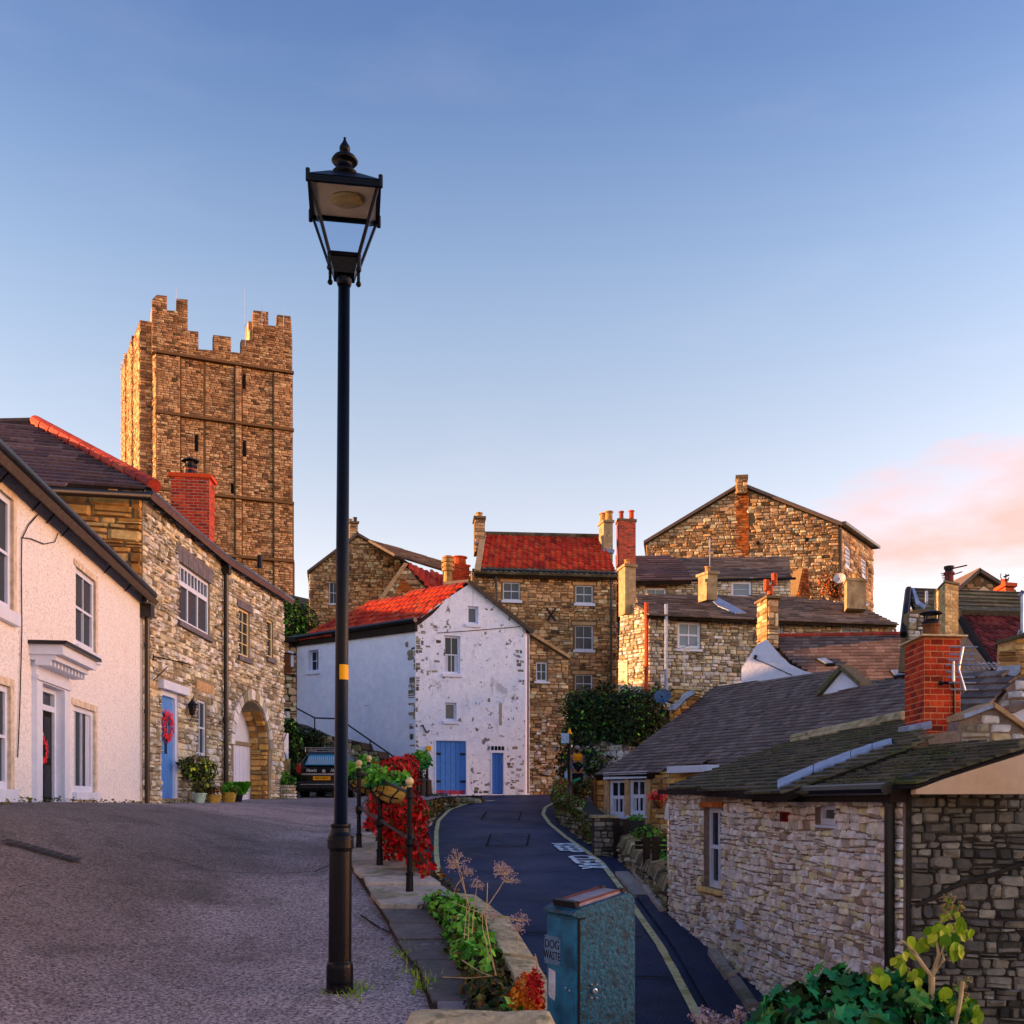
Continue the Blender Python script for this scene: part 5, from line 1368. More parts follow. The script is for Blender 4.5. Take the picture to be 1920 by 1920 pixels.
# ------------------------------------------------------------------ grey gabled house at the back left of the white house
GH = thing('grey_gable_house', 'tall rubble gable with slate roof rising behind the white house', 'house', V(700, 1200, 60))
GP = wallpx(579, 60, 770, 61)
window(GH, GP, (617, 1090), (634, 1133), cols=2, rows=2, sash=True, reveal=.14, sill='white_paint', sill_drop=.06)
gpz = [GP.at(*p) for p in ((579, 1230), (579, 1076), (640, 1024), (672, 1006), (752, 1052), (752, 1230))]
gw2 = wall('wall', GP, gpz, 'brown_mortar', GH, depth=8)
emit(gw2, 'stone', stones(GP, gpz, rects=GP.rects, ch=(.12, .23), cw=(.16, .42), rise=.07, rough=.28), 'brown_stone', 'rubble_stones', cap=90, minpx=9)
for (p0, p1) in (((576, 1076), (672, 1003)), ((668, 1003), (775, 1066))):
    a, b2 = GP.at(*p0), GP.at(*p1)
    MB().prism(GP, [a, b2, (b2[0], b2[1] + .16), (a[0], a[1] + .16)], -8, .2).build('roof', 'slate_tile', GH)
# long slate slope to the right
a, b2 = GP.w(*GP.at(672, 1003), 0), V(884, 1066, 66)
RS = planepts(V(690, 1012, 60.4), V(884, 1068, 66), V(672, 1005, 60.3) + Vector((1.2, 5, .9)))
spoly = [RS.at(*p) for p in ((686, 1010), (740, 1040), (870, 1080), (886, 1072), (820, 1049), (740, 1025))]
sl = MB().prism(RS, spoly, -.1, .0, .5).build('roof', 'slate_tile', GH)
emit(sl, 'slate', tiles(RS, spoly, cl=.3, tw=.4, th=.02), 'slate_tile', 'slate_courses', cap=0)
chimney(GH, (X(656, 60.5), 60.5), (X(671, 60.6), 60.6), (X(650, 61.4), 61.4), Zz(1012, 60.5), Zz(981, 60.5), 'brown_stone', capm='brown_mortar', pots=((.3, .16, .3, 'buff_pot', 'plain'), (.75, .14, .3, 'iron', 'plain')), capn=6)
# small gable with red tiles in front of it
SGH = thing('small_gable', 'small stone gable with a patch of red pantiles above the white house roof', 'house', V(760, 1130, 52))
P_ = wallpx(700, 51.4, 835, 52)
pz = [P_.at(*p) for p in ((700, 1140), (756, 1060), (800, 1092), (815, 1140))]
w5 = slab('wall', P_, pz, -.5, 0, 'brown_mortar', SGH)
emit(w5, 'stone', stones(P_, pz, ch=(.14, .26), cw=(.2, .5), rise=.05), 'brown_stone', 'rubble_stones', cap=40, minpx=8)
emit(w5, 'brick', bricks(P_, [P_.at(*p) for p in ((735, 1118), (756, 1082), (778, 1104), (790, 1125))], .3, .1, rise=.08), 'orange_patch', 'brick_patch', cap=20, minpx=8)
a, b2 = P_.at(698, 1140), P_.at(757, 1056)
MB().prism(P_, [a, b2, (b2[0] + .2, b2[1] - .02), (a[0] + .25, a[1])], -.4, .12).build('coping', 'sand_stone', SGH)
S_ = planepts(V(757, 1060, 51.8), V(845, 1100, 53), V(800, 1095, 51.6))
pz = [S_.at(*p) for p in ((758, 1057), (800, 1070), (846, 1088), (846, 1112), (806, 1106))]
rf = slab('roof', S_, pz, -.1, 0, 'dark_timber', SGH)
emit(rf, 'pantile', tiles(S_, pz, cl=.35, tw=.32, th=.03, pan=.06), 'pantile', 'pantile_courses', cap=40, minpx=8)
chimney(SGH, (X(838, 51), 51), (X(880, 51.5), 51.5), (X(830, 51.8), 51.8), Zz(1105, 51), Zz(1058, 51), 'red_brick', capm='red_brick', pots=((.62, .42, .42, 'terracotta', 'plain'),), cap_h=.08, capn=30, minpx=6, mortar='orange_mortar')
MB().lathe(V(840, 1092, 50), [(0, .22), (.55, .2), (.55, .3), (.68, .3), (.68, .24), (.76, .24), (.76, .31), (.9, .31), (.9, .24), (.98, .24), (.98, .32), (1.12, .32), (1.12, .2), (1.2, .3), (1.3, .2)], 14).build('chimney_pot', 'buff_pot', SGH)

# ------------------------------------------------------------------ long stone terrace right of the red-roofed house
TT = thing('stone_terrace', 'long low stone terrace with stone slab roof below the big gable', 'house', V(1400, 1310, 46))
T1 = wallpx(1214, 45, 1690, 48)
window(TT, T1, (1270, 1165), (1313, 1218), cols=2, rows=2, sash=True, reveal=.1, sill='white_paint', sill_drop=.1, fw=.12, bar=.05, glass='glass_pale')
window(TT, T1, (1576, 1175), (1618, 1200), cols=2, rows=1, reveal=.1, fw=.1, glass='glass_pale')
window(TT, T1, (1460, 1166), (1468, 1200), cols=1, rows=1, reveal=.1, fw=.06, glass='glass_pale')
t1p = [T1.at(*p) for p in ((1214, 1330), (1690, 1330), (1678, 1166), (1430, 1158), (1214, 1147))]
w6 = wall('wall', T1, t1p, 'brown_mortar', TT, depth=.6)
emit(w6, 'stone', stones(T1, [T1.at(*p) for p in ((1214, 1330), (1500, 1330), (1690, 1215), (1678, 1168), (1430, 1161), (1214, 1149))], rects=T1.rects, ch=(.1, .2), cw=(.14, .4), rise=.06), 'cottage_stone', 'rubble_stones', cap=170, minpx=9)
T0 = wallpx(1157, 46.5, 1214, 45)
t0p = [T0.at(*p) for p in ((1157, 1330), (1214, 1330), (1214, 1147), (1190, 1132), (1163, 1150))]
w7 = wall('wall', T0, t0p, 'brown_mortar', TT, depth=.6)
emit(w7, 'stone', stones(T0, t0p, ch=(.1, .2), cw=(.14, .4), rise=.06), 'cottage_stone', 'rubble_stones', cap=50, minpx=9)
for y0, y1, x0, x1 in ((1240, 1275, 1162, 1178), (1283, 1310, 1165, 1175)):
    q = T0.rect((x0, y0), (x1, y1)); MB().box(T0, *q, .0, .07, .5).build('render_patch', 'smooth_cream', TT)
e0, e1 = T1.w(*T1.at(1214, 1148), 0), T1.w(*T1.at(1678, 1167), 0)
TS = planepts(e0, e1, e0 - T1.n * 3.6 + Vector((0, 0, 1.5)))
rp = [TS.at(*p) for p in ((1196, 1139), (1214, 1153), (1430, 1163), (1682, 1172), (1600, 1132), (1460, 1119), (1188, 1115))]
rf = slab('roof', TS, rp, -.12, 0, 'dark_timber', TT)
emit(rf, 'stone_slate', tiles(TS, rp, cl=.42, tw=.6, th=.05, jit=.35, d0=.01), 'slate_tile', 'stone_slates', cap=100, minpx=9)
MB().tube([e0 + Vector((0, -.2, -.1)), e1 + Vector((0, -.2, -.1))], .075, 8).build('gutter', 'black_gutter', TT)
MB().prism(TS, [TS.at(*p) for p in ((1325, 1121), (1340, 1121), (1398, 1153), (1378, 1154), (1345, 1140))], .06, .12).build('lead_valley', 'lead', TT)
MB().tube([V(1212, 1130, 44.7), V(1212, 1300, 44.7)], .09, 8).build('red_downpipe', 'terracotta', TT)
MB().tube([V(1249, 1133, 44.6), V(1249, 1322, 44.6)], .08, 8).build('white_downpipe', 'lead', TT)
chimney(TT, (X(1172, 45.6), 45.6), (X(1192, 45.8), 45.8), (X(1160, 46.5), 46.5), Zz(1150, 45.6), Zz(1062, 45.6), 'grey_render', capm='grey_render', pots=((.5, .15, .3, 'buff_pot', 'plain'),))
chimney(TT, (X(1327, 46.5), 46.5), (X(1345, 46.6), 46.6), (X(1309, 47.2), 47.2), Zz(1124, 46.5), Zz(1076, 46.5), 'grey_render', capm='grey_render', pots=((.5, .15, .3, 'buff_pot', 'plain'),))
chimney(TT, (X(1588, 48), 48), (X(1624, 48.3), 48.3), (X(1583, 49), 49), Zz(1140, 48), Zz(1088, 48), 'grey_render', capm='grey_render', pots=((.5, .16, .3, 'buff_pot', 'plain'),))
MB().prism(TS, [TS.at(*p) for p in ((1598, 1133), (1608, 1127), (1628, 1137), (1618, 1140))], .06, .16).build('lead_flashing', 'lead', TT)
# upper terrace behind it
UT = thing('dark_roofed_terrace', 'dark roofed terrace with small windows just under the big gable', 'house', V(1350, 1100, 53))
U1 = wallpx(1160, 52, 1490, 53)
window(UT, U1, (1210, 1102), (1249, 1122), cols=2, rows=1, reveal=.1, fw=.1, glass='glass_pale')
window(UT, U1, (1371, 1090), (1409, 1122), cols=1, rows=2, reveal=.1, fw=.12, glass='glass_pale')
u1p = [U1.at(*p) for p in ((1160, 1135), (1482, 1135), (1482, 1082), (1160, 1082))]
w8 = wall('wall', U1, u1p, 'brown_mortar', UT, depth=5)
emit(w8, 'stone', stones(U1, u1p, rects=U1.rects, ch=(.12, .2), cw=(.16, .4), rise=.05), 'cottage_stone', 'rubble_stones', cap=40, minpx=9)
e0 = U1.w(*U1.at(1160, 1090), 0); e1 = U1.w(*U1.at(1490, 1084), 0)
US = planepts(e0, e1, e0 - U1.n * 3.0 + Vector((0, 0, 1.4)))
rp = [US.at(*p) for p in ((1157, 1095), (1296, 1092), (1275, 1056), (1254, 1047), (1155, 1047))]
rf = slab('roof', US, rp, -.1, .12, 'dark_timber', UT)
emit(rf, 'stone_slate', tiles(US, rp, cl=.5, tw=.8, th=.06, jit=.35, d0=.13), 'purple_tile', 'stone_slates', cap=50, minpx=9)
rp = [US.at(*p) for p in ((1254, 1084), (1482, 1082), (1477, 1045), (1254, 1047))]
rf = slab('roof', US, rp, -.1, 0, 'dark_timber', UT)
emit(rf, 'stone_slate', tiles(US, rp, cl=.36, tw=.5, th=.04, d0=.01), 'slate_tile', 'stone_slates', cap=50, minpx=9)
MB().tube([e0 + Vector((0, -.15, -.05)), e1 + Vector((0, -.15, -.05))], .07, 6).build('gutter', 'black_gutter', UT)
chimney(UT, (X(1160, 54), 54), (X(1192, 54.2), 54.2), (X(1156, 54.8), 54.8), Zz(1060, 54), Zz(976, 54), 'red_brick', capm='brown_mortar', pots=((.25, .15, .55, 'dark_pantile', 'plain'), (.78, .16, .5, 'terracotta', 'plain')), capn=60, minpx=6)
aer = MB().tube([V(1331, 1062, 52), V(1331, 1010, 52)], .025, 5).tube([V(1325, 1035, 52), V(1339, 1033, 52)], .02, 5).tube([V(1331, 1012, 52), V(1337, 1012, 52)], .02, 5); aer.build('aerial', 'steel', UT)

# ------------------------------------------------------------------ big gable house on the skyline
BG = thing('big_gable_house', 'huge brown stone gable on the skyline with one chimney at its peak', 'house', V(1420, 1130, 65))
B1_ = wallpx(1211, 66, 1575, 64)
bp_ = [B1_.at(*p) for p in ((1211, 1150), (1575, 1150), (1572, 986), (1398, 917), (1384, 917), (1211, 1020))]
w9 = wall('wall', B1_, bp_, 'brown_mortar', BG, depth=8)
bs_ = stones(B1_, bp_, ch=(.14, .25), cw=(.2, .52), rise=.07, rough=.26)
sL, sR = B1_.at(1380, 1000)[0], B1_.at(1402, 1000)[0]
def inner(p): a = (Vector(p[0][0]) - B1_.o).dot(B1_.u); return sL < a < sR
emit(w9, 'stone', [p for p in bs_ if not inner(p)], 'brown_stone', 'rubble_stones', cap=230, minpx=9)
emit(w9, 'flue_brick', bricks(B1_, [B1_.at(*p) for p in ((1378, 1046), (1404, 1046), (1404, 920), (1380, 920))], .45, .16, rise=.06), 'orange_patch', 'flue_brickwork', cap=60, minpx=8)
for (px, py) in ((1421, 1019), (1513, 1012), (1515, 1111)):
    q = B1_.rect((px - 3, py - 3), (px + 3, py + 3)); MB().box(B1_, *q, 0, .1, .5).build('vent_hole', 'interior', BG)
B2_ = wallpx(1575, 64, 1637, 71)
for TL, BR in (((1584, 1020), (1594, 1068)), ((1615, 1044), (1624, 1086))):
    window(BG, B2_, TL, BR, cols=2, rows=4, reveal=.1, sill='white_paint', lintel='grey_stone', fw=.16, bar=.07, glass='glass_pale')
b2p = [B2_.at(*p) for p in ((1575, 1160), (1637, 1160), (1637, 1032), (1575, 988))]
w10 = wall('wall', B2_, b2p, 'brown_mortar', BG, depth=.5)
emit(w10, 'stone', stones(B2_, b2p, rects=B2_.rects, ch=(.2, .34), cw=(.3, .8), rise=.06), 'brown_stone', 'rubble_stones', cap=10, minpx=9)
for (p0, p1) in (((1207, 1021), (1386, 913)), ((1396, 914), (1578, 986))):
    a, b2 = B1_.at(*p0), B1_.at(*p1)
    MB().prism(B1_, [a, b2, (b2[0], b2[1] + .2), (a[0], a[1] + .2)], -8, .2).build('roof', 'slate_tile', BG)
a, b2 = B2_.at(1574, 984), B2_.at(1640, 1030)
MB().prism(B2_, [a, b2, (b2[0], b2[1] + .18), (a[0], a[1] + .18)], -.3, .4).build('gutter', 'black_gutter', BG)
MB().tube([V(1577, 992, 63.8), V(1577, 1110, 63.8)], .08, 6).build('downpipe', 'black_gutter', BG)
chimney(BG, (X(1381, 64.6), 64.6), (X(1401, 64.5), 64.5), (X(1380, 65.4), 65.4), Zz(925, 64.6), Zz(897, 64.6), 'brown_stone', capm='brown_mortar', pots=(), cap_h=.2, capn=8)
# slanting stone buttress and red-leaved creeper at its right foot
BQ = wallpx(1480, 62, 1520, 62.5)
q = [BQ.at(*p) for p in ((1484, 1125), (1510, 1125), (1506, 1070), (1496, 1068))]
bq_ = MB().prism(BQ, q, -.5, .5).build('buttress', 'brown_mortar', BG)
mass('rubble_stones', stones(BQ, q, ch=(.14, .24), cw=(.2, .45), rise=.06, d0=.5), 'orange_patch', bq_, 'stuff')
CRP = thing('wall_creeper', 'dry red-brown creeper at the right foot of the big gable', 'creeper', V(1560, 1120, 61))
stm = MB()
for k in range(22):
    p = V(1568 + R.uniform(-8, 8), 1122, 61); pts = [p]
    for j in range(4): p = p + Vector((R.uniform(-.5, .35), R.uniform(-.1, .1), R.uniform(.3, .75))); pts.append(p)
    stm.tube(pts, [.05, .04, .03, .02, .01], 4)
stm.build('stem', 'bark', CRP)
emit(CRP, 'leaf', leaves([(V(1565, 1108, 60.9), (.9, .3, .6)), (V(1548, 1090, 60.9), (.5, .2, .6))], 420, .14), 'orange_patch', 'creeper_leaves', cap=0)

# ------------------------------------------------------------------ satellite dishes
def dish(loc, aim, rad, m, name, label, pole):
    t = thing(name, label, 'satellite dish', loc)
    loc = Vector(loc); ax = Vector(aim).normalized()
    q = Vector((0, 0, 1)).rotation_difference(ax).to_matrix()
    mb = MB(); vs, fs = [], []
    for i in range(6):
        r_ = rad * i / 5
        for k in range(18):
            th = 2 * math.pi * k / 18
            vs.append(loc + q @ Vector((r_ * math.cos(th), r_ * math.sin(th) * .95, .35 * r_ * r_ / rad)))
    for i in range(5):
        for k in range(18): fs.append((i * 18 + k, i * 18 + (k + 1) % 18, (i + 1) * 18 + (k + 1) % 18, (i + 1) * 18 + k))
    mb.add(vs, fs, .5).build('reflector', m, t, smooth=True)
    tip = loc + ax * rad * 1.1 + Vector((0, 0, -rad * .5))
    MB().tube([loc + q @ Vector((0, -rad * .8, .2 * rad)), tip], rad * .04, 5).ball(tip, rad * .13).build('feed_arm', 'iron', t)
    MB().tube([loc - ax * .02, loc - ax * .12, Vector(pole)], .03, 6).build('mast', 'iron', t)
dish(V(1574, 1086, 50), (-.35, -.9, .35), .3, 'dish_white', 'satellite_dish', 'white satellite dish on a mast in front of the big gable', V(1574, 1128, 50.2))

# ------------------------------------------------------------------ trees and shrubs beyond
def tree(name, label, cat, blobs, trunk, n, size, mats, group=None):
    t = thing(name, label, cat, trunk[0], group)
    MB().tube(trunk, [.22, .16, .1][:len(trunk)] if len(trunk) <= 3 else .15, 7).build('trunk', 'bark', t)
    br_ = MB()
    for c, r in blobs:
        br_.tube([trunk[-1], Vector(c)], [.09, .03], 5)
    br_.build('branch', 'bark', t)
    for i, (m_, fr) in enumerate(mats):
        mass('crown', leaves(blobs, int(n * fr), size), m_, t)
    return t
tree('dark_tree', 'dark green tree filling the gap between castle and grey gable', 'tree',
     [(V(556, 1170, 58), (1.3, 1.1, 1.3)), (V(538, 1165, 57), (1.0, 1.0, 1.5)), (V(568, 1185, 57), (.8, .8, .8)), (V(545, 1200, 57), (1.4, 1.0, 1.0)), (V(530, 1150, 57.5), (.6, .6, .6))],
     [V(555, 1300, 58), V(555, 1240, 58), V(553, 1190, 58)], 5000, .17, (('leaf_dark', .75), ('leaf_green', .25)))
IV = [(V(1120, 1330, 36), (1.1, .8, .7)), (V(1165, 1350, 35.5), (1.2, .8, 1.0)), (V(1100, 1370, 35.5), (.8, .6, .7)), (V(1215, 1340, 34), (.6, .6, .9)), (V(1140, 1400, 34.5), (1.1, .6, .6)),
      (V(1185, 1390, 34), (.8, .6, .8)), (V(1080, 1350, 36), (.5, .5, .5)), (V(1190, 1310, 35.5), (.6, .5, .35)), (V(1238, 1315, 33), (.25, .3, .5)), (V(1060, 1400, 35), (.25, .4, .7)), (V(1120, 1430, 34), (.8, .5, .4)), (V(1090, 1310, 36.5), (.7, .5, .3)), (V(1135, 1290, 36), (.4, .4, .25)), (V(1105, 1296, 36), (.3, .3, .2)), (V(1175, 1296, 35.6), (.25, .3, .3)), (V(1065, 1330, 36), (.3, .3, .3)), (V(1228, 1295, 33.5), (.15, .2, .3)), (V(1052, 1440, 34.6), (.2, .3, .5))]
tree('ivy_bush', 'big dark ivy-covered bush behind the signpost and the standing man', 'bush', IV, [V(1150, 1480, 35), V(1150, 1440, 35), V(1150, 1400, 35.5)], 15000, .12, (('leaf_dark', .78), ('leaf_olive', .14), ('leaf_green', .08)))
rk = thing('rubble_bank', 'pale crumbling rubble wall showing through the ivy behind the man', 'wall', V(1120, 1460, 33.8))
RBK = wallpx(1060, 35.2, 1180, 33.4)
pz = [RBK.at(*p) for p in ((1060, 1490), (1180, 1490), (1180, 1400), (1130, 1390), (1090, 1400), (1060, 1420))]
w11 = slab('wall', RBK, pz, -.5, 0, 'pink_mortar', rk)
emit(w11, 'stone', stones(RBK, pz, ch=(.12, .24), cw=(.15, .4), rise=.1), 'pink_stone', 'rubble_stones', cap=30)
# ------------------------------------------------------------------ near rubble building on the right
NB = thing('rubble_house', 'long pinkish rubble building with a mossy roof lining the lane on the right', 'house', (2.9, 12.5, -2.3))
NW = wallplane(2.48, 16.0, 3.48, 9.0)
NL = Vector((1.0, 7.0)).length
nz = .12
window(NB, NW, (1320, 1514), (1353, 1670), cols=2, rows=2, sash=True, reveal=.14, fw=.07, bar=.03, sill='tan_stone', sill_drop=.06, sill_out=.09, lintel=None)
wq = NW.rects[0]
window(NB, NW, (1529, 1509), (1567, 1548), cols=1, rows=1, reveal=.12, fw=.05, glass='glass_dim', sill='white_paint', sill_drop=.03, sill_out=.02)
npoly = [(-.02, -2.4), (NL, -3.6), (NL, nz), (-.02, nz)]
nw_ = wall('wall', NW, npoly, 'pink_mortar', NB, depth=.5)
lin_ = (wq[0] - .12, wq[1] + .12, wq[3] + .005, wq[3] + .075)
for k in range(5):
    x0 = lin_[0] + (lin_[1] - lin_[0]) * k / 5
    MB().box(NW, x0 + .004, x0 + (lin_[1] - lin_[0]) / 5 - .004, lin_[2], lin_[3], -.02, .03).build('lintel_brick', 'orange_patch', NB)
ns = stones(NW, [(0, -2.3), (NL, -3.4), (NL, nz - .02), (0, nz - .02)], rects=list(NW.rects) + [lin_, (wq[0] - .1, wq[1] + .1, wq[2] - .07, wq[2])], ch=(.04, .095), cw=(.06, .19), rise=.03, rough=.32, gap=.007, wave=.05, split=.15)
emit(nw_, 'stone', ns, 'pink_stone', 'rubble_stones', cap=300)
bl = MB()                                     # slatted blind behind the tall window
for k in range(22):
    z = wq[2] + .1 + (wq[3] - wq[2] - .2) * k / 22
    bl.box(NW, wq[0] + (wq[1] - wq[0]) * .5, wq[1] - .08, z, z + .018, -.112, -.104, .5)
bl.build('blind_slat', 'white_paint', NB)
rq = NW.rect((1470, 1522), (1483, 1541)); MB().box(NW, *rq, .0, .05, .5).build('vent_grille', 'red_vent', NB)
gr = MB()
for k in range(4):
    x0 = rq[0] + (rq[1] - rq[0]) * (k + .3) / 4; gr.box(NW, x0, x0 + (rq[1] - rq[0]) * .1, rq[2] + .01, rq[3] - .01, .05, .056, .5)
gr.build('grille_bar', 'text_black', NB)
rq = NW.rect((1386, 1725), (1398, 1745)); MB().box(NW, *rq, .0, .04, .5).build('flue_vent', 'white_paint', NB)
# dark return wall to the right of the drainpipe
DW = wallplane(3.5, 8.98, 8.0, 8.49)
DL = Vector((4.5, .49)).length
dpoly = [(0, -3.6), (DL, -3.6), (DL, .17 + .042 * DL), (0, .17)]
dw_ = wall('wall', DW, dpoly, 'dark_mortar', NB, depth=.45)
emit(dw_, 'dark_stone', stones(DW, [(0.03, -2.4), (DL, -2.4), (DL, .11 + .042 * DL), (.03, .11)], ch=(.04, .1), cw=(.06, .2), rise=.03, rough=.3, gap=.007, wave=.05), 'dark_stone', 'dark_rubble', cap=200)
k = 0.0
while k < DL - .05:
    w = R.uniform(.08, .16)
    MB().prism(DW, [(k, .17 + .045 * k), (k + w - .012, .17 + .045 * (k + w)), (k + w - .02, .23 + .045 * (k + w) + R.uniform(-.02, .03)), (k + .01, .23 + .045 * k + R.uniform(-.02, .03))], -.4, .03).build('coping_stone', 'dark_stone', NB)
    k += w
MB().tube([DW.w(*DW.at(px, py), .02) for px, py in ((1716, 1698), (1745, 1686), (1775, 1668), (1805, 1655), (1850, 1643), (1885, 1630), (1925, 1618))], .022, 6).build('mortar_fillet', 'dark_mortar', NB)
# drainpipe at the corner
MB().tube([NW.w(NL - .12, .02, .07), NW.w(NL - .12, -1, .07), NW.w(NL - .12, -2.0, .07)], .045, 10).tube([NW.w(NL - .12, -.06, .07), NW.w(NL - .12, .02, .07)], .055, 10).build('downpipe', 'black_gutter', NB)
# roof plane one (far part) and two (mossy, lower, nearer)
def lean(o, rise):
    n_ = Vector((.99, .141, 0))
    return Plane(o, NW.u, n_ * 1.0 + Vector((0, 0, rise)))
A1_ = lean(NW.w(0, .17, .08), .36); A1_.n = A1_.n if A1_.n.z > 0 else -A1_.n
q1 = [A1_.at(*p) for p in ((1249, 1478), (1467, 1490), (1700, 1408), (1740, 1388), (1715, 1365), (1697, 1352), (1492, 1388))]
r1 = slab('roof', A1_, q1, -.08, 0, 'dark_timber', NB)
emit(r1, 'stone_slate', tiles(A1_, q1, cl=.15, tw=.26, th=.022, jit=.35, d0=.008), 'mossy_tile', 'stone_slates', cap=150)
MB().tube([A1_.w(*A1_.at(px, py), .03) for px, py in ((1487, 1394), (1540, 1382), (1600, 1370), (1697, 1350))], .05, 8).build('ridge_mortar', 'lichen_stone', NB)
for k, (p0, p1) in enumerate((((1490, 1390), (1555, 1377)), ((1557, 1377), (1625, 1363)), ((1627, 1363), (1697, 1349)))):
    MB().tube([A1_.w(*A1_.at(*p0), .06), A1_.w(*A1_.at(*p1), .06)], .065, 8).build('ridge_stone', 'lichen_stone', r1)
A2_ = lean(NW.w(3.9, .10, .12), .36); A2_.n = A2_.n if A2_.n.z > 0 else -A2_.n
q2 = [A2_.at(*p) for p in ((1464, 1491), (1716, 1474), (1765, 1455), (1860, 1425), (1925, 1405), (1925, 1388), (1800, 1395), (1672, 1411))]
r2 = slab('roof', A2_, q2, -.02, 0, 'dark_timber', NB)
emit(r2, 'stone_slate', tiles(A2_, q2, cl=.11, tw=.24, th=.022, jit=.3, d0=.008), 'mossy_tile', 'stone_slates', cap=120)
fz = []
for (p0, p1, w_) in (((1463, 1486), (1530, 1456), 7), ((1531, 1456), (1600, 1429), 7), ((1601, 1429), (1640, 1415), 6), ((1641, 1415), (1677, 1404), 5)):
    MB().prism(A2_, [A2_.at(p0[0], p0[1] + w_), A2_.at(p1[0], p1[1] + w_), A2_.at(p1[0], p1[1] - w_ + 1), A2_.at(p0[0], p0[1] - w_)], .055, .11).build('lead_flashing', 'lead', NB, bevel=.01)
ms = []
for P_, qq, n in ((A1_, ((1260, 1474), (1440, 1478), (1640, 1400), (1500, 1395)), 500), (A2_, ((1480, 1486), (1700, 1470), (1880, 1405), (1690, 1415)), 1100)):
    cs_ = [P_.at(*p) for p in qq]
    for k in range(n):
        t, v = R.random(), R.random() ** 1.5
        a = [cs_[0][i] * (1 - t) * (1 - v) + cs_[1][i] * t * (1 - v) + cs_[2][i] * t * v + cs_[3][i] * (1 - t) * v for i in (0, 1)]
        if noise.noise(Vector((a[0] * 1.4, a[1] * 2.5, 4))) < -.05: continue
        ms.append(leaf(P_.w(a[0], a[1], .035 + R.uniform(0, .012)), P_.n + Vector((R.gauss(0, .4), R.gauss(0, .4), 0)), R.uniform(.015, .05)))
mass('moss', ms, 'leaf_olive', NB, 'stuff')
# bargeboard and eaves under the roofs
MB().box(NW, -.15, 3.9, nz - .03, nz + .04, .0, .14, .5).box(NW, 3.85, NL + .05, nz - .14, nz - .02, .0, .15, .5).build('eaves_board', 'dark_timber', NB)
MB().tube([NW.w(3.85, nz - .03, .19), NW.w(NL + .05, nz - .02, .19)], .055, 8).build('gutter', 'black_gutter', NB)
# peach gable behind the dark wall
pe = [A2_.w(*p, -.03) for p in q2[1:5]]
PG = wallplane(pe[0].x, pe[0].y, pe[3].x, pe[3].y)
pz = [((p - PG.o).dot(PG.u), p.z) for p in pe]
slab('peach_gable', PG, [(pz[0][0], .05), (pz[3][0], .05)] + pz[::-1], -.2, 0, 'peach_render', NB)
# parapet gable and low coping on the right behind the chimney
SGP_ = wallplane(X(1795, 11.4), 11.4, X(1925, 11.4), 11.4)
pz = [SGP_.at(*p) for p in ((1690, 1416), (1925, 1412), (1925, 1375), (1880, 1340), (1862, 1328), (1845, 1334), (1800, 1352), (1795, 1370), (1745, 1376), (1715, 1392))]
gpw = slab('gable_wall', SGP_, pz, -.3, 0, 'pink_mortar', NB)
emit(gpw, 'stone', stones(SGP_, [SGP_.at(*p) for p in ((1800, 1412), (1925, 1412), (1925, 1378), (1880, 1345), (1862, 1336), (1845, 1340), (1800, 1360))], ch=(.06, .12), cw=(.1, .28), rise=.03), 'cottage_stone', 'rubble_stones', cap=60)
for p0, p1 in (((1800, 1350), (1858, 1327)), ((1860, 1327), (1925, 1372))):
    a, b2 = SGP_.at(*p0), SGP_.at(*p1)
    MB().prism(SGP_, [a, b2, (b2[0], b2[1] + .06), (a[0], a[1] + .06)], -.35, .06).build('coping', 'sand_stone', NB)
MB().prism(SGP_, [SGP_.at(*p) for p in ((1801, 1349), (1801, 1340), (1853, 1322), (1856, 1328))], -.3, .1).build('lead_step', 'lead', NB)

# brick chimney with cowl and television aerials
def oncol(px, Y): return (X(px, Y), Y)
kx, ky = X(1733, 12.0), 12.0
stack = chimney(NB, (kx, ky), (X(1801, 12.06), 12.06), (kx + .0 - .0 + (X(1697, 12.7) - kx), 12.7), .45, Zz(1194, 12.0), 'red_brick', name='brick_chimney', capm='gold_paint', cap='flaunch', cap_h=.02, L_=.16, H_=.073, capn=150, mortar='orange_mortar', minpx=8)
ct = Vector(((X(1801, 12.06) + X(1697, 12.7)) / 2, 12.4, 0))
zc = Zz(1186, 12.2)
MB().lathe((ct.x, ct.y, zc - .02), [(0, .1), (.12, .098), (.13, .11), (.15, .11)], 16).build('chimney_pot', 'brown_timber', stack)
cw = MB().lathe((ct.x, ct.y, zc + .13), [(0, .108), (.03, .112), (.06, .09)], 16).lathe((ct.x, ct.y, zc + .26), [(0, .135), (.012, .138), (.05, .02)], 16)
for k in range(4):
    t = k * math.pi / 2 + .6; cw.tube([(ct.x + .09 * math.cos(t), ct.y + .09 * math.sin(t), zc + .13), (ct.x + .1 * math.cos(t), ct.y + .1 * math.sin(t), zc + .27)], .009, 5)
cw.build('cowl', 'iron', stack)
sA = wallplane(kx, ky, X(1801, 12.06), 12.06)
MB().prism(sA, [sA.at(*p) for p in ((1700, 1375), (1700, 1362), (1742, 1352), (1744, 1366))], -.2, .05).build('lead_flashing', 'lead', NB)
MB().tube([sA.w(*sA.at(1787, 1245), .02), sA.w(*sA.at(1787, 1392), .02)], .012, 6).build('cable', 'iron', stack)
TV_ = thing('television_aerial', 'silver ladder-shaped television aerial fixed beside the red brick chimney', 'aerial', V(1796, 1290, 11.9))
ya = 11.8
MB().tube([V(1764, 1280, 11.95), V(1788, 1281, ya)], .018, 6).ball(V(1764, 1281, 11.9), .03).build('bracket', 'iron', TV_)
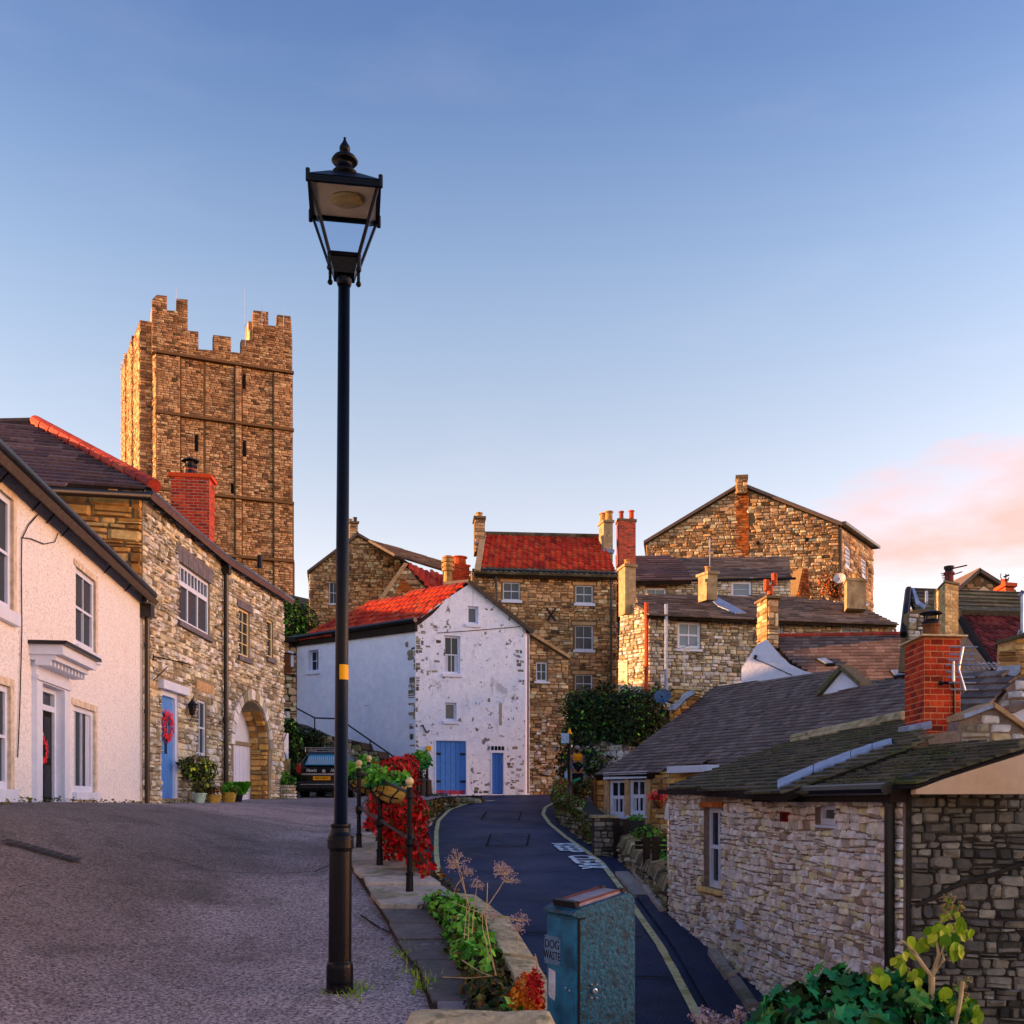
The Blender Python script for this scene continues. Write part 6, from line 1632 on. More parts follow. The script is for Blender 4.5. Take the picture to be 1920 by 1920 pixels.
bm = MB().tube([V(1787, 1240, ya), V(1787, 1278, ya)], .02, 6).tube([V(1805, 1213, ya), V(1797, 1255, ya), V(1809, 1295, ya)], .018, 6)
bm.build('boom', 'steel', TV_)
for (x0, x1, y_) in ((1781, 1833, 1213), (1778, 1830, 1227), (1776, 1827, 1237), (1773, 1825, 1247), (1773, 1824, 1260), (1776, 1827, 1270), (1779, 1830, 1280), (1782, 1834, 1293)):
    MB().tube([V(x0, y_, ya), V(x1, y_, ya)], .0105, 6).build('element', 'steel', TV_)
YA = thing('yagi_aerial', 'white zigzag yagi aerial pointing right above the dark roof beside the ladder aerial', 'aerial', V(1845, 1248, 11.7))
MB().tube([V(1790, 1246, 11.7), V(1876, 1249, 11.6)], .008, 6).build('boom', 'steel', YA)
for k in range(7):
    x = 1812 + k * 9.5
    MB().tube([V(x - 7, 1242, 11.7), V(x, 1246, 11.65), V(x + 4, 1242 + 1, 11.6)], .008 if k > 2 else .005, 5).tube([V(x - 6, 1254, 11.7), V(x + 1, 1250, 11.65), V(x + 6, 1255, 11.6)], .008 if k > 2 else .005, 5).build('director', 'dish_white' if k > 2 else 'steel', YA)

# ------------------------------------------------------------------ cottage with the big dark tiled roof
CA = thing('tiled_cottage', 'stone cottage with a broad dark tiled roof and twin white sash windows', 'house', (3.0, 25.5, -1))
CW = wallplane(2.27, 27.0, 2.27 + .48 * 6, 27.0 - .88 * 6)
for TL, BR in (((1143, 1461), (1174, 1532)), ((1181, 1459), (1212, 1530))):
    window(CA, CW, TL, BR, cols=2, rows=2, sash=True, reveal=.08, fw=.1, bar=.05, curtain=True, sill='white_paint', sill_drop=.05)
cz = .71
cpoly = [(0, -1.6), (6, -1.8), (6, cz), (0, cz)]
cw_ = wall('wall', CW, cpoly, 'cottage_mortar', CA, depth=4.2)
q = CW.rect((1137, 1449), (1218, 1459)); MB().box(CW, q[0], q[1], q[2], q[3], -.02, .1, .5).build('lintel', 'white_paint', CA)
r0, r1_ = CW.rects[0], CW.rects[1]
MB().box(CW, r0[1] + .01, r1_[0] - .01, r0[2] - .02, r0[3], -.05, .06, .5).box(CW, r1_[1] + .02, r1_[1] + .2, r1_[2] - .2, r1_[3], -.02, .05, .5).box(CW, r0[0] - .2, r0[0] - .02, r0[2] - .2, r0[3], -.02, .05, .5).build('window_surround', 'sand_stone', CA)
emit(cw_, 'stone', stones(CW, [(0, -1.5), (6, -1.6), (6, cz - .02), (0, cz - .02)], rects=[(r0[0] - .22, r1_[1] + .22, r0[2] - .2, q[3])], ch=(.09, .18), cw=(.15, .4), rise=.05), 'tan_stone', 'rubble_stones', cap=80)
nbk = Vector((.88, .48, 0))
CRF = Plane((2.27, 27.0, cz), (.48, -.88, 0), nbk * 4.0 + Vector((0, 0, 2.49)))
CRF.n = CRF.n if CRF.n.z > 0 else -CRF.n
cr = [CRF.at(*p) for p in ((1113, 1455), (1212, 1452), (1330, 1428), (1352, 1440), (1420, 1440), (1700, 1440), (1840, 1330), (1790, 1262), (1700, 1277), (1608, 1288), (1580, 1257), (1560, 1259), (1340, 1289), (1290, 1330), (1160, 1428))]
rf = slab('roof', CRF, cr, -.14, 0, 'dark_timber', CA)
emit(rf, 'tile', tiles(CRF, cr, cl=.165, tw=.20, th=.022, jit=.18, d0=.008), 'plain_tile', 'roof_tiles', cap=220)
gl = CRF.at(1543, 1303); g_r = CRF.at(1609, 1287); ga = CRF.at(1580, 1258)
gb = [CRF.w(*gl, .0), CRF.w(*g_r, .0), CRF.w(*ga, .0) + Vector((0, -.02, 0))]
GPl = wallplane(gb[0].x, gb[0].y - .12, gb[1].x, gb[1].y - .12)
tri = [GPl.at(*p) for p in ((1541, 1304), (1612, 1288), (1580, 1258))]
gblt = slab('gablet', GPl, tri, -.1, .0, 'white_render_plain', CA)
for p0, p1 in (((1536, 1306), (1581, 1256)), ((1579, 1256), (1618, 1290))):
    a, b2 = GPl.at(*p0), GPl.at(*p1)
    MB().prism(GPl, [a, b2, (b2[0], b2[1] + .12), (a[0], a[1] + .12)], -.5, .12).build('verge', 'mossy_tile', gblt)
q = [CW.at(*p) for p in ((1275, 1442), (1345, 1434))]
MB().prism(CW, [(CW.at(1276, 1441)[0], CW.at(1276, 1450)[1]), (CW.at(1352, 1432)[0], CW.at(1276, 1450)[1]), (CW.at(1352, 1432)[0], CW.at(1276, 1440)[1] + .03), (CW.at(1276, 1441)[0], CW.at(1276, 1440)[1] + .03)], .05, .4).build('porch_fascia', 'white_paint', CA)
MB().tube([CW.w(.05, cz - .1, .1), CW.w(.05, -1.2, .1)], .04, 8).build('downpipe', 'brown_timber', CA)
# chimney with lead flashing and satellite dish
chimney(CA, (X(1263, 28.4), 28.4), (X(1313, 28.9), 28.9), (X(1257, 29.2), 29.2), .9, Zz(1292, 28.4), 'tan_stone', capm='lichen_stone', cap_h=.08, capn=20, over=.08)
chp = wallplane(X(1257, 28.2), 28.2, X(1320, 28.0), 28.0)
MB().prism(chp, [chp.at(*p) for p in ((1252, 1332), (1268, 1331), (1285, 1312), (1305, 1300), (1300, 1294), (1282, 1300), (1270, 1318), (1258, 1322))], -.2, .1).build('lead_flashing', 'lead', CA)
MB().tube([V(1283, 1285, 28.4), V(1283, 1212, 28.4)], .012, 5).tube([V(1270, 1217, 28.4), V(1310, 1205, 28.4)], .01, 5).tube([V(1290, 1209, 28.4), V(1294, 1214, 28.4)], .008, 4).build('aerial', 'steel', CA)
dish(V(1243, 1308, 27.6), (-.25, -.85, .45), .235, 'dish_blue', 'satellite_dish', 'blue-grey satellite dish on the stone chimney of the tiled cottage', V(1260, 1318, 28.2))

# ------------------------------------------------------------------ dark tiled house with skylights
HB = thing('skylight_house', 'dark tiled house with skylights and white end wall behind the cottage roof', 'house', V(1560, 1300, 31))
rid0, rid1 = V(1440, 1195, 33.5), V(1710, 1191, 32.5)
HBP = Plane(rid0, rid1 - rid0, (0, 4.6, 3.1))
HBP.n = HBP.n if HBP.n.z > 0 else -HBP.n
hq = [HBP.at(*p) for p in ((1440, 1198), (1458, 1193), (1706, 1191), (1706, 1300), (1560, 1315), (1530, 1268), (1505, 1255), (1480, 1238), (1462, 1218))]
rf = slab('roof', HBP, hq, -.12, 0, 'dark_timber', HB)
emit(rf, 'tile', tiles(HBP, hq, cl=.22, tw=.25, th=.03, jit=.12, d0=.008), 'plain_tile', 'roof_tiles', cap=110)
for k in range(18):
    a = rid0.lerp(rid1, .06 + .94 * k / 18) + Vector((0, 0, .04)); b2 = rid0.lerp(rid1, .06 + .94 * (k + .96) / 18) + Vector((0, 0, .04))
    MB().tube([a, b2], .085, 8).build('ridge_tile', 'red_ridge', rf)
for pts in (((1528, 1240), (1546, 1238), (1566, 1250), (1548, 1252)), ((1666, 1262), (1690, 1260), (1700, 1272), (1676, 1275))):
    pz = [HBP.at(*p) for p in pts]
    o = MB().prism(HBP, pz, .02, .11).build('skylight', 'black_gutter', HB)
    c = (sum(p[0] for p in pz) / 4, sum(p[1] for p in pz) / 4)
    MB().prism(HBP, [(c[0] + (p[0] - c[0]) * .8, c[1] + (p[1] - c[1]) * .78) for p in pz], .111, .125).build('pane', 'lead', o)
WE = wallplane(X(1388, 30.2), 30.2, X(1560, 29.6), 29.6)
pz = [WE.at(*p) for p in ((1390, 1345), (1390, 1254), (1408, 1226), (1420, 1208), (1437, 1199), (1446, 1208), (1462, 1228), (1482, 1246), (1508, 1258), (1532, 1264), (1532, 1345))]
slab('end_wall', WE, pz, -.3, 0, 'white_render_plain', HB)
MB().tube([WE.w(*WE.at(1412, 1234), .02), WE.w(*WE.at(1485, 1266), .02)], .012, 5).build('cable', 'iron', HB)
q = WE.rect((1414, 1229), (1419, 1234)); MB().box(WE, *q, 0, .1, .5).build('cable_box', 'iron', HB)
chimney(HB, (X(1438, 32.5), 32.5), (X(1460, 32.6), 32.6), (X(1420, 33.4), 33.4), Zz(1215, 32.5), Zz(1122, 32.5), 'brown_stone', capm='brown_mortar', capn=40, cap_h=.08)
MB().lathe(V(1444, 1115, 32.8), [(0, .1), (.25, .09), (.3, .1)], 10).lathe(V(1437, 1108, 32.8), [(0, .09), (.36, .09)], 10, axis=(0, 0, 1)).lathe(V(1452, 1098, 32.8), [(0, .09), (.38, .1), (.4, .08)], 10).build('chimney_pot', 'terracotta', HB)

# ------------------------------------------------------------------ cluster of roofs at the far right
FR = thing('slated_house', 'dark stone-slated house with a yellow brick chimney at the right edge', 'house', V(1800, 1230, 25))
fp0, fp1 = V(1706, 1104, 28.5), V(2250, 1124, 28.5)
FRP = Plane(fp0, fp1 - fp0, (0, 2.6, 1.9))
FRP.n = FRP.n if FRP.n.z > 0 else -FRP.n
fq = [FRP.at(*p) for p in ((1706, 1104), (1925, 1112), (2200, 1122), (2200, 1154), (1925, 1153), (1800, 1152), (1718, 1146), (1710, 1130))]
rf = slab('roof', FRP, fq, -.12, 0, 'dark_timber', FR)
emit(rf, 'stone_slate', tiles(FRP, fq, cl=.24, tw=.5, th=.04, jit=.3, d0=.008), 'mossy_tile', 'stone_slates', cap=50)
FW = wallpx(1690, 26.4, 1925, 26.4)
pz = [FW.at(*p) for p in ((1692, 1260), (1800, 1260), (1800, 1600), (2200, 1600), (2200, 1150), (1716, 1143), (1703, 1148), (1698, 1190))]
fw_ = slab('wall', FW, pz, -.3, 0, 'brown_mortar', FR)
emit(fw_, 'stone', stones(FW, [FW.at(*p) for p in ((1700, 1200), (1735, 1200), (1735, 1150), (1704, 1150))], ch=(.1, .2), cw=(.15, .4), rise=.05), 'pink_stone', 'rubble_stones', cap=14)
MB().tube([V(1704, 1105, 28.4), V(1694, 1190, 26.3)], .1, 6).build('bargeboard', 'iron', FR)
MB().prism(FRP, [FRP.at(*p) for p in ((1708, 1108), (1713, 1108), (1722, 1132), (1735, 1142), (1730, 1146), (1716, 1136))], .02, .09).build('lead_verge', 'lead', FR)
q = [FRP.at(*p) for p in ((1733, 1115), (1738, 1115), (1738, 1136), (1733, 1136))]; MB().prism(FRP, q, .02, .12).build('roof_vent', 'dish_white', FR)
chimney(FR, (X(1772, 24.0), 24.0), (X(1797, 24.3), 24.3), (X(1752, 25.3), 25.3), Zz(1205, 24), Zz(1093, 24), 'yellow_brick', capm='mossy_tile', L_=.2, H_=.085, capn=70, cap_h=.05, pots=((.62, .13, .35, 'dark_pantile', 'plain'), (.62, .12, .5, 'iron', 'plain')), minpx=7, over=.03)
ar = MB().tube([V(1772, 1069, 24.3), V(1813, 1060, 24.3)], .018, 5).tube([V(1786, 1078, 24.3), V(1804, 1072, 24.3)], .014, 5).tube([V(1778, 1095, 24.3), V(1778, 1064, 24.3)], .015, 5)
for k in range(5): ar.tube([V(1764 + k, 1075 + 3.4 * k, 24.3), V(1772 + k, 1076 + 3.4 * k, 24.3)], .01, 4)
ar.build('aerial', 'iron', FR)
RD = thing('red_tiled_outhouse', 'dark red pantiled roof in front of the slated house at the right edge', 'outhouse', V(1860, 1260, 20))
rp0, rp1 = V(1796, 1155, 22.5), V(1925, 1158, 22.5)
RDP = Plane(rp0, rp1 - rp0, (0, 2.0, 1.45))
RDP.n = RDP.n if RDP.n.z > 0 else -RDP.n
pz = [RDP.at(*p) for p in ((1800, 1155), (1925, 1158), (2150, 1163), (2150, 1275), (1872, 1275), (1815, 1190))]
rf = slab('roof', RDP, pz, -.12, 0, 'dark_timber', RD)
emit(rf, 'pantile', tiles(RDP, pz, cl=.2, tw=.16, th=.025, pan=.04, d0=.01), 'dark_pantile', 'pantile_courses', cap=120, minpx=8)
MB().tube([RDP.w(*RDP.at(1802, 1168), .06), RDP.w(*RDP.at(1870, 1275), .06)], .09, 6).build('verge', 'dark_timber', RD)
MB().prism(RDP, [RDP.at(*p) for p in ((1800, 1157), (2150, 1166), (2150, 1159), (1800, 1151))], .05, .18).build('ridge', 'mossy_tile', RD)
pw = wallpx(1790, 20.4, 1930, 20.4); slab('wall', pw, [pw.at(*p) for p in ((1795, 1320), (1800, 1600), (2150, 1600), (2150, 1270), (1872, 1270), (1815, 1195), (1795, 1195))], -.3, -.02, 'pink_mortar', RD)
BK = thing('tan_gable_house', 'small tan stone gable with a red chimney peeping over the slated roof', 'house', V(1835, 1110, 36))
BKP = wallpx(1790, 36, 1930, 36)
pz = [BKP.at(*p) for p in ((1785, 1300), (1900, 1300), (1890, 1112), (1833, 1077), (1788, 1114))]
bw = slab('wall', BKP, pz, -4, 0, 'brown_mortar', BK)
emit(bw, 'stone', stones(BKP, pz, ch=(.14, .24), cw=(.2, .5), rise=.05), 'castle_stone', 'rubble_stones', cap=20, minpx=8)
for p0, p1 in (((1783, 1118), (1834, 1074)), ((1832, 1074), (1900, 1116))):
    a, b2 = BKP.at(*p0), BKP.at(*p1); MB().prism(BKP, [a, b2, (b2[0], b2[1] + .14), (a[0], a[1] + .14)], -4.2, .2).build('roof', 'slate_tile', BK)
pz = [BKP.at(*p) for p in ((1830, 1110), (1855, 1110), (1841, 1101))]; MB().prism(BKP, pz, 0, .15).build('gablet', 'peach_render', BK)
chimney(BK, (X(1885, 33), 33), (X(1902, 33.1), 33.1), (X(1868, 33.8), 33.8), Zz(1130, 33), Zz(1100, 33), 'red_brick', capm='terracotta', pots=((.45, .12, .22, 'terracotta', 'plain'),), capn=10, minpx=8, mortar='orange_mortar')
ar = MB().tube([V(1886, 1092, 33), V(1886, 1076, 33)], .02, 5).tube([V(1882, 1082, 33), V(1892, 1078, 33)], .03, 5).tube([V(1877, 1075, 33), V(1876, 1082, 33), V(1879, 1088, 33)], .015, 5).tube([V(1886, 1092, 33), V(1892, 1082, 33), V(1890, 1090, 33)], .015, 5); ar.build('aerial', 'iron', BK)
AE = thing('mast_aerial', 'tall thin grey aerial mast at the right edge of the picture', 'aerial', V(1916, 1215, 18))
MB().tube([V(1917, 1218, 18), V(1917, 1114, 18)], .035, 6).build('mast', 'steel', AE)
MB().tube([V(1910, 1115, 18), V(1930, 1113, 18)], .03, 6).tube([V(1914, 1108, 18), V(1925, 1111, 18)], .02, 6).tube([V(1910, 1184, 18), V(1925, 1187, 18)], .03, 6).tube([V(1908, 1189, 18), V(1925, 1191, 18)], .02, 6).build('element', 'steel', AE)
DR = thing('dark_lean_to', 'dark slated lean-to roof and stone stub between the brick chimney and right edge', 'roof', V(1850, 1330, 14))
dp0 = V(1796, 1262, 16); dp1 = V(1915, 1256, 15)
DRP = Plane(dp0, dp1 - dp0, (0, 2.6, 1.15))
DRP.n = DRP.n if DRP.n.z > 0 else -DRP.n
pz = [DRP.at(*p) for p in ((1730, 1262), (1860, 1262), (1905, 1268), (1896, 1290), (1860, 1320), (1800, 1345), (1730, 1352))]
rf = slab('roof', DRP, pz, -.15, 0, 'dark_timber', DR)
emit(rf, 'stone_slate', tiles(DRP, pz, cl=.17, tw=.3, th=.035, jit=.3, d0=.008), 'slate_tile', 'stone_slates', cap=70)
SS = wallpx(1866, 15.4, 1925, 15.2)
pz = [SS.at(*p) for p in ((1869, 1262), (1925, 1290), (1925, 1196), (1905, 1198), (1870, 1208))]
s5 = slab('stone_stub', SS, pz, -.5, 0, 'sand_stone', DR)
emit(s5, 'stone', stones(SS, pz, ch=(.07, .14), cw=(.12, .3), rise=.04), 'tan_stone', 'rubble_stones', cap=20)
MB().prism(SS, [SS.at(*p) for p in ((1866, 1210), (1925, 1193), (1925, 1186), (1868, 1203))], -.55, .06).build('coping', 'mossy_tile', DR)
MB().prism(SS, [SS.at(*p) for p in ((1850, 1276), (1868, 1262), (1870, 1250), (1914, 1248), (1912, 1262), (1898, 1272), (1870, 1270))], .02, .09).build('lead_flashing', 'lead', DR)
s6 = wallpx(1860, 14.0, 1925, 13.8)
pz = [s6.at(*p) for p in ((1862, 1330), (1925, 1345), (1925, 1262), (1905, 1275), (1885, 1300))]
s7 = slab('wall', s6, pz, -.5, 0, 'pink_mortar', DR)
emit(s7, 'stone', stones(s6, pz, ch=(.07, .14), cw=(.1, .28), rise=.04), 'cottage_stone', 'rubble_stones', cap=20)
WS = wallpx(1880, 12.2, 1930, 12.2)
slab('white_wall', WS, [WS.at(*p) for p in ((1892, 1348), (1930, 1365), (1930, 1322), (1900, 1332))], -.2, 0, 'white_render_plain', DR)
MB().prism(WS, [WS.at(*p) for p in ((1880, 1335), (1896, 1338), (1930, 1322), (1930, 1312), (1885, 1325))], -.3, .1).build('roof', 'slate_tile', DR)

# ------------------------------------------------------------------ garden walls on the right of the lane
GW = thing('garden_wall', 'plant-covered rubble garden wall curving along the lane below the cottage', 'wall', (1.4, 28, -.8))
gtab = [(y, interp(LINE_R, y) + .38 + .15 * smooth((y - 30) / 4)) for y in frange(22.8, 34.2, .6)]
gr_ = Ribbon([(x, y) for y, x in gtab], -1)
def gtop(y): return lane_z(y) + .72 + .1 * math.sin(y)
vs, fs = [], []
for y, x in gtab:
    for d in (0, .4):
        vs += [(x + d, y, lane_z(y) - .3), (x + d, y, gtop(y))]
n = len(gtab)
for i in range(n - 1):
    k = i * 4; fs += [(k, k + 1, k + 5, k + 4), (k + 2, k + 3, k + 7, k + 6), (k + 1, k + 3, k + 7, k + 5)]
fs += [(0, 1, 3, 2), (4 * n - 4, 4 * n - 3, 4 * n - 1, 4 * n - 2)]
g_ = MB().add(vs, fs, .5).build('wall', 'dark_mortar', GW)
poly = [(gr_.t[i], lane_z(y) - .1) for i, (y, x) in enumerate(gtab)] + [(gr_.t[i], gtop(y) - .02) for i, (y, x) in enumerate(gtab)][::-1]
emit(g_, 'stone', stones(gr_, poly, ch=(.08, .18), cw=(.14, .35), rise=.07, d0=.01), 'moss_stone', 'rubble_stones', cap=80)
mass('coping_stones', stones(gr_, [(p[0], gtop(gtab[min(i, n - 1)][0]) - .06) for i, p in enumerate(poly[:n])] + [(p[0], gtop(gtab[n - 1 - i][0]) + .06) for i, p in enumerate(poly[n:])], ch=(.09, .14), cw=(.15, .3), rise=.1, d0=.02), 'moss_stone', g_, 'stuff')
GWP = thing('wall_plants', 'trailing green and brown plants growing over the curving garden wall', 'plants', (1.6, 28, -.4))
bl_ = []
for y in frange(23.2, 33.6, .55):
    x = interp(gtab, y) if False else interp([(a, b) for a, b in gtab], y)
    bl_.append(((x + .05, y, gtop(y) + .02 - R.uniform(0, .35)), (.26, .4, .22)))
mass('foliage', leaves(bl_, 3000, .085, droop=.5), 'leaf_olive', GWP); mass('foliage', leaves(bl_, 900, .08, droop=.5), 'leaf_green', GWP); mass('foliage', leaves(bl_, 900, .08, droop=.5), 'leaf_brown', GWP)
mass('flower', leaves(bl_[-4:], 40, .07), 'flower_red', GWP)
pb_ = [(V(1092, 1482, 32.6), (.3, .3, .28)), (V(1105, 1470, 32.6), (.22, .3, .25)), (V(1125, 1490, 31), (.3, .4, .3))]
mass('foliage', leaves(pb_, 900, .09), 'leaf_olive', GWP); mass('foliage', leaves(pb_, 500, .09), 'leaf_dark', GWP); mass('foliage', leaves(pb_, 200, .09), 'leaf_brown', GWP)
# capped end pier by the signpost
GPR = thing('capped_pier', 'stone pier with a flat dark cap in front of the signpost', 'pier', V(1064, 1510, 33))
q0 = V(1064, 1475, 33.2)
MB().wbox((q0.x, 33.4, (q0.z + lane_z(33) - .2) / 2), .66, .6, q0.z - lane_z(33) + .3).build('pier', 'moss_stone', GPR)
MB().wbox((q0.x, 33.4, q0.z + .03), .82, .76, .1).build('cap_slab', 'dark_timber', GPR, bevel=.01)
# gate pier, gate posts
GP2 = thing('gate_pier', 'square pale stone gate pier with a flat top below the twin windows', 'pier', V(1130, 1590, 22.4))
gp_x = X(1130, 22.4); gz = lane_z(22.4)
pb = MB().wbox((gp_x + .03, 22.65, (gz - .2 + Zz(1533, 22.4)) / 2), .46, .5, Zz(1533, 22.4) - gz + .2).build('pier', 'dark_mortar', GP2)
gps = wallplane(gp_x - .2, 22.4, gp_x + .26, 22.4)
emit(pb, 'stone', stones(gps, [(0, gz - .1), (.46, gz - .1), (.46, Zz(1533, 22.4)), (0, Zz(1533, 22.4))], ch=(.08, .15), cw=(.12, .26), rise=.03, d0=.005), 'dark_stone', 'rubble_stones', cap=30)
MB().wbox((gp_x + .03, 22.65, Zz(1533, 22.4) + .025), .6, .62, .06).build('cap_slab', 'moss_stone', GP2, bevel=.01)
GT = thing('garden_gate', 'dark wooden gate posts and boards beside the stone gate pier', 'gate', V(1170, 1590, 22))
for px, y0, Y in ((1156, 1534, 22.3), (1174, 1536, 22.0)):
    zb0 = lane_z(Y)
    MB().wbox((X(px, Y), Y, (Zz(y0, Y) + zb0 - .1) / 2), .13, .13, Zz(y0, Y) - zb0 + .1).build('post', 'dark_timber', GT)
for k in range(4):
    MB().wbox((X(1159 + 4 * k, 22.15), 22.15, lane_z(22.1) + .35), .04, .03, .7).build('slat', 'dark_timber', GT)
GT2 = thing('timber_gate', 'low dark timber gate with two posts at the top of the dry-stone wall', 'gate', V(1225, 1640, 19))
for px, y0, Y in ((1212, 1570, 18.6), (1229, 1568, 18.2)):
    zb0 = lane_z(Y)
    MB().wbox((X(px, Y), Y, (Zz(y0, Y) + zb0) / 2), .12, .12, Zz(y0, Y) - zb0).build('post', 'dark_timber', GT2)
for zz in (1580, 1589): MB().wbox((X(1222, 18.7), 18.7, Zz(zz, 18.7)), .62, .05, .06).build('rail', 'dark_timber', GT2)
# dry-stone wall with upright coping stones
DS = thing('dry_stone_wall', 'low dry-stone wall topped with upright stones in front of the cottage garden', 'wall', (2.4, 18.5, -1.6))
dst = [(21.6, 2.28), (20.4, 2.36), (19, 2.42), (17.6, 2.46), (16.1, 2.46)]
dr_ = Ribbon([(x, y) for y, x in dst], 1)
def dtop(y): return lane_z(y) + .38
vs, fs = [], []
for y, x in dst:
    for d in (0, .3): vs += [(x + d, y, lane_z(y) - .2), (x + d, y, dtop(y))]
for i in range(len(dst) - 1):
    k = i * 4; fs += [(k, k + 1, k + 5, k + 4), (k + 2, k + 3, k + 7, k + 6), (k + 1, k + 3, k + 7, k + 5)]
fs += [(0, 1, 3, 2), (16, 17, 19, 18)]
d_ = MB().add(vs, fs, .5).build('wall', 'dark_mortar', DS)
poly = [(dr_.t[i], lane_z(y) - .1) for i, (y, x) in enumerate(dst)] + [(dr_.t[i], dtop(y)) for i, (y, x) in enumerate(dst)][::-1]
dr_.side = 1
t_ = Ribbon([(x, y) for y, x in dst], 1)
class Flip:
    def w(s, a, b, d=0.0): return t_.w(a, b, d)
n_test = t_.w(.1, 0, 1) - t_.w(.1, 0, 0)
if n_test.x > 0: t_.side = -1
emit(d_, 'stone', stones(t_, poly, ch=(.07, .14), cw=(.12, .3), rise=.05), 'moss_stone', 'rubble_stones', cap=60)
y = 21.5
while y > 16.1:
    x = interp([(a, b) for a, b in dst][::-1], y); h = R.uniform(.15, .26)
    a = MB(); tw = R.uniform(.06, .12); tl = R.uniform(-.06, .06)
    vs = [(x - .04, y, dtop(y) - .02), (x + .3, y, dtop(y) - .02), (x + .3, y + tw, dtop(y) - .02), (x - .04, y + tw, dtop(y) - .02)]
    vs += [(x + .02, y + tl + .015, dtop(y) + h * .8), (x + .22, y + tl + .015, dtop(y) + h), (x + .22, y + tl + tw - .015, dtop(y) + h), (x + .02, y + tl + tw - .015, dtop(y) + h * .8)]
    a.add(vs, [(0, 1, 2, 3), (4, 5, 6, 7), (0, 1, 5, 4), (1, 2, 6, 5), (2, 3, 7, 6), (3, 0, 4, 7)]).build('coping_stone', 'moss_stone', DS)
    y -= tw + .012
GB = thing('garden_plants', 'green garden shrubs with red and yellow flowers behind the dry-stone wall', 'plants', (2.9, 19, -1))
gbl = [((3.0, 20.5, -1.0), (.4, .8, .3)), ((2.85, 18.6, -1.25), (.3, .9, .35)), ((2.75, 17, -1.35), (.2, .6, .4)), ((2.9, 21.8, -.75), (.3, .4, .25)), ((2.66, 16.4, -1.5), (.12, .3, .35))]
mass('foliage', leaves(gbl, 1800, .08), 'leaf_green', GB); mass('foliage', leaves(gbl, 1600, .08), 'leaf_dark', GB)
mass('flower', leaves(gbl[:2], 50, .07), 'flower_red', GB); mass('flower', leaves(gbl[4:], 90, .06), 'leaf_lime', GB)
# planter box on the cottage wall, hanging basket, parasol
PB = thing('planter_box', 'dark wall planter under the right-hand twin window', 'planter', V(1193, 1550, 23.6))
q = V(1193, 1548, 23.5); MB().wbox(q, .36, .26, .24).build('box', 'plastic_dark', PB, bevel=.02)
mass('foliage', leaves([(q + Vector((0, 0, .16)), (.2, .14, .1))], 160, .07), 'leaf_green', PB)
HBK = thing('hanging_basket', 'hanging basket of red flowers at the corner of the near rubble house', 'hanging basket', V(1237, 1500, 18.5))
q = V(1237, 1503, 18.5)
MB().lathe(q + Vector((0, 0, -.13)), [(0, .02), (.05, .09), (.13, .13), (.14, .12)], 12).build('basket', 'brown_timber', HBK)
mass('flower', leaves([(q + Vector((-.02, 0, .1)), (.2, .14, .1))], 170, .06), 'flower_red', HBK); mass('foliage', leaves([(q + Vector((0, 0, .04)), (.15, .13, .12))], 120, .06), 'leaf_olive', HBK)
MB().tube([q + Vector((0, 0, 0)), q + Vector((.04, 0, .4)), q + Vector((.2, .2, .45))], .008, 5).build('bracket', 'iron', HBK)
PS_ = thing('folded_parasol', 'folded white parasol standing at the corner of the near rubble house', 'parasol', V(1252, 1620, 17))
q = V(1252, 1500, 17)
MB().lathe(V(1252, 1538, 17), [(0, .05), (.02, .06), (.2, .045), (.33, .01)], 10).build('canopy', 'text_white', PS_); MB().tube([V(1252, 1538, 17), V(1252, 1640, 17)], .015, 6).build('pole', 'steel', PS_)
# ------------------------------------------------------------------ street lamp
LY = 7.0
lx = X(637, LY); lz = yard_z(lx, LY)
LP = thing('street_lamp', 'tall black street lamp with a tapered glass lantern and one yellow band', 'street lamp', (lx, LY, lz))
lean_ = 10.0 / F * LY / 5.9                       # the post leans very slightly to the right
pxm = LY / F
def LB(z): return Vector((lx + (z - lz) * lean_, LY, z))
def lprof(l): return [(Zz(py, LY), r * pxm) for py, r in l]
def lz_lathe(mb, l, n=24):
    pr = lprof(l); z0 = pr[0][0]
    return mb.lathe(LB(z0), [(z - z0, r) for z, r in pr], n, axis=Vector((lean_, 0, 1)))
lz_lathe(MB(), [(1875, 27), (1856, 27), (1853, 25.5), (1845, 25), (1838, 25.6), (1812, 25), (1806, 24), (1802, 21.5), (1596, 21), (1592, 22)]).build('base', 'black_paint', LP, smooth=False, bevel=.003)
lz_lathe(MB(), [(1592, 22), (1590, 24.5), (1574, 24.5), (1571, 23.5), (1568, 23.5), (1560, 19), (1552, 17.5), (1549, 18.5), (1545, 18.5), (1543, 13)]).build('collar', 'black_paint', LP, bevel=.002)
lz_lathe(MB(), [(1545, 12.8), (1200, 12.2), (532, 11)]).build('column', 'black_paint', LP, smooth=True)
lz_lathe(MB(), [(536, 12), (532, 14), (524, 14), (521, 12.5), (505, 13), (498, 13.5)]).build('neck_collar', 'black_paint', LP, bevel=.002)
mbd = MB(); bz0, bz1 = Zz(1275, LY), Zz(1247, LY)
ang = [math.radians(-100 + 10 * k) for k in range(12)]
vs = [LB(z) + Vector((math.cos(a) * 12.7 * pxm, math.sin(a) * 12.7 * pxm, 0)) for z in (bz0, bz1) for a in ang]
mbd.add(vs, [(i, i + 1, i + 13, i + 12) for i in range(11)], .5).build('yellow_band', 'yellow_paint', LP)
dn = MB(); ang = [math.radians(-150 + 12 * k) for k in range(10)]
z0_, z1_ = Zz(1790, LY), Zz(1606, LY)
vs = [LB(z) + Vector((math.cos(a) * 21.6 * pxm, math.sin(a) * 21.6 * pxm, 0)) for z in (z0_, z1_) for a in ang]
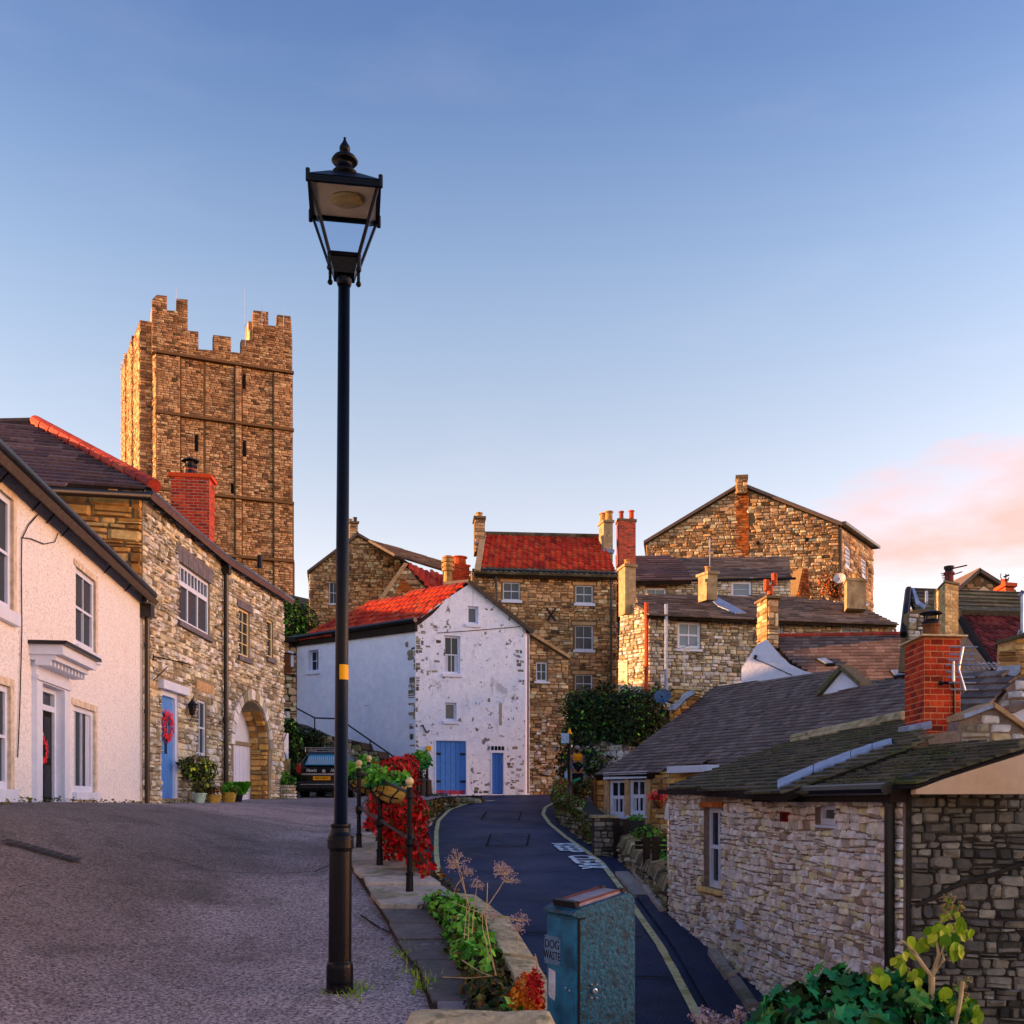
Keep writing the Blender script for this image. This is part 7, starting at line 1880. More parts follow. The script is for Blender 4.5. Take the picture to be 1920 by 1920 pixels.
dn.add(vs, [(i, i + 1, i + 11, i + 10) for i in range(9)], .5).build('access_door', 'black_paint', LP)
# lantern: square, tapered, turned a little
zt, zbm = 4.14, 3.72
ch_ = LB(zt); rot = math.radians(9)
def sq(c, h, z): return [Vector((c.x + h * (math.cos(rot) * sx - math.sin(rot) * sy), c.y + h * (math.sin(rot) * sx + math.cos(rot) * sy), z)) for sx, sy in ((-1, -1), (1, -1), (1, 1), (-1, 1))]
T_, B_ = sq(LB(zt), .225, zt), sq(LB(zbm), .098, zbm)
fr = MB()
for i in range(4):
    fr.tube([B_[i], T_[i]], .013, 6); fr.tube([T_[i], T_[(i + 1) % 4]], .016, 6); fr.tube([B_[i], B_[(i + 1) % 4]], .016, 6)
lant = fr.build('lantern_frame', 'black_paint', LP)
for i in range(4):
    MB().add([B_[i] * .985 + LB(zbm) * .015, B_[(i + 1) % 4] * .985 + LB(zbm) * .015, T_[(i + 1) % 4] * .985 + LB(zt) * .015, T_[i] * .985 + LB(zt) * .015], [(0, 1, 2, 3)], .5).build('pane', 'clear_glass', lant)
hz1 = sq(LB(zt), .24, zt + .022); hz0 = sq(LB(zt), .24, zt - .02)
ed = MB()
for i in range(4):
    j = (i + 1) % 4
    ed.add([hz0[i], hz0[j], hz1[j], hz1[i]], [(0, 1, 2, 3)], .5)
    m_ = sq(LB(zt), .215, zt - .02)
    ed.add([hz0[i], hz0[j], m_[j], m_[i]], [(0, 1, 2, 3)], .5)
for p in hz1: ed.tube([p - Vector((0, 0, .05)), p + Vector((0, 0, .03))], .015, 8)
ed.build('lantern_rim', 'black_paint', lant)
MB().add(sq(LB(zt), .226, zt + .005), [(0, 1, 2, 3)], .5).build('reflector_plate', 'lamp_inside', lant)
MB().ball(LB(zt) + Vector((.02, -.02, -.005)), .12, 16, 8, (1.0, .72, .35)).build('lamp_bowl', 'lamp_bowl', lant)
R1, R2 = sq(LB(zt), .246, zt + .022), sq(LB(zt), .1, zt + .14)
MB().add(R1 + R2, [(0, 1, 5, 4), (1, 2, 6, 5), (2, 3, 7, 6), (3, 0, 4, 7), (4, 5, 6, 7)], .5).build('lantern_roof', 'black_paint', lant)
fz = 4.185
MB().lathe(LB(zt + .125), [(0.0, 0.068), (0.042, 0.068), (0.049, 0.092), (0.063, 0.088), (0.084, 0.06), (0.105, 0.056), (0.133, 0.048), (0.134, 0.08), (0.147, 0.092), (0.171, 0.076), (0.185, 0.024), (0.196, 0.014), (0.203, 0.024), (0.224, 0.038), (0.245, 0.036), (0.273, 0.019), (0.297, 0.008), (0.308, 0.01), (0.315, 0.002)], 20).build('finial', 'black_paint', lant, smooth=True)
cup = MB()
B2 = sq(LB(zbm - .1), .07, zbm - .11)
cup.add(B_ + B2, [(0, 1, 5, 4), (1, 2, 6, 5), (2, 3, 7, 6), (3, 0, 4, 7)], .5)
for p, q_ in zip(B_, B2):
    cup.tube([p, p + Vector((0, 0, -.09))], .012, 6).ball(p + Vector((0, 0, -.1)), .02, 8, 6)
cup.build('lantern_cradle', 'black_paint', lant)

# ------------------------------------------------------------------ litter bin
bnz = yard_z(.5, 5.3)
BN = thing('waste_bin', 'blue speckled metal dog waste bin with sloping lid at the bottom edge', 'bin', (.5, 5.35, bnz))
K = Vector((X(1083, 5.2), 5.2))
su = Vector((.25, .15)).normalized(); fu = Vector((-.15, .25)).normalized()
sw_, fw_ = .37, .285
SD = Plane((K.x, K.y, 0), (su.x, su.y, 0), (0, 0, 1))
zt_ = Zz(1712, 5.2)
def side_profile(extra=0.0, r_=.055):
    t0, t1 = zt_ + .0, zt_ + .085
    pts = [(0, bnz), (sw_, bnz), (sw_, t1 - r_ * .9)]
    for k in range(6): a = math.pi / 2 * k / 5; pts.append((sw_ - r_ + r_ * math.cos(a), t1 - r_ * .9 + r_ * math.sin(a) * .95))
    pts += [(0.02, t0 + .022), (-.022, t0 + .006), (-.03, t0 - .012), (0, t0 - .022)]
    return pts
bd_ = MB().prism(SD, side_profile(), -fw_, 0, .5).build('body', 'bin_blue', BN, bevel=.012)
FD = Plane((K.x, K.y, 0), (-fu.x, -fu.y, 0), (0, 0, 1)); FD.o = FD.o + Vector((fu.x, fu.y, 0)) * fw_
# front door panel wrapping the corner
MB().box(FD, .012, fw_ - .008, bnz + .02, zt_ - .04, .0, .012, .5).build('door', 'bin_smooth', BN, bevel=.006)
MB().box(SD, -.0, .012, bnz + .02, zt_ - .03, .001, .006, .5).box(SD, -.004, .045, zt_ - .034, zt_ - .026, .0, .006, .5).build('door_edge', 'text_black', BN)
q = FD.rect((1026, 1752), (1055, 1811))
pl_ = MB().box(FD, q[0], q[1], q[2], q[3], .012, .018, .5).build('name_plate', 'plate_grey', BN)
cxp, cyp = (q[0] + q[1]) / 2, (q[2] + q[3]) / 2
textmesh('lettering', 'DOG', FD, cxp, cyp + (q[3] - q[2]) * .2, .062, 'text_black', pl_, d=.0185, sx=1.0)
textmesh('lettering', 'WASTE', FD, cxp, cyp - (q[3] - q[2]) * .2, .062, 'text_black', pl_, d=.0185, sx=.78)
sc = MB()
for a, b in ((q[0] + .008, q[2] + .008), (q[1] - .008, q[2] + .008), (q[0] + .008, q[3] - .008), (q[1] - .008, q[3] - .008)): sc.ball(FD.w(a, b, .018), .004, 6, 4)
sc.build('screw', 'iron', pl_)
q = FD.rect((1032, 1814), (1045, 1876))
MB().prism(FD, [(q[0], q[2] + .03), (q[0] + .01, q[2] + .012), (q[1] - .008, q[2]), (q[1], q[2] + .03), (q[1], q[3] - .01), (q[0] + .006, q[3])], .012, .0135).build('sticker', 'sticker', BN)
for (px, py) in ((1109, 1846), (1119, 1846), (1109, 1871), (1119, 1871)):
    a, b = SD.at(px, py); MB().ball(SD.w(a, b, 0), .0065, 8, 6).build('rivet', 'steel', BN)
a, b = SD.at(1114, 1858)
MB().lathe(SD.w(a, b, 0), [(0, .015), (.01, .015), (.012, .009), (.004, .008)], 14, axis=SD.n).build('lock', 'steel', BN)
for (px, py) in ((1065, 1852), (1072, 1857)):
    a, b = FD.at(px, py); MB().ball(FD.w(a, b, .012), .007, 8, 6).build('rivet', 'steel', BN)
# lid flap with raised edges and two hinge knobs
LD0 = SD.w(.015, zt_ + .018, 0)
LDv = Vector((su.x, su.y, 0)) * (sw_ - .07) + Vector((0, 0, .064))
LDP = Plane(LD0, (fu.x, fu.y, 0), LDv); LDP.n = LDP.n if LDP.n.z > 0 else -LDP.n
ll = LDv.length
lid = MB().box(LDP, .035, fw_ - .05, 0.02, ll, .004, .02, .5).build('lid_flap', 'bin_lid', BN, bevel=.003)
MB().box(LDP, .035, .05, .03, ll, .02, .028, .5).box(LDP, fw_ - .065, fw_ - .05, .03, ll, .02, .028, .5).build('lid_rib', 'bin_rib', lid)
MB().box(LDP, .03, fw_ - .045, -.005, .02, .0, .036, .5).build('lid_handle', 'iron', lid)
for a in (.045, fw_ - .06):
    MB().tube([LDP.w(a - .022, ll + .004, .018), LDP.w(a + .022, ll + .004, .018)], .013, 8).build('hinge_knob', 'iron', lid)

# rounded coping boulder at the very bottom
RKT = thing('coping_boulder', 'pale lichen-covered rounded coping stone at the bottom edge before the bin', 'stone', (X(900, 4.3), 4.3, -1.1))
zr = Zz(1897, 4.3)
vs, fs = [], []
nx_, ny_ = 28, 9
xa, xb_ = X(735, 4.3), X(1066, 4.3)
for i in range(nx_ + 1):
    t = i / nx_; x = xa + (xb_ - xa) * t
    ex = min(1, min(t, 1 - t) * 9) ** .5
    for j in range(ny_ + 1):
        s = j / ny_; th_ = math.pi * s
        y = 4.3 - .22 * math.cos(th_) * (.6 + .4 * ex)
        z = zr - .3 + (.3 * math.sin(th_) ** .35) * ex - .008 * (t - .3) + .012 * noise.noise(Vector((x * 9, y * 9, 2)))
        vs.append((x, y, z))
for i in range(nx_):
    for j in range(ny_):
        k = i * (ny_ + 1) + j; fs.append((k, k + 1, k + ny_ + 2, k + ny_ + 1))
MB().add(vs, fs, .5).build('boulder', 'lichen_stone', RKT, smooth=True)
MB().wbox(((xa + xb_) / 2 - .3, 4.32, -1.6), 1.6, .36, 1.0).build('wall', 'dark_mortar', RKT)

# ------------------------------------------------------------------ railing along the yard edge
RL = thing('railing', 'black post-and-rail railing with ball finials above the lane', 'railing', (-1.5, 11.4, -.8))
posts = [(768, 9.95, 1472, 1682), (712, 11.36, 1449, 1633), (673, 12.8, 1436, 1599), (692, 15.0, 1426, 1565)]
tops = []
for px, Y, yt, yb in posts:
    x = X(px, Y); zb0, zt0 = Zz(yb, Y), Zz(yt, Y)
    h = zt0 - zb0
    po = MB().lathe((x, Y, zb0 - .03), [(0, 0.050), (.05, 0.050), (.06, 0.040), (.24, 0.034), (.25, 0.040), (.27, 0.040), (.28, 0.028), (h * .47, 0.026), (h * .48, 0.038), (h * .5, 0.044), (h * .55, 0.044), (h * .57, 0.033), (h * .58, 0.026), (h * .9, 0.026), (h * .91, 0.037), (h * .99, 0.037), (h * 1.0, 0.026)], 14).build('post', 'black_paint', RL, smooth=False)
    MB().ball((x, Y, zt0 + .035), .042, 14, 10).lathe((x, Y, zt0 - .02), [(0, 0.030), (.02, 0.020)], 10).build('finial', 'gold_paint', po, smooth=True)
    tops.append((Vector((x, Y, zb0 + h * .93)), Vector((x, Y, zb0 + h * .52))))
for i, j in ((0, 1), (1, 2), (2, 3)):
    for k in (0, 1): MB().tube([tops[i][k], tops[j][k]], .019, 10).build('rail', 'black_paint', RL, smooth=True)
RL2 = thing('railing', 'short black railing holding a hanging basket by the blue double doors', 'railing', V(785, 1490, 30))
for px, yt, yb, Y in ((783, 1425, 1490, 30), (790, 1428, 1490, 31), (801, 1420, 1492, 33)):
    MB().lathe(V(px, yb + 2, Y), [(0, .07), (.12, .06), (.14, .04), (.55, .04), (.56, .06), (.6, .06), (.61, .04), (Zz(yt, Y) - Zz(yb + 2, Y), .04)], 10).build('post', 'black_paint', RL2)
MB().tube([V(783, 1432, 30), V(801, 1432, 33)], .03, 8).tube([V(783, 1462, 30), V(801, 1462, 33)], .025, 8).build('rail', 'black_paint', RL2)

# half-round planters hung on the railing, each with its plants
def halfbasket(Y, x0, y0, x1, y1, label):
    t = thing('railing_planter', label, 'planter', V((x0 + x1) / 2, y1, Y), 'planters hung on the railing')
    S = wallpx(x0, Y + .25, x1, Y - .25)
    a0, b1 = S.at(x0, y0); a1, _ = S.at(x1, y0); _, b0 = S.at((x0 + x1) / 2, y1)
    w_, h_ = (a1 - a0) / 2, b1 - b0; c = (a0 + a1) / 2
    vs, fs = [], []
    n, m_ = 12, 8
    for i in range(n + 1):
        th_ = math.pi * i / n
        for j in range(m_ + 1):
            ph = math.pi / 2 * j / m_
            vs.append(S.w(c - w_ * math.cos(th_) * math.cos(ph * .98), b1 - h_ * math.sin(ph), .26 * math.sin(th_) * math.cos(ph * .98)))
    for i in range(n):
        for j in range(m_): k = i * (m_ + 1) + j; fs.append((k, k + 1, k + m_ + 2, k + m_ + 1))
    MB().add(vs, fs, .5).build('basket', 'yellow_stone_pot', t, smooth=True)
    bars = MB()
    for f_ in (.98, .62, .34):
        pts = []
        for i in range(13):
            th_ = math.pi * i / 12
            pts.append(S.w(c - w_ * 1.01 * f_ * math.cos(th_), b1 - h_ * 1.0 * f_ * math.sin(th_), .275 * math.cos(math.asin(min(1, f_ * math.sin(th_)))) * math.sqrt(max(.05, 1 - (f_ * math.cos(th_)) ** 2)) + .01))
        bars.tube(pts, .009, 5)
    for k in range(1, 4):
        th_ = math.pi * k / 4
        bars.tube([S.w(c - w_ * r_ * math.cos(th_), b1 - h_ * r_ * math.sin(th_), .28 * math.sqrt(max(.03, 1 - r_ * r_)) + .012) for r_ in (.34, .62, .85, 1.0)], .008, 5)
    bars.tube([S.w(a0, b1, .02), S.w(c, b1, .28), S.w(a1, b1, .02)], .012, 6)
    bars.build('wire_frame', 'iron', t)
    top = S.w(c, b1 + .08, .1)
    P1 = leaves([(top, (w_ * .95, .2, .07)), (top + Vector((-w_ * .4, 0, .05)), (w_ * .45, .18, .1))], 330, .07)
    emit(t, 'leaf', P1, 'leaf_green', 'foliage', cap=60)
    mass('foliage', leaves([(top + Vector((0, 0, -.06)), (w_ * .95, .2, .06))], 160, .07), 'leaf_deep', t)
    return t
halfbasket(13.1, 676, 1462, 712, 1489, 'half-round cream planter with green leaves between the two further railing posts')
halfbasket(11.35, 722, 1475, 763, 1508, 'half-round cream planter with green leaves beside the nearest railing post')
t = thing('hanging_basket', 'round green hanging basket on the short railing by the blue doors', 'hanging basket', V(790, 1432, 30))
MB().lathe(V(790, 1440, 29.8), [(0, .04), (.12, .2), (.25, .26), (.26, .24)], 14).build('basket', 'yellow_stone_pot', t)
mass('foliage', leaves([(V(790, 1424, 29.8), (.3, .3, .26))], 700, .11), 'leaf_green', t); mass('foliage', leaves([(V(789, 1430, 29.7), (.3, .28, .2))], 350, .1), 'leaf_deep', t)

# red creeper spilling over the wall, tree-like mass of red leaves behind the planters
RC = thing('red_creeper', 'bright red creeper trailing down the retaining wall behind the railing', 'creeper', (-1.6, 13, -.9))
rb = [(V(726, 1500, 12.6), (.22, .25, .22)), (V(742, 1545, 11.9), (.22, .3, .3)), (V(760, 1510, 11.5), (.16, .25, .22)), (V(785, 1540, 11.6), (.1, .25, .3)), (V(765, 1575, 11.2), (.14, .2, .2)), (V(795, 1600, 11.0), (.07, .18, .22)), (V(798, 1630, 10.6), (.05, .12, .1)), (V(778, 1600, 11.0), (.1, .2, .14)),
      (V(699, 1510, 14.2), (.07, .2, .2)), (V(702, 1540, 14.0), (.08, .2, .12)), (V(735, 1590, 11.6), (.12, .2, .14))]
emit(RC, 'leaf', leaves(rb, 1700, .08, droop=.8, shell=.75), 'leaf_red', 'leaf_mass', cap=260, minpx=9)
mass('leaf_mass', leaves(rb, 500, .08, droop=.8), 'leaf_brown', RC, 'stuff')
stm = MB()
for k in range(40):
    a, b = R.choice(rb)[0], R.choice(rb)[0]; stm.tube([a, (a + b) / 2 + Vector((R.uniform(-.05, .05), R.uniform(-.05, .05), .06)), b], .008, 4)
stm.build('stem', 'bark', RC)
RS_ = thing('red_shrub', 'mound of scarlet leaves below the handrail of the white house', 'shrub', V(745, 1460, 22))
rb2 = [(V(740, 1440, 22), (.42, .4, .2)), (V(758, 1432, 22.5), (.3, .4, .16)), (V(720, 1450, 21.5), (.3, .3, .2)), (V(765, 1455, 22), (.22, .3, .25)), (V(705, 1435, 22), (.2, .3, .1)), (V(768, 1425, 23), (.1, .2, .1))]
mass('foliage', leaves(rb2, 3000, .11, droop=.3), 'leaf_red', RS_); mass('foliage', leaves(rb2, 500, .1), 'leaf_olive', RS_); mass('foliage', leaves([(V(690, 1432, 22), (.25, .3, .16)), (V(678, 1440, 21), (.2, .3, .14))], 500, .12), 'leaf_green', RS_)
MB().tube([V(742, 1500, 22), V(742, 1445, 22)], .05, 6).build('stem', 'bark', RS_)
RPT = thing('red_begonia', 'red flowering plant in a small pot at the foot of the far railing post', 'potted plant', V(700, 1562, 15.2))
MB().lathe(V(698, 1566, 15.2), [(0, .06), (.14, .09), (.15, .1)], 12).build('pot', 'plastic_dark', RPT)
mass('flower', leaves([(V(696, 1548, 15.1), (.12, .1, .05)), (V(690, 1545, 15.1), (.06, .06, .03))], 130, .07), 'flower_red', RPT)

# brown and olive growth on the bank below the railing
BKP_ = thing('bank_weeds', 'brown and olive weeds clothing the bank under the railing', 'weeds', (-1.0, 11, -1))
bb = []
for y in frange(9.6, 16, .4):
    x = interp(EDGE, y); bb.append(((x + .02, y, yard_z(x, y) - .1), (.16, .3, .16)))
    bb.append(((x + .06, y, yard_z(x, y) - .5), (.1, .3, .3)))
bb += [((interp(EDGE, y) + .05, y, yard_z(-2, y) - .25), (.14, .5, .25)) for y in frange(17, 33, .8)]
for nn, mm in ((2600, 'leaf_brown'), (2400, 'leaf_olive'), (1200, 'leaf_dark'), (500, 'leaf_orange')):
    o = mass('weeds', leaves(bb, nn, .07, droop=.4), mm, BKP_, 'stuff')
MBK = thing('mossy_bank', 'low mossy stone bank where the lane bends before the blue doors', 'bank', V(850, 1505, 35))
mbk = [(V(860, 1502, 35), (.9, .4, .18)), (V(825, 1500, 34.8), (.5, .4, .25)), (V(805, 1510, 34), (.3, .5, .3))]
mass('moss', leaves(mbk, 900, .1), 'leaf_olive', MBK); mass('moss', leaves(mbk, 500, .1), 'leaf_dark', MBK)
rr_ = MB()
for k in range(26): rr_.ball(V(R.uniform(800, 895), R.uniform(1498, 1508), R.uniform(34.3, 35.3)), R.uniform(.08, .2), 7, 5, (1.2, 1, .7))
rr_.build('stone', 'moss_stone', MBK)

# green weeds beside the path, tall dry seed heads
GWD = thing('verge_weeds', 'bright green weeds and nettles along the path beside the coping', 'weeds', (-.2, 8, -1.2))
gb_ = []
for y in frange(5.6, 9.3, .3):
    x = interp(EDGE, y) - .38; gb_.append(((x, y, yard_z(x, y) + .05), (.2, .24, .1)))
emit(GWD, 'leaf', leaves([(Vector(c) + Vector((0, 0, .05)), r) for c, r in gb_ if c[1] > 7.2] + [(Vector(gb_[2][0]) + Vector((.1, 0, .05)), (.12, .12, .08)), (Vector(gb_[5][0]) + Vector((0, 0, .06)), (.1, .12, .08))], 900, .075), 'leaf_green', 'leaf_mass', cap=150, minpx=10)
for nn, mm in ((1500, 'leaf_dark'), (1300, 'leaf_olive'), (500, 'leaf_brown')): mass('leaf_mass', leaves(gb_, nn, .06), mm, GWD, 'stuff')
OW = thing('orange_weeds', 'autumn orange leaves spilling down beside the blue bin', 'weeds', (.45, 5.8, -1.3))
ob = [((X(990, 5.9), 5.9, Zz(1855, 5.9)), (.07, .12, .1)), ((X(1000, 5.8), 5.8, Zz(1880, 5.8)), (.06, .12, .08)), ((X(975, 5.9), 5.9, Zz(1870, 5.9)), (.06, .1, .06))]
emit(OW, 'leaf', leaves(ob, 700, .034, shell=.8), 'leaf_orange', 'leaf_mass', cap=120, minpx=8)
mass('leaf_mass', leaves([((X(1005, 5.7), 5.7, Zz(1850, 5.7)), (.04, .1, .1))], 220, .032), 'leaf_red', OW, 'stuff')
TUF = thing('grass_tufts', 'small green grass tufts growing in the joint between yard and path', 'grass', (-.6, 7, -1.3))
tu = []
for (px, py, n, hh) in ((762, 1790, 30, .06), (800, 1852, 60, .08), (780, 1825, 25, .06), (755, 1765, 20, .05), (720, 1700, 20, .05), (640, 1855, 40, .04), (670, 1860, 40, .05), (765, 1690, 14, .06), (740, 1640, 14, .06)):
    Y = 7.2
    for _ in range(12): Y = -yard_z(X(px, Y), Y) * F / (py - CY)
    for _ in range(n):
        x, y = X(px, Y) + R.gauss(0, .05), Y + R.gauss(0, .08); z = yard_z(x, y)
        dx, dy = R.gauss(0, .03), R.gauss(0, .03); h = hh * R.uniform(.5, 1.3)
        tu.append(([(x - .006, y, z), (x + .006, y, z), (x + dx, y + dy, z + h)], [(0, 1, 2)], R.random()))
o = mass('grass_blades', tu, 'leaf_lime', TUF); TUF['kind'] = 'stuff'
def seedplant(name, label, base, stems, m='straw'):
    t = thing(name, label, 'dry weed', base)
    st = MB(); hd_ = []
    for pts, heads in stems:
        w_ = [V(px, py, Y) for px, py, Y in pts]
        st.tube(w_, [.0038 * (1 - .5 * i / len(w_)) for i in range(len(w_))], 5)
        for (px, py, Y, s) in heads:
            c = V(px, py, Y)
            for k in range(16):
                d = Vector((R.gauss(0, 1), R.gauss(0, 1), abs(R.gauss(.6, .7)))).normalized() * s * R.uniform(.6, 1.1)
                st.tube([c, c + d * .6, c + d], .0018, 3)
                for j in range(5): hd_.append(leaf(c + d + Vector((R.gauss(0, .012), R.gauss(0, .012), R.gauss(0, .012))), Vector((0, -1, .3)), .014))
    st.build('stem', m, t); mass('seed_head', hd_, 'dry_flower', t)
seedplant('dry_umbel', 'tall dry hogweed stalks with seed heads beside the lane edge', V(880, 1760, 7.6),
          [([(878, 1762, 7.6), (880, 1700, 7.6), (862, 1640, 7.6), (858, 1620, 7.6)], [(858, 1618, 7.6, .09), (872, 1640, 7.6, .06)]), ([(870, 1760, 7.6), (876, 1690, 7.6), (866, 1640, 7.6), (856, 1612, 7.6)], [(852, 1628, 7.6, .05)]),
           ([(885, 1750, 7.5), (890, 1690, 7.5), (893, 1670, 7.5)], [(895, 1665, 7.5, .06)]), ([(900, 1720, 7.4), (920, 1690, 7.4), (935, 1668, 7.4), (944, 1652, 7.4)], [(950, 1640, 7.4, .09), (955, 1655, 7.4, .06), (940, 1632, 7.4, .06)]), ([(850, 1680, 7.8), (856, 1660, 7.8), (868, 1645, 7.8)], [])])
seedplant('dry_stalks', 'bare straw-coloured stalks leaning above the concrete coping', V(920, 1810, 7.0),
          [([(925, 1815, 7.0), (912, 1730, 7.0), (914, 1655, 7.0)], []), ([(930, 1830, 6.9), (916, 1760, 6.9), (908, 1715, 6.9), (845, 1690, 7.0)], []), ([(918, 1800, 7.0), (905, 1740, 7.0), (904, 1710, 7.0)], [(922, 1720, 6.9, .04)]), ([(830, 1832, 6.9), (880, 1834, 6.7), (922, 1830, 6.5)], []), ([(866, 1800, 6.9), (900, 1822, 6.7), (920, 1830, 6.6)], []), ([(965, 1790, 6.5), (972, 1760, 6.5), (970, 1735, 6.5)], [(975, 1728, 6.5, .06), (968, 1745, 6.5, .05)]), ([(1000, 1830, 6.2), (1007, 1810, 6.2), (1003, 1788, 6.2)], [])])

# ------------------------------------------------------------------ ivy and flowering plant at the bottom right
IVP = thing('ivy_plant', 'dark glossy ivy on the wall top at the bottom right corner', 'ivy', (X(1600, 4.6), 4.6, -1.0))
ib = [(V(1500, 1880, 4.5), (.16, .14, .09)), (V(1570, 1860, 4.55), (.16, .14, .1)), (V(1640, 1870, 4.5), (.16, .14, .1)), (V(1700, 1870, 4.5), (.14, .14, .1)), (V(1455, 1905, 4.45), (.08, .1, .04)), (V(1770, 1885, 4.5), (.12, .12, .08)), (V(1600, 1925, 4.3), (.45, .2, .08))]
emit(IVP, 'leaf', leaves(ib, 330, .085, 'ivy', shell=.85), 'leaf_deep', 'leaf_mass', cap=300, minpx=12)
mass('leaf_mass', leaves([(c, r * 1 if False else tuple(v * .8 for v in r)) for c, r in ib], 220, .08, 'ivy'), 'leaf_dark', IVP, 'stuff')
mass('wall_soil', [([V(1400, 1960, 4.2), V(1900, 1960, 4.2), V(1900, 1945, 4.9), V(1400, 1945, 4.9)], [(0, 1, 2, 3)], .5)], 'soil', IVP)
LM = thing('flowering_ivy', 'lime green flowering ivy stem standing in front of the dark wall', 'plant', V(1745, 1850, 4.5))
stm = MB()
J = V(1747, 1832, 4.45)
stm.tube([V(1748, 1925, 4.45), V(1746, 1870, 4.45), J], .014, 7)
tips = []
for pts in ([(1725, 1800), (1712, 1780)], [(1770, 1800), (1764, 1770)], [(1760, 1790), (1755, 1755), (1768, 1720)], [(1775, 1760), (1790, 1745)], [(1700, 1770), (1688, 1762)]):
    w_ = [J] + [V(px, py, 4.45 + R.uniform(-.05, .05)) for px, py in pts]
    stm.tube(w_, [.009, .007, .005, .004][:len(w_)], 6); tips.append(w_[-1])
stm.tube([V(1790, 1925, 4.4), V(1800, 1880, 4.4), V(1805, 1840, 4.4)], .009, 6)
stm.build('stem', 'straw', LM)
lb = [((1712, 1776), .09), ((1742, 1772), .1), ((1765, 1755), .11), ((1780, 1770), .13), ((1795, 1792), .1), ((1800, 1745), .1), ((1812, 1760), .08), ((1755, 1745), .08), ((1772, 1735), .08), ((1690, 1810), .09), ((1720, 1835), .1), ((1700, 1790), .07), ((1780, 1870), .1), ((1795, 1890), .1), ((1812, 1885), .1), ((1820, 1905), .1), ((1660, 1835), .1), ((1640, 1830), .09), ((1650, 1850), .1), ((1775, 1905), .1), ((1740, 1880), .08), ((1830, 1905), .08), ((1725, 1860), .08), ((1790, 1725), .06)]
pcs = []
for (px, py), s in lb:
    for r_ in range(4):
        p = V(px + R.uniform(-12, 12), py - 12 + R.uniform(-10, 10), 4.45 + R.uniform(-.07, .07))
        pcs.append(leaf(p, Vector((R.uniform(-.5, .5), -1, R.uniform(-.1, .7))).normalized(), s * R.uniform(.45, .85), 'oval', droop=1.6))
emit(LM, 'leaf', pcs, 'leaf_lime', 'leaf_mass', cap=200, minpx=10)
sh_ = MB(); ur = []
for (px, py, s) in ((1778, 1690, 16), (1798, 1700, 12), (1770, 1705, 10), (1785, 1712, 14), (1812, 1840, 10), (1800, 1850, 12), (1808, 1868, 10), (1640, 1815, 10), (1700, 1822, 8)):
    c = V(px, py, 4.45)
    for k in range(int(s * 1.6)):
        d = Vector((R.gauss(0, 1), R.gauss(0, 1), R.gauss(.3, 1))).normalized() * s / F * 4.45 * R.uniform(.75, 1.0)
        ur.append((c, d)); sh_.ball(c + d, .0055, 6, 4)
sh_.build('seed_head', 'seed_head', LM)
st2_ = MB()
for c, d in ur: st2_.tube([c, c + d], .0012, 3)
st2_.build('seed_stalk', 'leaf_lime', LM)
WF_ = thing('dry_flowers', 'cluster of pale dry flower heads at the bottom edge left of the ivy', 'dry flowers', V(1330, 1915, 4.5))
mass('flower', leaves([(V(1320, 1905, 4.5), (.07, .08, .03)), (V(1360, 1915, 4.5), (.09, .08, .02)), (V(1390, 1900, 4.5), (.04, .05, .03))], 260, .022), 'dry_flower', WF_)
st = MB()
for k in range(14): st.tube([V(R.uniform(1310, 1400), 1940, 4.5), V(R.uniform(1300, 1400), R.uniform(1900, 1915), 4.5)], .002, 3)
st.build('stem', 'straw', WF_)
# parapet in front that carries ivy and flowers
FWL = thing('parapet_wall', 'low rubble wall along the bottom edge carrying the ivy', 'wall', (1.6, 4.6, -1.3))
MB().wbox((1.75, 4.65, -1.62), 2.9, .45, 1.0).build('wall', 'dark_mortar', FWL)

# ------------------------------------------------------------------ parked car
CY_ = 31.0
cx0 = X(606, CY_); cz0 = yard_z(cx0, CY_) + .0
CAR = thing('parked_car', 'dark estate car with roof bars and yellow number plate seen from behind', 'car', (cx0, CY_ + 2, cz0))
def carP(x, y, z): return Vector((cx0 + x, CY_ + y, cz0 + z))
secs = [  # y from the tail, z bottom, waist height, roof height, half width at sill / waist / roof
    (0.0, .30, .86, .88, .78, .80, .70), (.06, .24, .92, .98, .82, .84, .62), (.22, .20, .95, 1.30, .84, .86, .60), (.45, .18, .96, 1.42, .85, .86, .58), (1.2, .18, .95, 1.46, .85, .86, .58),
    (2.2, .18, .94, 1.44, .85, .86, .57), (2.9, .18, .93, 1.30, .85, .86, .58), (3.3, .18, .92, 1.00, .85, .85, .66), (4.0, .2, .82, .86, .82, .82, .66), (4.2, .3, .66, .70, .74, .76, .66)]
vs, fs = [], []
for (y, zb0, zw, zr_, w0, w1, w2) in secs:
    ring_ = [(-w0 * .9, zb0), (-w0, zb0 + .12), (-w1, zw - .1), (-w1 * .97, zw), (-w2, zr_ - .05), (-w2 * .86, zr_), (w2 * .86, zr_), (w2, zr_ - .05), (w1 * .97, zw), (w1, zw - .1), (w0, zb0 + .12), (w0 * .9, zb0)]
    vs += [carP(x, y, z) for x, z in ring_]
n = 12
for i in range(len(secs) - 1):
    for k in range(n): fs.append((i * n + k, i * n + (k + 1) % n, (i + 1) * n + (k + 1) % n, (i + 1) * n + k))
fs += [tuple(range(n)), tuple(range((len(secs) - 1) * n, len(secs) * n))]
MB().add(vs, fs, .5).build('body', 'car_paint', CAR, bevel=.025)
def tail(y, pts, th=.02):   # a plate on the sloping tailgate
    return pts
TG = Plane(carP(0, .02, .93), (1, 0, 0), Vector((0, .2, .42))); TG.n = TG.n if TG.n.y < 0 else -TG.n
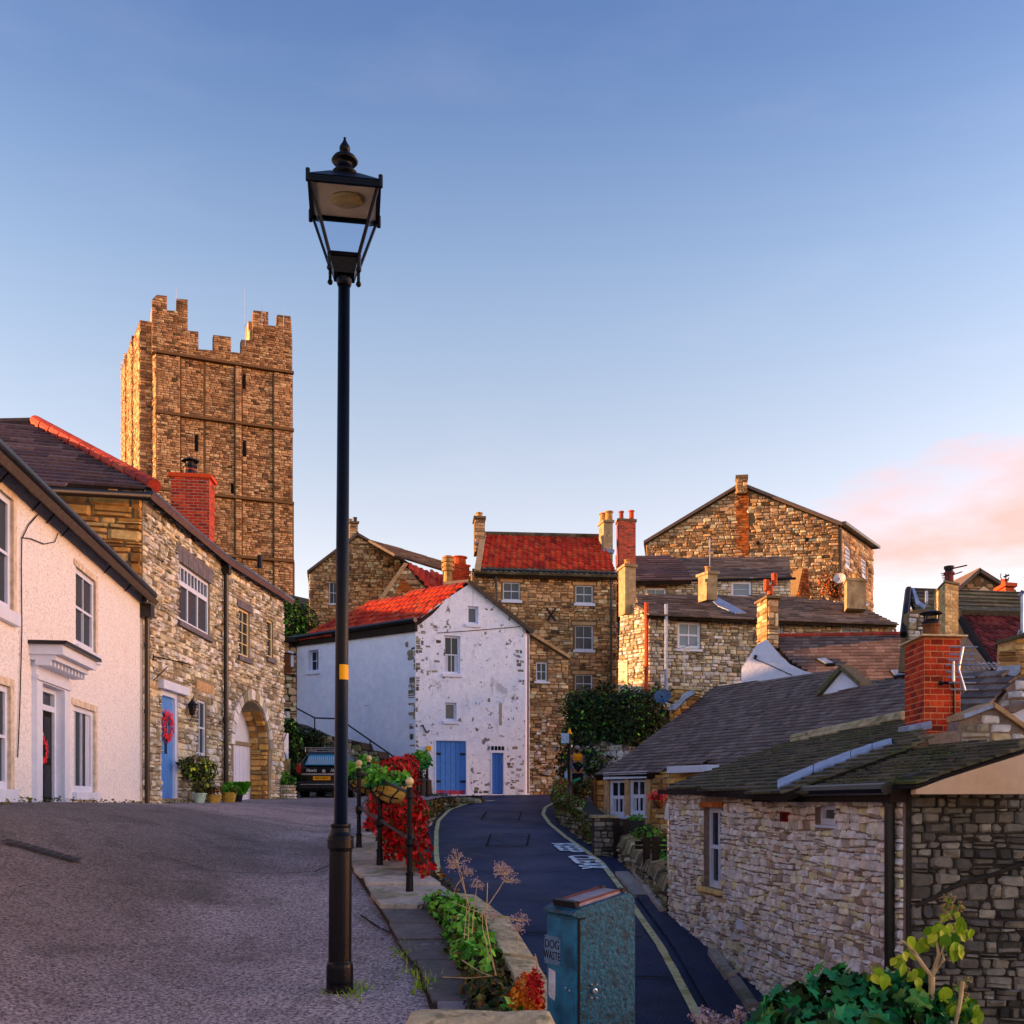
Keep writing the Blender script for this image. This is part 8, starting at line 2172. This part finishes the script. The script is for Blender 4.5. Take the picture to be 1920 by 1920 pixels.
MB().prism(TG, [(-.57, .06), (.57, .06), (.46, .38), (.40, .41), (-.40, .41), (-.46, .38)], .03, .05).build('rear_window', 'car_glass', CAR)
cur = MB()
for k in range(15): cur.box(TG, -.46 + .062 * k, -.435 + .062 * k, .09, .35, .051, .054, .5)
cur.build('window_blind', 'curtain', CAR)
BP = Plane(carP(0, -.0, 0), (1, 0, 0), (0, 0, 1)); BP.n = Vector((0, -1, 0))
MB().box(BP, -.66, .66, .70, .745, .0, .05, .5).build('chrome_strip', 'car_trim', CAR)
for s in (-1, 1):
    MB().prism(BP, [(s * .70, .74), (s * .80, .76), (s * .83, .9), (s * .79, 1.02), (s * .72, 1.06), (s * .68, .9)], -.06, .045).build('tail_light', 'tail_red', CAR, bevel=.01)
MB().box(BP, -.84, .84, .26, .52, -.12, .07, .5).build('bumper', 'plastic_dark', CAR, bevel=.04)
MB().box(BP, -.7, .7, .40, .425, .07, .08, .5).build('bumper_strip', 'car_trim', CAR)
npl = MB().box(BP, -.3, .22, .54, .66, .0, .06, .5).build('number_plate', 'plate_yellow', CAR)
textmesh('lettering', 'FB57 BHV', BP, -.04, .6, .105, 'text_black', npl, d=.062, sx=.92)
sgn = MB().box(BP, -.62, .62, .755, .915, .0, .018, .5).build('tailgate_panel', 'navy_cloth', CAR)
for xx in (-.36, .38): textmesh('lettering', 'Hewitt', BP, xx, .84, .15, 'text_white', sgn, d=.02, sx=.75, shear=.3)
MB().lathe(BP.w(0.02, .82, .018), [(0, .06), (.012, .055)], 16, axis=(0, -1, 0)).build('badge', 'car_trim', CAR)
rk_ = MB()
for s in (-1, 1): rk_.tube([carP(s * .56, .5, 1.5), carP(s * .56, 2.4, 1.5)], .018, 6)
for y in (.55, 1.6): rk_.tube([carP(-.68, y, 1.56), carP(.68, y, 1.55)], .022, 6).tube([carP(-.66, y, 1.56), carP(-.66, y, 1.44)], .018, 5).tube([carP(.66, y, 1.56), carP(.66, y, 1.44)], .018, 5)
rk_.build('roof_rack', 'car_trim', CAR)
MB().tube([carP(-.5, .28, 1.425), carP(.5, .28, 1.425)], .02, 6).build('roof_spoiler', 'car_trim', CAR)
for s in (-1, 1):
    for y in (.8, 3.4):
        wh = MB().lathe(carP(s * .72, y, .31), [(-.1, .2), (-.1, .31), (.1, .31), (.1, .2)], 18, axis=(1, 0, 0)).build('wheel', 'tyre', CAR)
        MB().lathe(carP(s * .72 + s * .02, y, .31), [(-.09, .19), (.09, .19)], 14, axis=(1, 0, 0)).build('rim', 'car_trim', wh)
MB().tube([carP(0, -.02, .3), carP(0, -.14, .3), carP(0, -.15, .36)], .025, 6).ball(carP(0, -.15, .38), .03, 8, 6).build('tow_bar', 'iron', CAR)

# ------------------------------------------------------------------ pots along the stone house
def pot(name, label, px, pyt, pyb, wpx, Y, m, prof, plants):
    t = thing(name, label, 'plant pot', V(px, pyb, Y), 'plant pots by the stone house')
    z0, z1 = yard_z(X(px, Y), Y) - .02, Zz(pyt, Y); h = z1 - z0; r_ = wpx / 2 / F * Y
    MB().lathe((X(px, Y), Y, z0), [(h * a, r_ * b) for a, b in prof], 18).build('pot', m, t, smooth=False)
    MB().lathe((X(px, Y), Y, z0), [(h * .86, r_ * .88), (h * .9, r_ * .86)], 14).build('soil', 'soil', t)
    for (dx, dz, rr, hh, nn, sz, lm) in plants:
        mass('foliage', leaves([((X(px + dx, Y), Y, z1 + dz), (rr, rr * .8, hh))], nn, sz), lm, t)
    return t
RIM = [(0, .72), (.1, .8), (.5, .95), (.85, 1.0), (.86, 1.06), (1, 1.06), (1, .9), (.88, .88)]
TAP = [(0, .6), (.9, .95), (.91, 1.05), (1, 1.05), (1, .92), (.88, .9)]
pot('plant_pot', 'pale green tapered pot, leftmost of the pots by the stone house', 374, 1487, 1519, 26, 21.6, 'pot_green', TAP, [(-2, .12, .16, .14, 160, .07, 'leaf_olive')])
pot('plant_pot', 'carved yellow stone pot with brown dried plant beside the pale green pot', 401, 1490, 1514, 27, 22.4, 'yellow_stone_pot', RIM, [(0, .1, .16, .1, 160, .06, 'leaf_brown'), (-6, .08, .1, .1, 60, .07, 'leaf_olive')])
pot('plant_pot', 'carved yellow stone pot with green plant next to the dark grass pot', 429, 1486, 1511, 27, 23.2, 'yellow_stone_pot', RIM, [(0, .1, .18, .12, 200, .07, 'leaf_green'), (6, .06, .14, .1, 80, .07, 'leaf_olive')])
t = pot('plant_pot', 'dark pot of tall green grass, rightmost of the pots by the archway', 447, 1490, 1509, 18, 23.8, 'plastic_dark', TAP, [])
gr_b = MB()
for k in range(320):
    x, y, z = X(447, 23.8) + R.gauss(0, .06), 23.8 + R.gauss(0, .06), Zz(1490, 23.8)
    d = Vector((R.gauss(0, .09), R.gauss(0, .09), R.uniform(.12, .4)))
    gr_b.add([(x - .008, y, z), (x + .008, y, z), (x + d.x * .6 + .005, y + d.y * .6, z + d.z * .8), (x + d.x * 1.3, y + d.y * 1.3, z + d.z * .75)], [(0, 1, 2), (0, 2, 3)])
gr_b.build('grass_leaf', 'leaf_green', t)
SHR = thing('variegated_shrub', 'variegated shrub growing against the stone wall beside the blue door', 'shrub', V(372, 1495, 22.3))
sb_ = [(V(368, 1440, 22.4), (.32, .2, .3)), (V(390, 1445, 22.8), (.22, .18, .25)), (V(380, 1470, 22.3), (.22, .2, .25)), (V(350, 1432, 22), (.18, .16, .12))]
mass('foliage', leaves(sb_, 600, .09), 'leaf_olive', SHR); mass('foliage', leaves(sb_, 260, .09), 'leaf_lime', SHR); mass('foliage', leaves(sb_, 380, .09), 'leaf_dark', SHR)
MB().tube([V(378, 1505, 22.3), V(375, 1440, 22.4)], .025, 6).build('stem', 'bark', SHR)
SPL = thing('stone_planter', 'round dry-stone planter with green plants at the corner beside the car', 'planter', V(537, 1492, 30.2))
pp_ = V(537, 1496, 30.2)
pbb = MB().lathe(pp_ + Vector((0, 0, -.05)), [(0, .26), (.42, .24)], 14).build('planter', 'dark_mortar', SPL)
ps_ = []
for row in range(5):
    for k in range(9):
        a = 2 * math.pi * (k + .5 * (row % 2)) / 9
        nrm = Vector((math.cos(a), math.sin(a), 0)); c = pp_ + nrm * .25 + Vector((0, 0, row * .085))
        P2 = Plane(c, Vector((-nrm.y, nrm.x, 0)), (0, 0, 1)); P2.n = nrm
        ps_.append(stone(P2, -.09, .09, -.04, .04, .04, .25, 0, lambda a_, b_: 0, 0))
emit(pbb, 'stone', ps_, 'cottage_stone', 'dry_stones', cap=45, minpx=7)
mass('foliage', leaves([(pp_ + Vector((.05, 0, .5)), (.26, .2, .16)), (pp_ + Vector((-.1, 0, .62)), (.2, .2, .16))], 500, .09), 'leaf_green', SPL); mass('foliage', leaves([(pp_ + Vector((0, 0, .5)), (.28, .2, .2))], 300, .09), 'leaf_dark', SPL)
WP = thing('braced_gate', 'white braced wooden gate beside the archway behind the stone planter', 'gate', V(533, 1425, 32))
WPP = wallpx(526, 32, 541, 32.2)
q = WPP.rect((526, 1374), (541, 1424))
g_ = MB().box(WPP, q[0], q[1], q[2], q[3], -.03, 0, .5).build('gate_board', 'white_paint', WP)
MB().tube([WPP.w(q[0], q[3] - .15, .01), WPP.w(q[1] - .08, q[2], .01)], .012, 5).tube([WPP.w(q[0], q[2] + .3, .01), WPP.w(q[1] - .08, q[3], .01)], .012, 5).build('brace', 'iron', g_)
MB().wbox(V(534, 1450, 32.3), .3, .3, .9).build('gate_pillar', 'tan_stone', WP)
IVC = thing('corner_ivy', 'dark ivy hanging over the white gate between archway and outbuilding', 'ivy', V(545, 1400, 33.5))
ivb = [(V(545, 1368, 33.5), (.28, .3, .35)), (V(552, 1395, 34), (.3, .3, .4)), (V(538, 1358, 33), (.22, .2, .2)), (V(550, 1430, 34.2), (.2, .2, .4))]
mass('foliage', leaves(ivb, 1500, .1), 'leaf_dark', IVC); mass('foliage', leaves(ivb, 260, .1), 'leaf_green', IVC)

# ------------------------------------------------------------------ fingerpost sign
FPY = 33.0
FPS = thing('fingerpost', 'black fingerpost with three pale blue sign blades and a yellow finial', 'signpost', V(1067, 1475, FPY))
MB().tube([V(1067, 1478, FPY), V(1067, 1376, FPY)], .055, 10).tube([V(1067, 1412, FPY), V(1067, 1407, FPY)], .075, 10).build('post', 'black_paint', FPS)
MB().lathe(V(1068, 1376, FPY), [(0, .09), (.03, .09), (.06, .05), (.14, .035), (.18, .012)], 12).build('finial', 'yellow_paint', FPS)
fpp = wallpx(1050, FPY - .12, 1070, FPY - .1)
for k, (y0, y1) in enumerate(((1376, 1381), (1382, 1387), (1387.5, 1392.5))):
    a0, b1 = fpp.at(1052 + (k == 1), y0); a1, b0 = fpp.at(1067, y1 + 1)
    MB().prism(fpp, [(a0, b0), (a1, b0 - .0), (a1, b1), (a0, b1 + .03)], -.02, .02).build('sign_blade', 'sign_blue', FPS)
MB().tube([V(1063, 1400, FPY), V(1072, 1400, FPY), V(1072, 1388, FPY)], .02, 5).build('bracket', 'car_trim', FPS)
UTB = thing('utility_box', 'pale blue utility box standing behind the fingerpost', 'utility box', V(1062, 1462, 33.6))
MB().wbox(V(1063, 1457, 33.9), .16, .2, .34).build('cabinet', 'sign_blue', UTB, bevel=.01)
GLD = thing('green_lid', 'tilted bright green plastic lid on the wall beside the man', 'lid', V(1081, 1463, 32.8))
c = V(1081, 1463, 32.7)
MB().prism(Plane(c, (1, 0, .35), (0, .3, 1)), [(-.14, -.05), (.14, -.03), (.13, .05), (-.13, .04)], 0, .05).build('lid', 'green_lid', GLD, bevel=.01)

# ------------------------------------------------------------------ the man standing behind the wall
PY = 33.9
ps = 1.0
foot = Zz(1478, PY) - .52
PER = thing('person', 'bearded man in grey cap, yellow-topped navy bodywarmer and grey sleeves', 'person', V(1082, 1490, PY))
bx0, hz_ = X(1083, PY), Zz(1399.5, PY)         # crown of the head
H = 1.76; g0 = hz_ - H
def bp3(x, y, z): return Vector((bx0 + x, PY + y, g0 + z))
def skin_mesh(name, pts, edges, rads, m, parent, root=0, sub=2):
    me = bpy.data.meshes.new(name); me.from_pydata([tuple(p) for p in pts], edges, [])
    o = link(name, me, m, parent)
    md = o.modifiers.new('skin', 'SKIN'); md.use_smooth_shade = True
    sv = me.skin_vertices[0].data if me.skin_vertices else None
    if sv is None:
        bpy.context.view_layer.objects.active = o
        bpy.ops.object.mode_set(mode='EDIT'); bpy.ops.object.mode_set(mode='OBJECT'); sv = me.skin_vertices[0].data
    for i, r_ in enumerate(rads): sv[i].radius = r_ if isinstance(r_, tuple) else (r_, r_)
    sv[root].use_root = True
    s_ = o.modifiers.new('sub', 'SUBSURF'); s_.levels = sub; s_.render_levels = sub
    return o
# one continuous body: pelvis, spine, neck, head, arms, hands, legs, feet
B = [bp3(0, 0, .95), bp3(0, 0, 1.15), bp3(0, 0, 1.36), bp3(0, 0, 1.48), bp3(-.01, -.02, 1.56), bp3(-.015, -.03, 1.68),
     bp3(.19, 0, 1.42), bp3(.25, -.04, 1.14), bp3(.12, -.2, .97), bp3(-.19, 0, 1.42), bp3(-.23, -.02, 1.14), bp3(-.12, -.18, .96),
     bp3(.1, 0, .9), bp3(.1, -.01, .5), bp3(.1, .02, .08), bp3(.11, -.12, .04), bp3(-.1, 0, .9), bp3(-.1, -.01, .5), bp3(-.1, .02, .08), bp3(-.11, -.12, .04)]
E = [(0, 1), (1, 2), (2, 3), (3, 4), (4, 5), (2, 6), (6, 7), (7, 8), (2, 9), (9, 10), (10, 11), (0, 12), (12, 13), (13, 14), (14, 15), (0, 16), (16, 17), (17, 18), (18, 19)]
Rr = [(.15, .11), (.145, .11), (.17, .12), (.07, .07), (.065, .07), (.085, .105), .06, .045, .032, .06, .045, .032, .085, .06, .042, .04, .085, .06, .042, .04]
body = skin_mesh('body', B, E, Rr, 'skin', PER)
fing = MB()
for (hp_, s) in ((bp3(.1, -.24, .95), -1), (bp3(-.1, -.22, .94), 1)):
    for k in range(4):
        l_ = (.07, .08, .075, .06)[k]
        a = hp_ + Vector((s * .012 * (k - 1.5) * .4, -.0, -.012 * (k - 1.5)))
        fing.tube([a + Vector((-s * .0, .03, 0)), a + Vector((s * .02, -l_ * .6, -.01)), a + Vector((s * .045, -l_ * .8, -.03))], [.01, .009, .006], 6)
    fing.tube([hp_ + Vector((0, .04, .02)), hp_ + Vector((s * .03, 0, .035)), hp_ + Vector((s * .035, -.03, .03))], [.012, .01, .007], 6)
fing.build('fingers', 'skin', body, smooth=True)
skin_mesh('navy_bodywarmer', [bp3(0, 0, .86), bp3(0, 0, 1.1), bp3(0, 0, 1.27)], [(0, 1), (1, 2)], [(.175, .135), (.175, .14), (.195, .15)], 'navy_cloth', PER)
skin_mesh('yellow_yoke', [bp3(0, -.002, 1.25), bp3(0, 0, 1.36), bp3(0, 0, 1.46), bp3(.14, 0, 1.44), bp3(-.14, 0, 1.44)], [(0, 1), (1, 2), (2, 3), (2, 4)], [(.2, .155), (.2, .15), (.12, .11), .09, .09], 'vest_orange', PER)
for s, i0 in ((1, 6), (-1, 9)):
    skin_mesh('sleeve', [B[i0] + Vector((0, 0, .0)), B[i0 + 1], B[i0 + 1].lerp(B[i0 + 2], .85)], [(0, 1), (1, 2)], [.078, .062, .048], 'sleeve_grey', PER)
for i0 in (12, 16):
    skin_mesh('trouser_leg', [bp3(0, 0, .96).lerp(B[i0], .8), B[i0 + 1], B[i0 + 2] + Vector((0, 0, .02))], [(0, 1), (1, 2)], [(.115, .115), .085, .07], 'navy_cloth', PER)
    MB().ball(B[i0 + 2] + Vector((0, -.05, -.04)), .07, 10, 6, (.8, 1.8, .6)).build('boot', 'iron', PER, smooth=True)
hd = B[5]
MB().ball(hd + Vector((0, .012, .035)), .108, 14, 10, (.92, 1.08, .78)).tube([hd + Vector((-.03, -.09, .03)), hd + Vector((-.04, -.16, .02))], [.07, .05], 8).build('cap', 'cap_grey', PER, smooth=True)
MB().ball(hd + Vector((-.012, -.06, -.075)), .07, 12, 8, (.9, .85, 1.1)).build('beard', 'beard', PER, smooth=True)
fc = MB().tube([hd + Vector((-.018, -.1, .01)), hd + Vector((-.022, -.128, -.025))], [.012, .018], 6)
fc.ball(hd + Vector((.085, 0, -.01)), .022, 8, 6, (.5, 1, 1.3)).ball(hd + Vector((-.095, 0, -.01)), .022, 8, 6, (.5, 1, 1.3)); fc.build('nose_and_ears', 'skin', body, smooth=True)
ey = MB().ball(hd + Vector((.022, -.1, .012)), .01, 6, 5).ball(hd + Vector((-.056, -.095, .012)), .01, 6, 5); ey.build('eyes', 'beard', body)
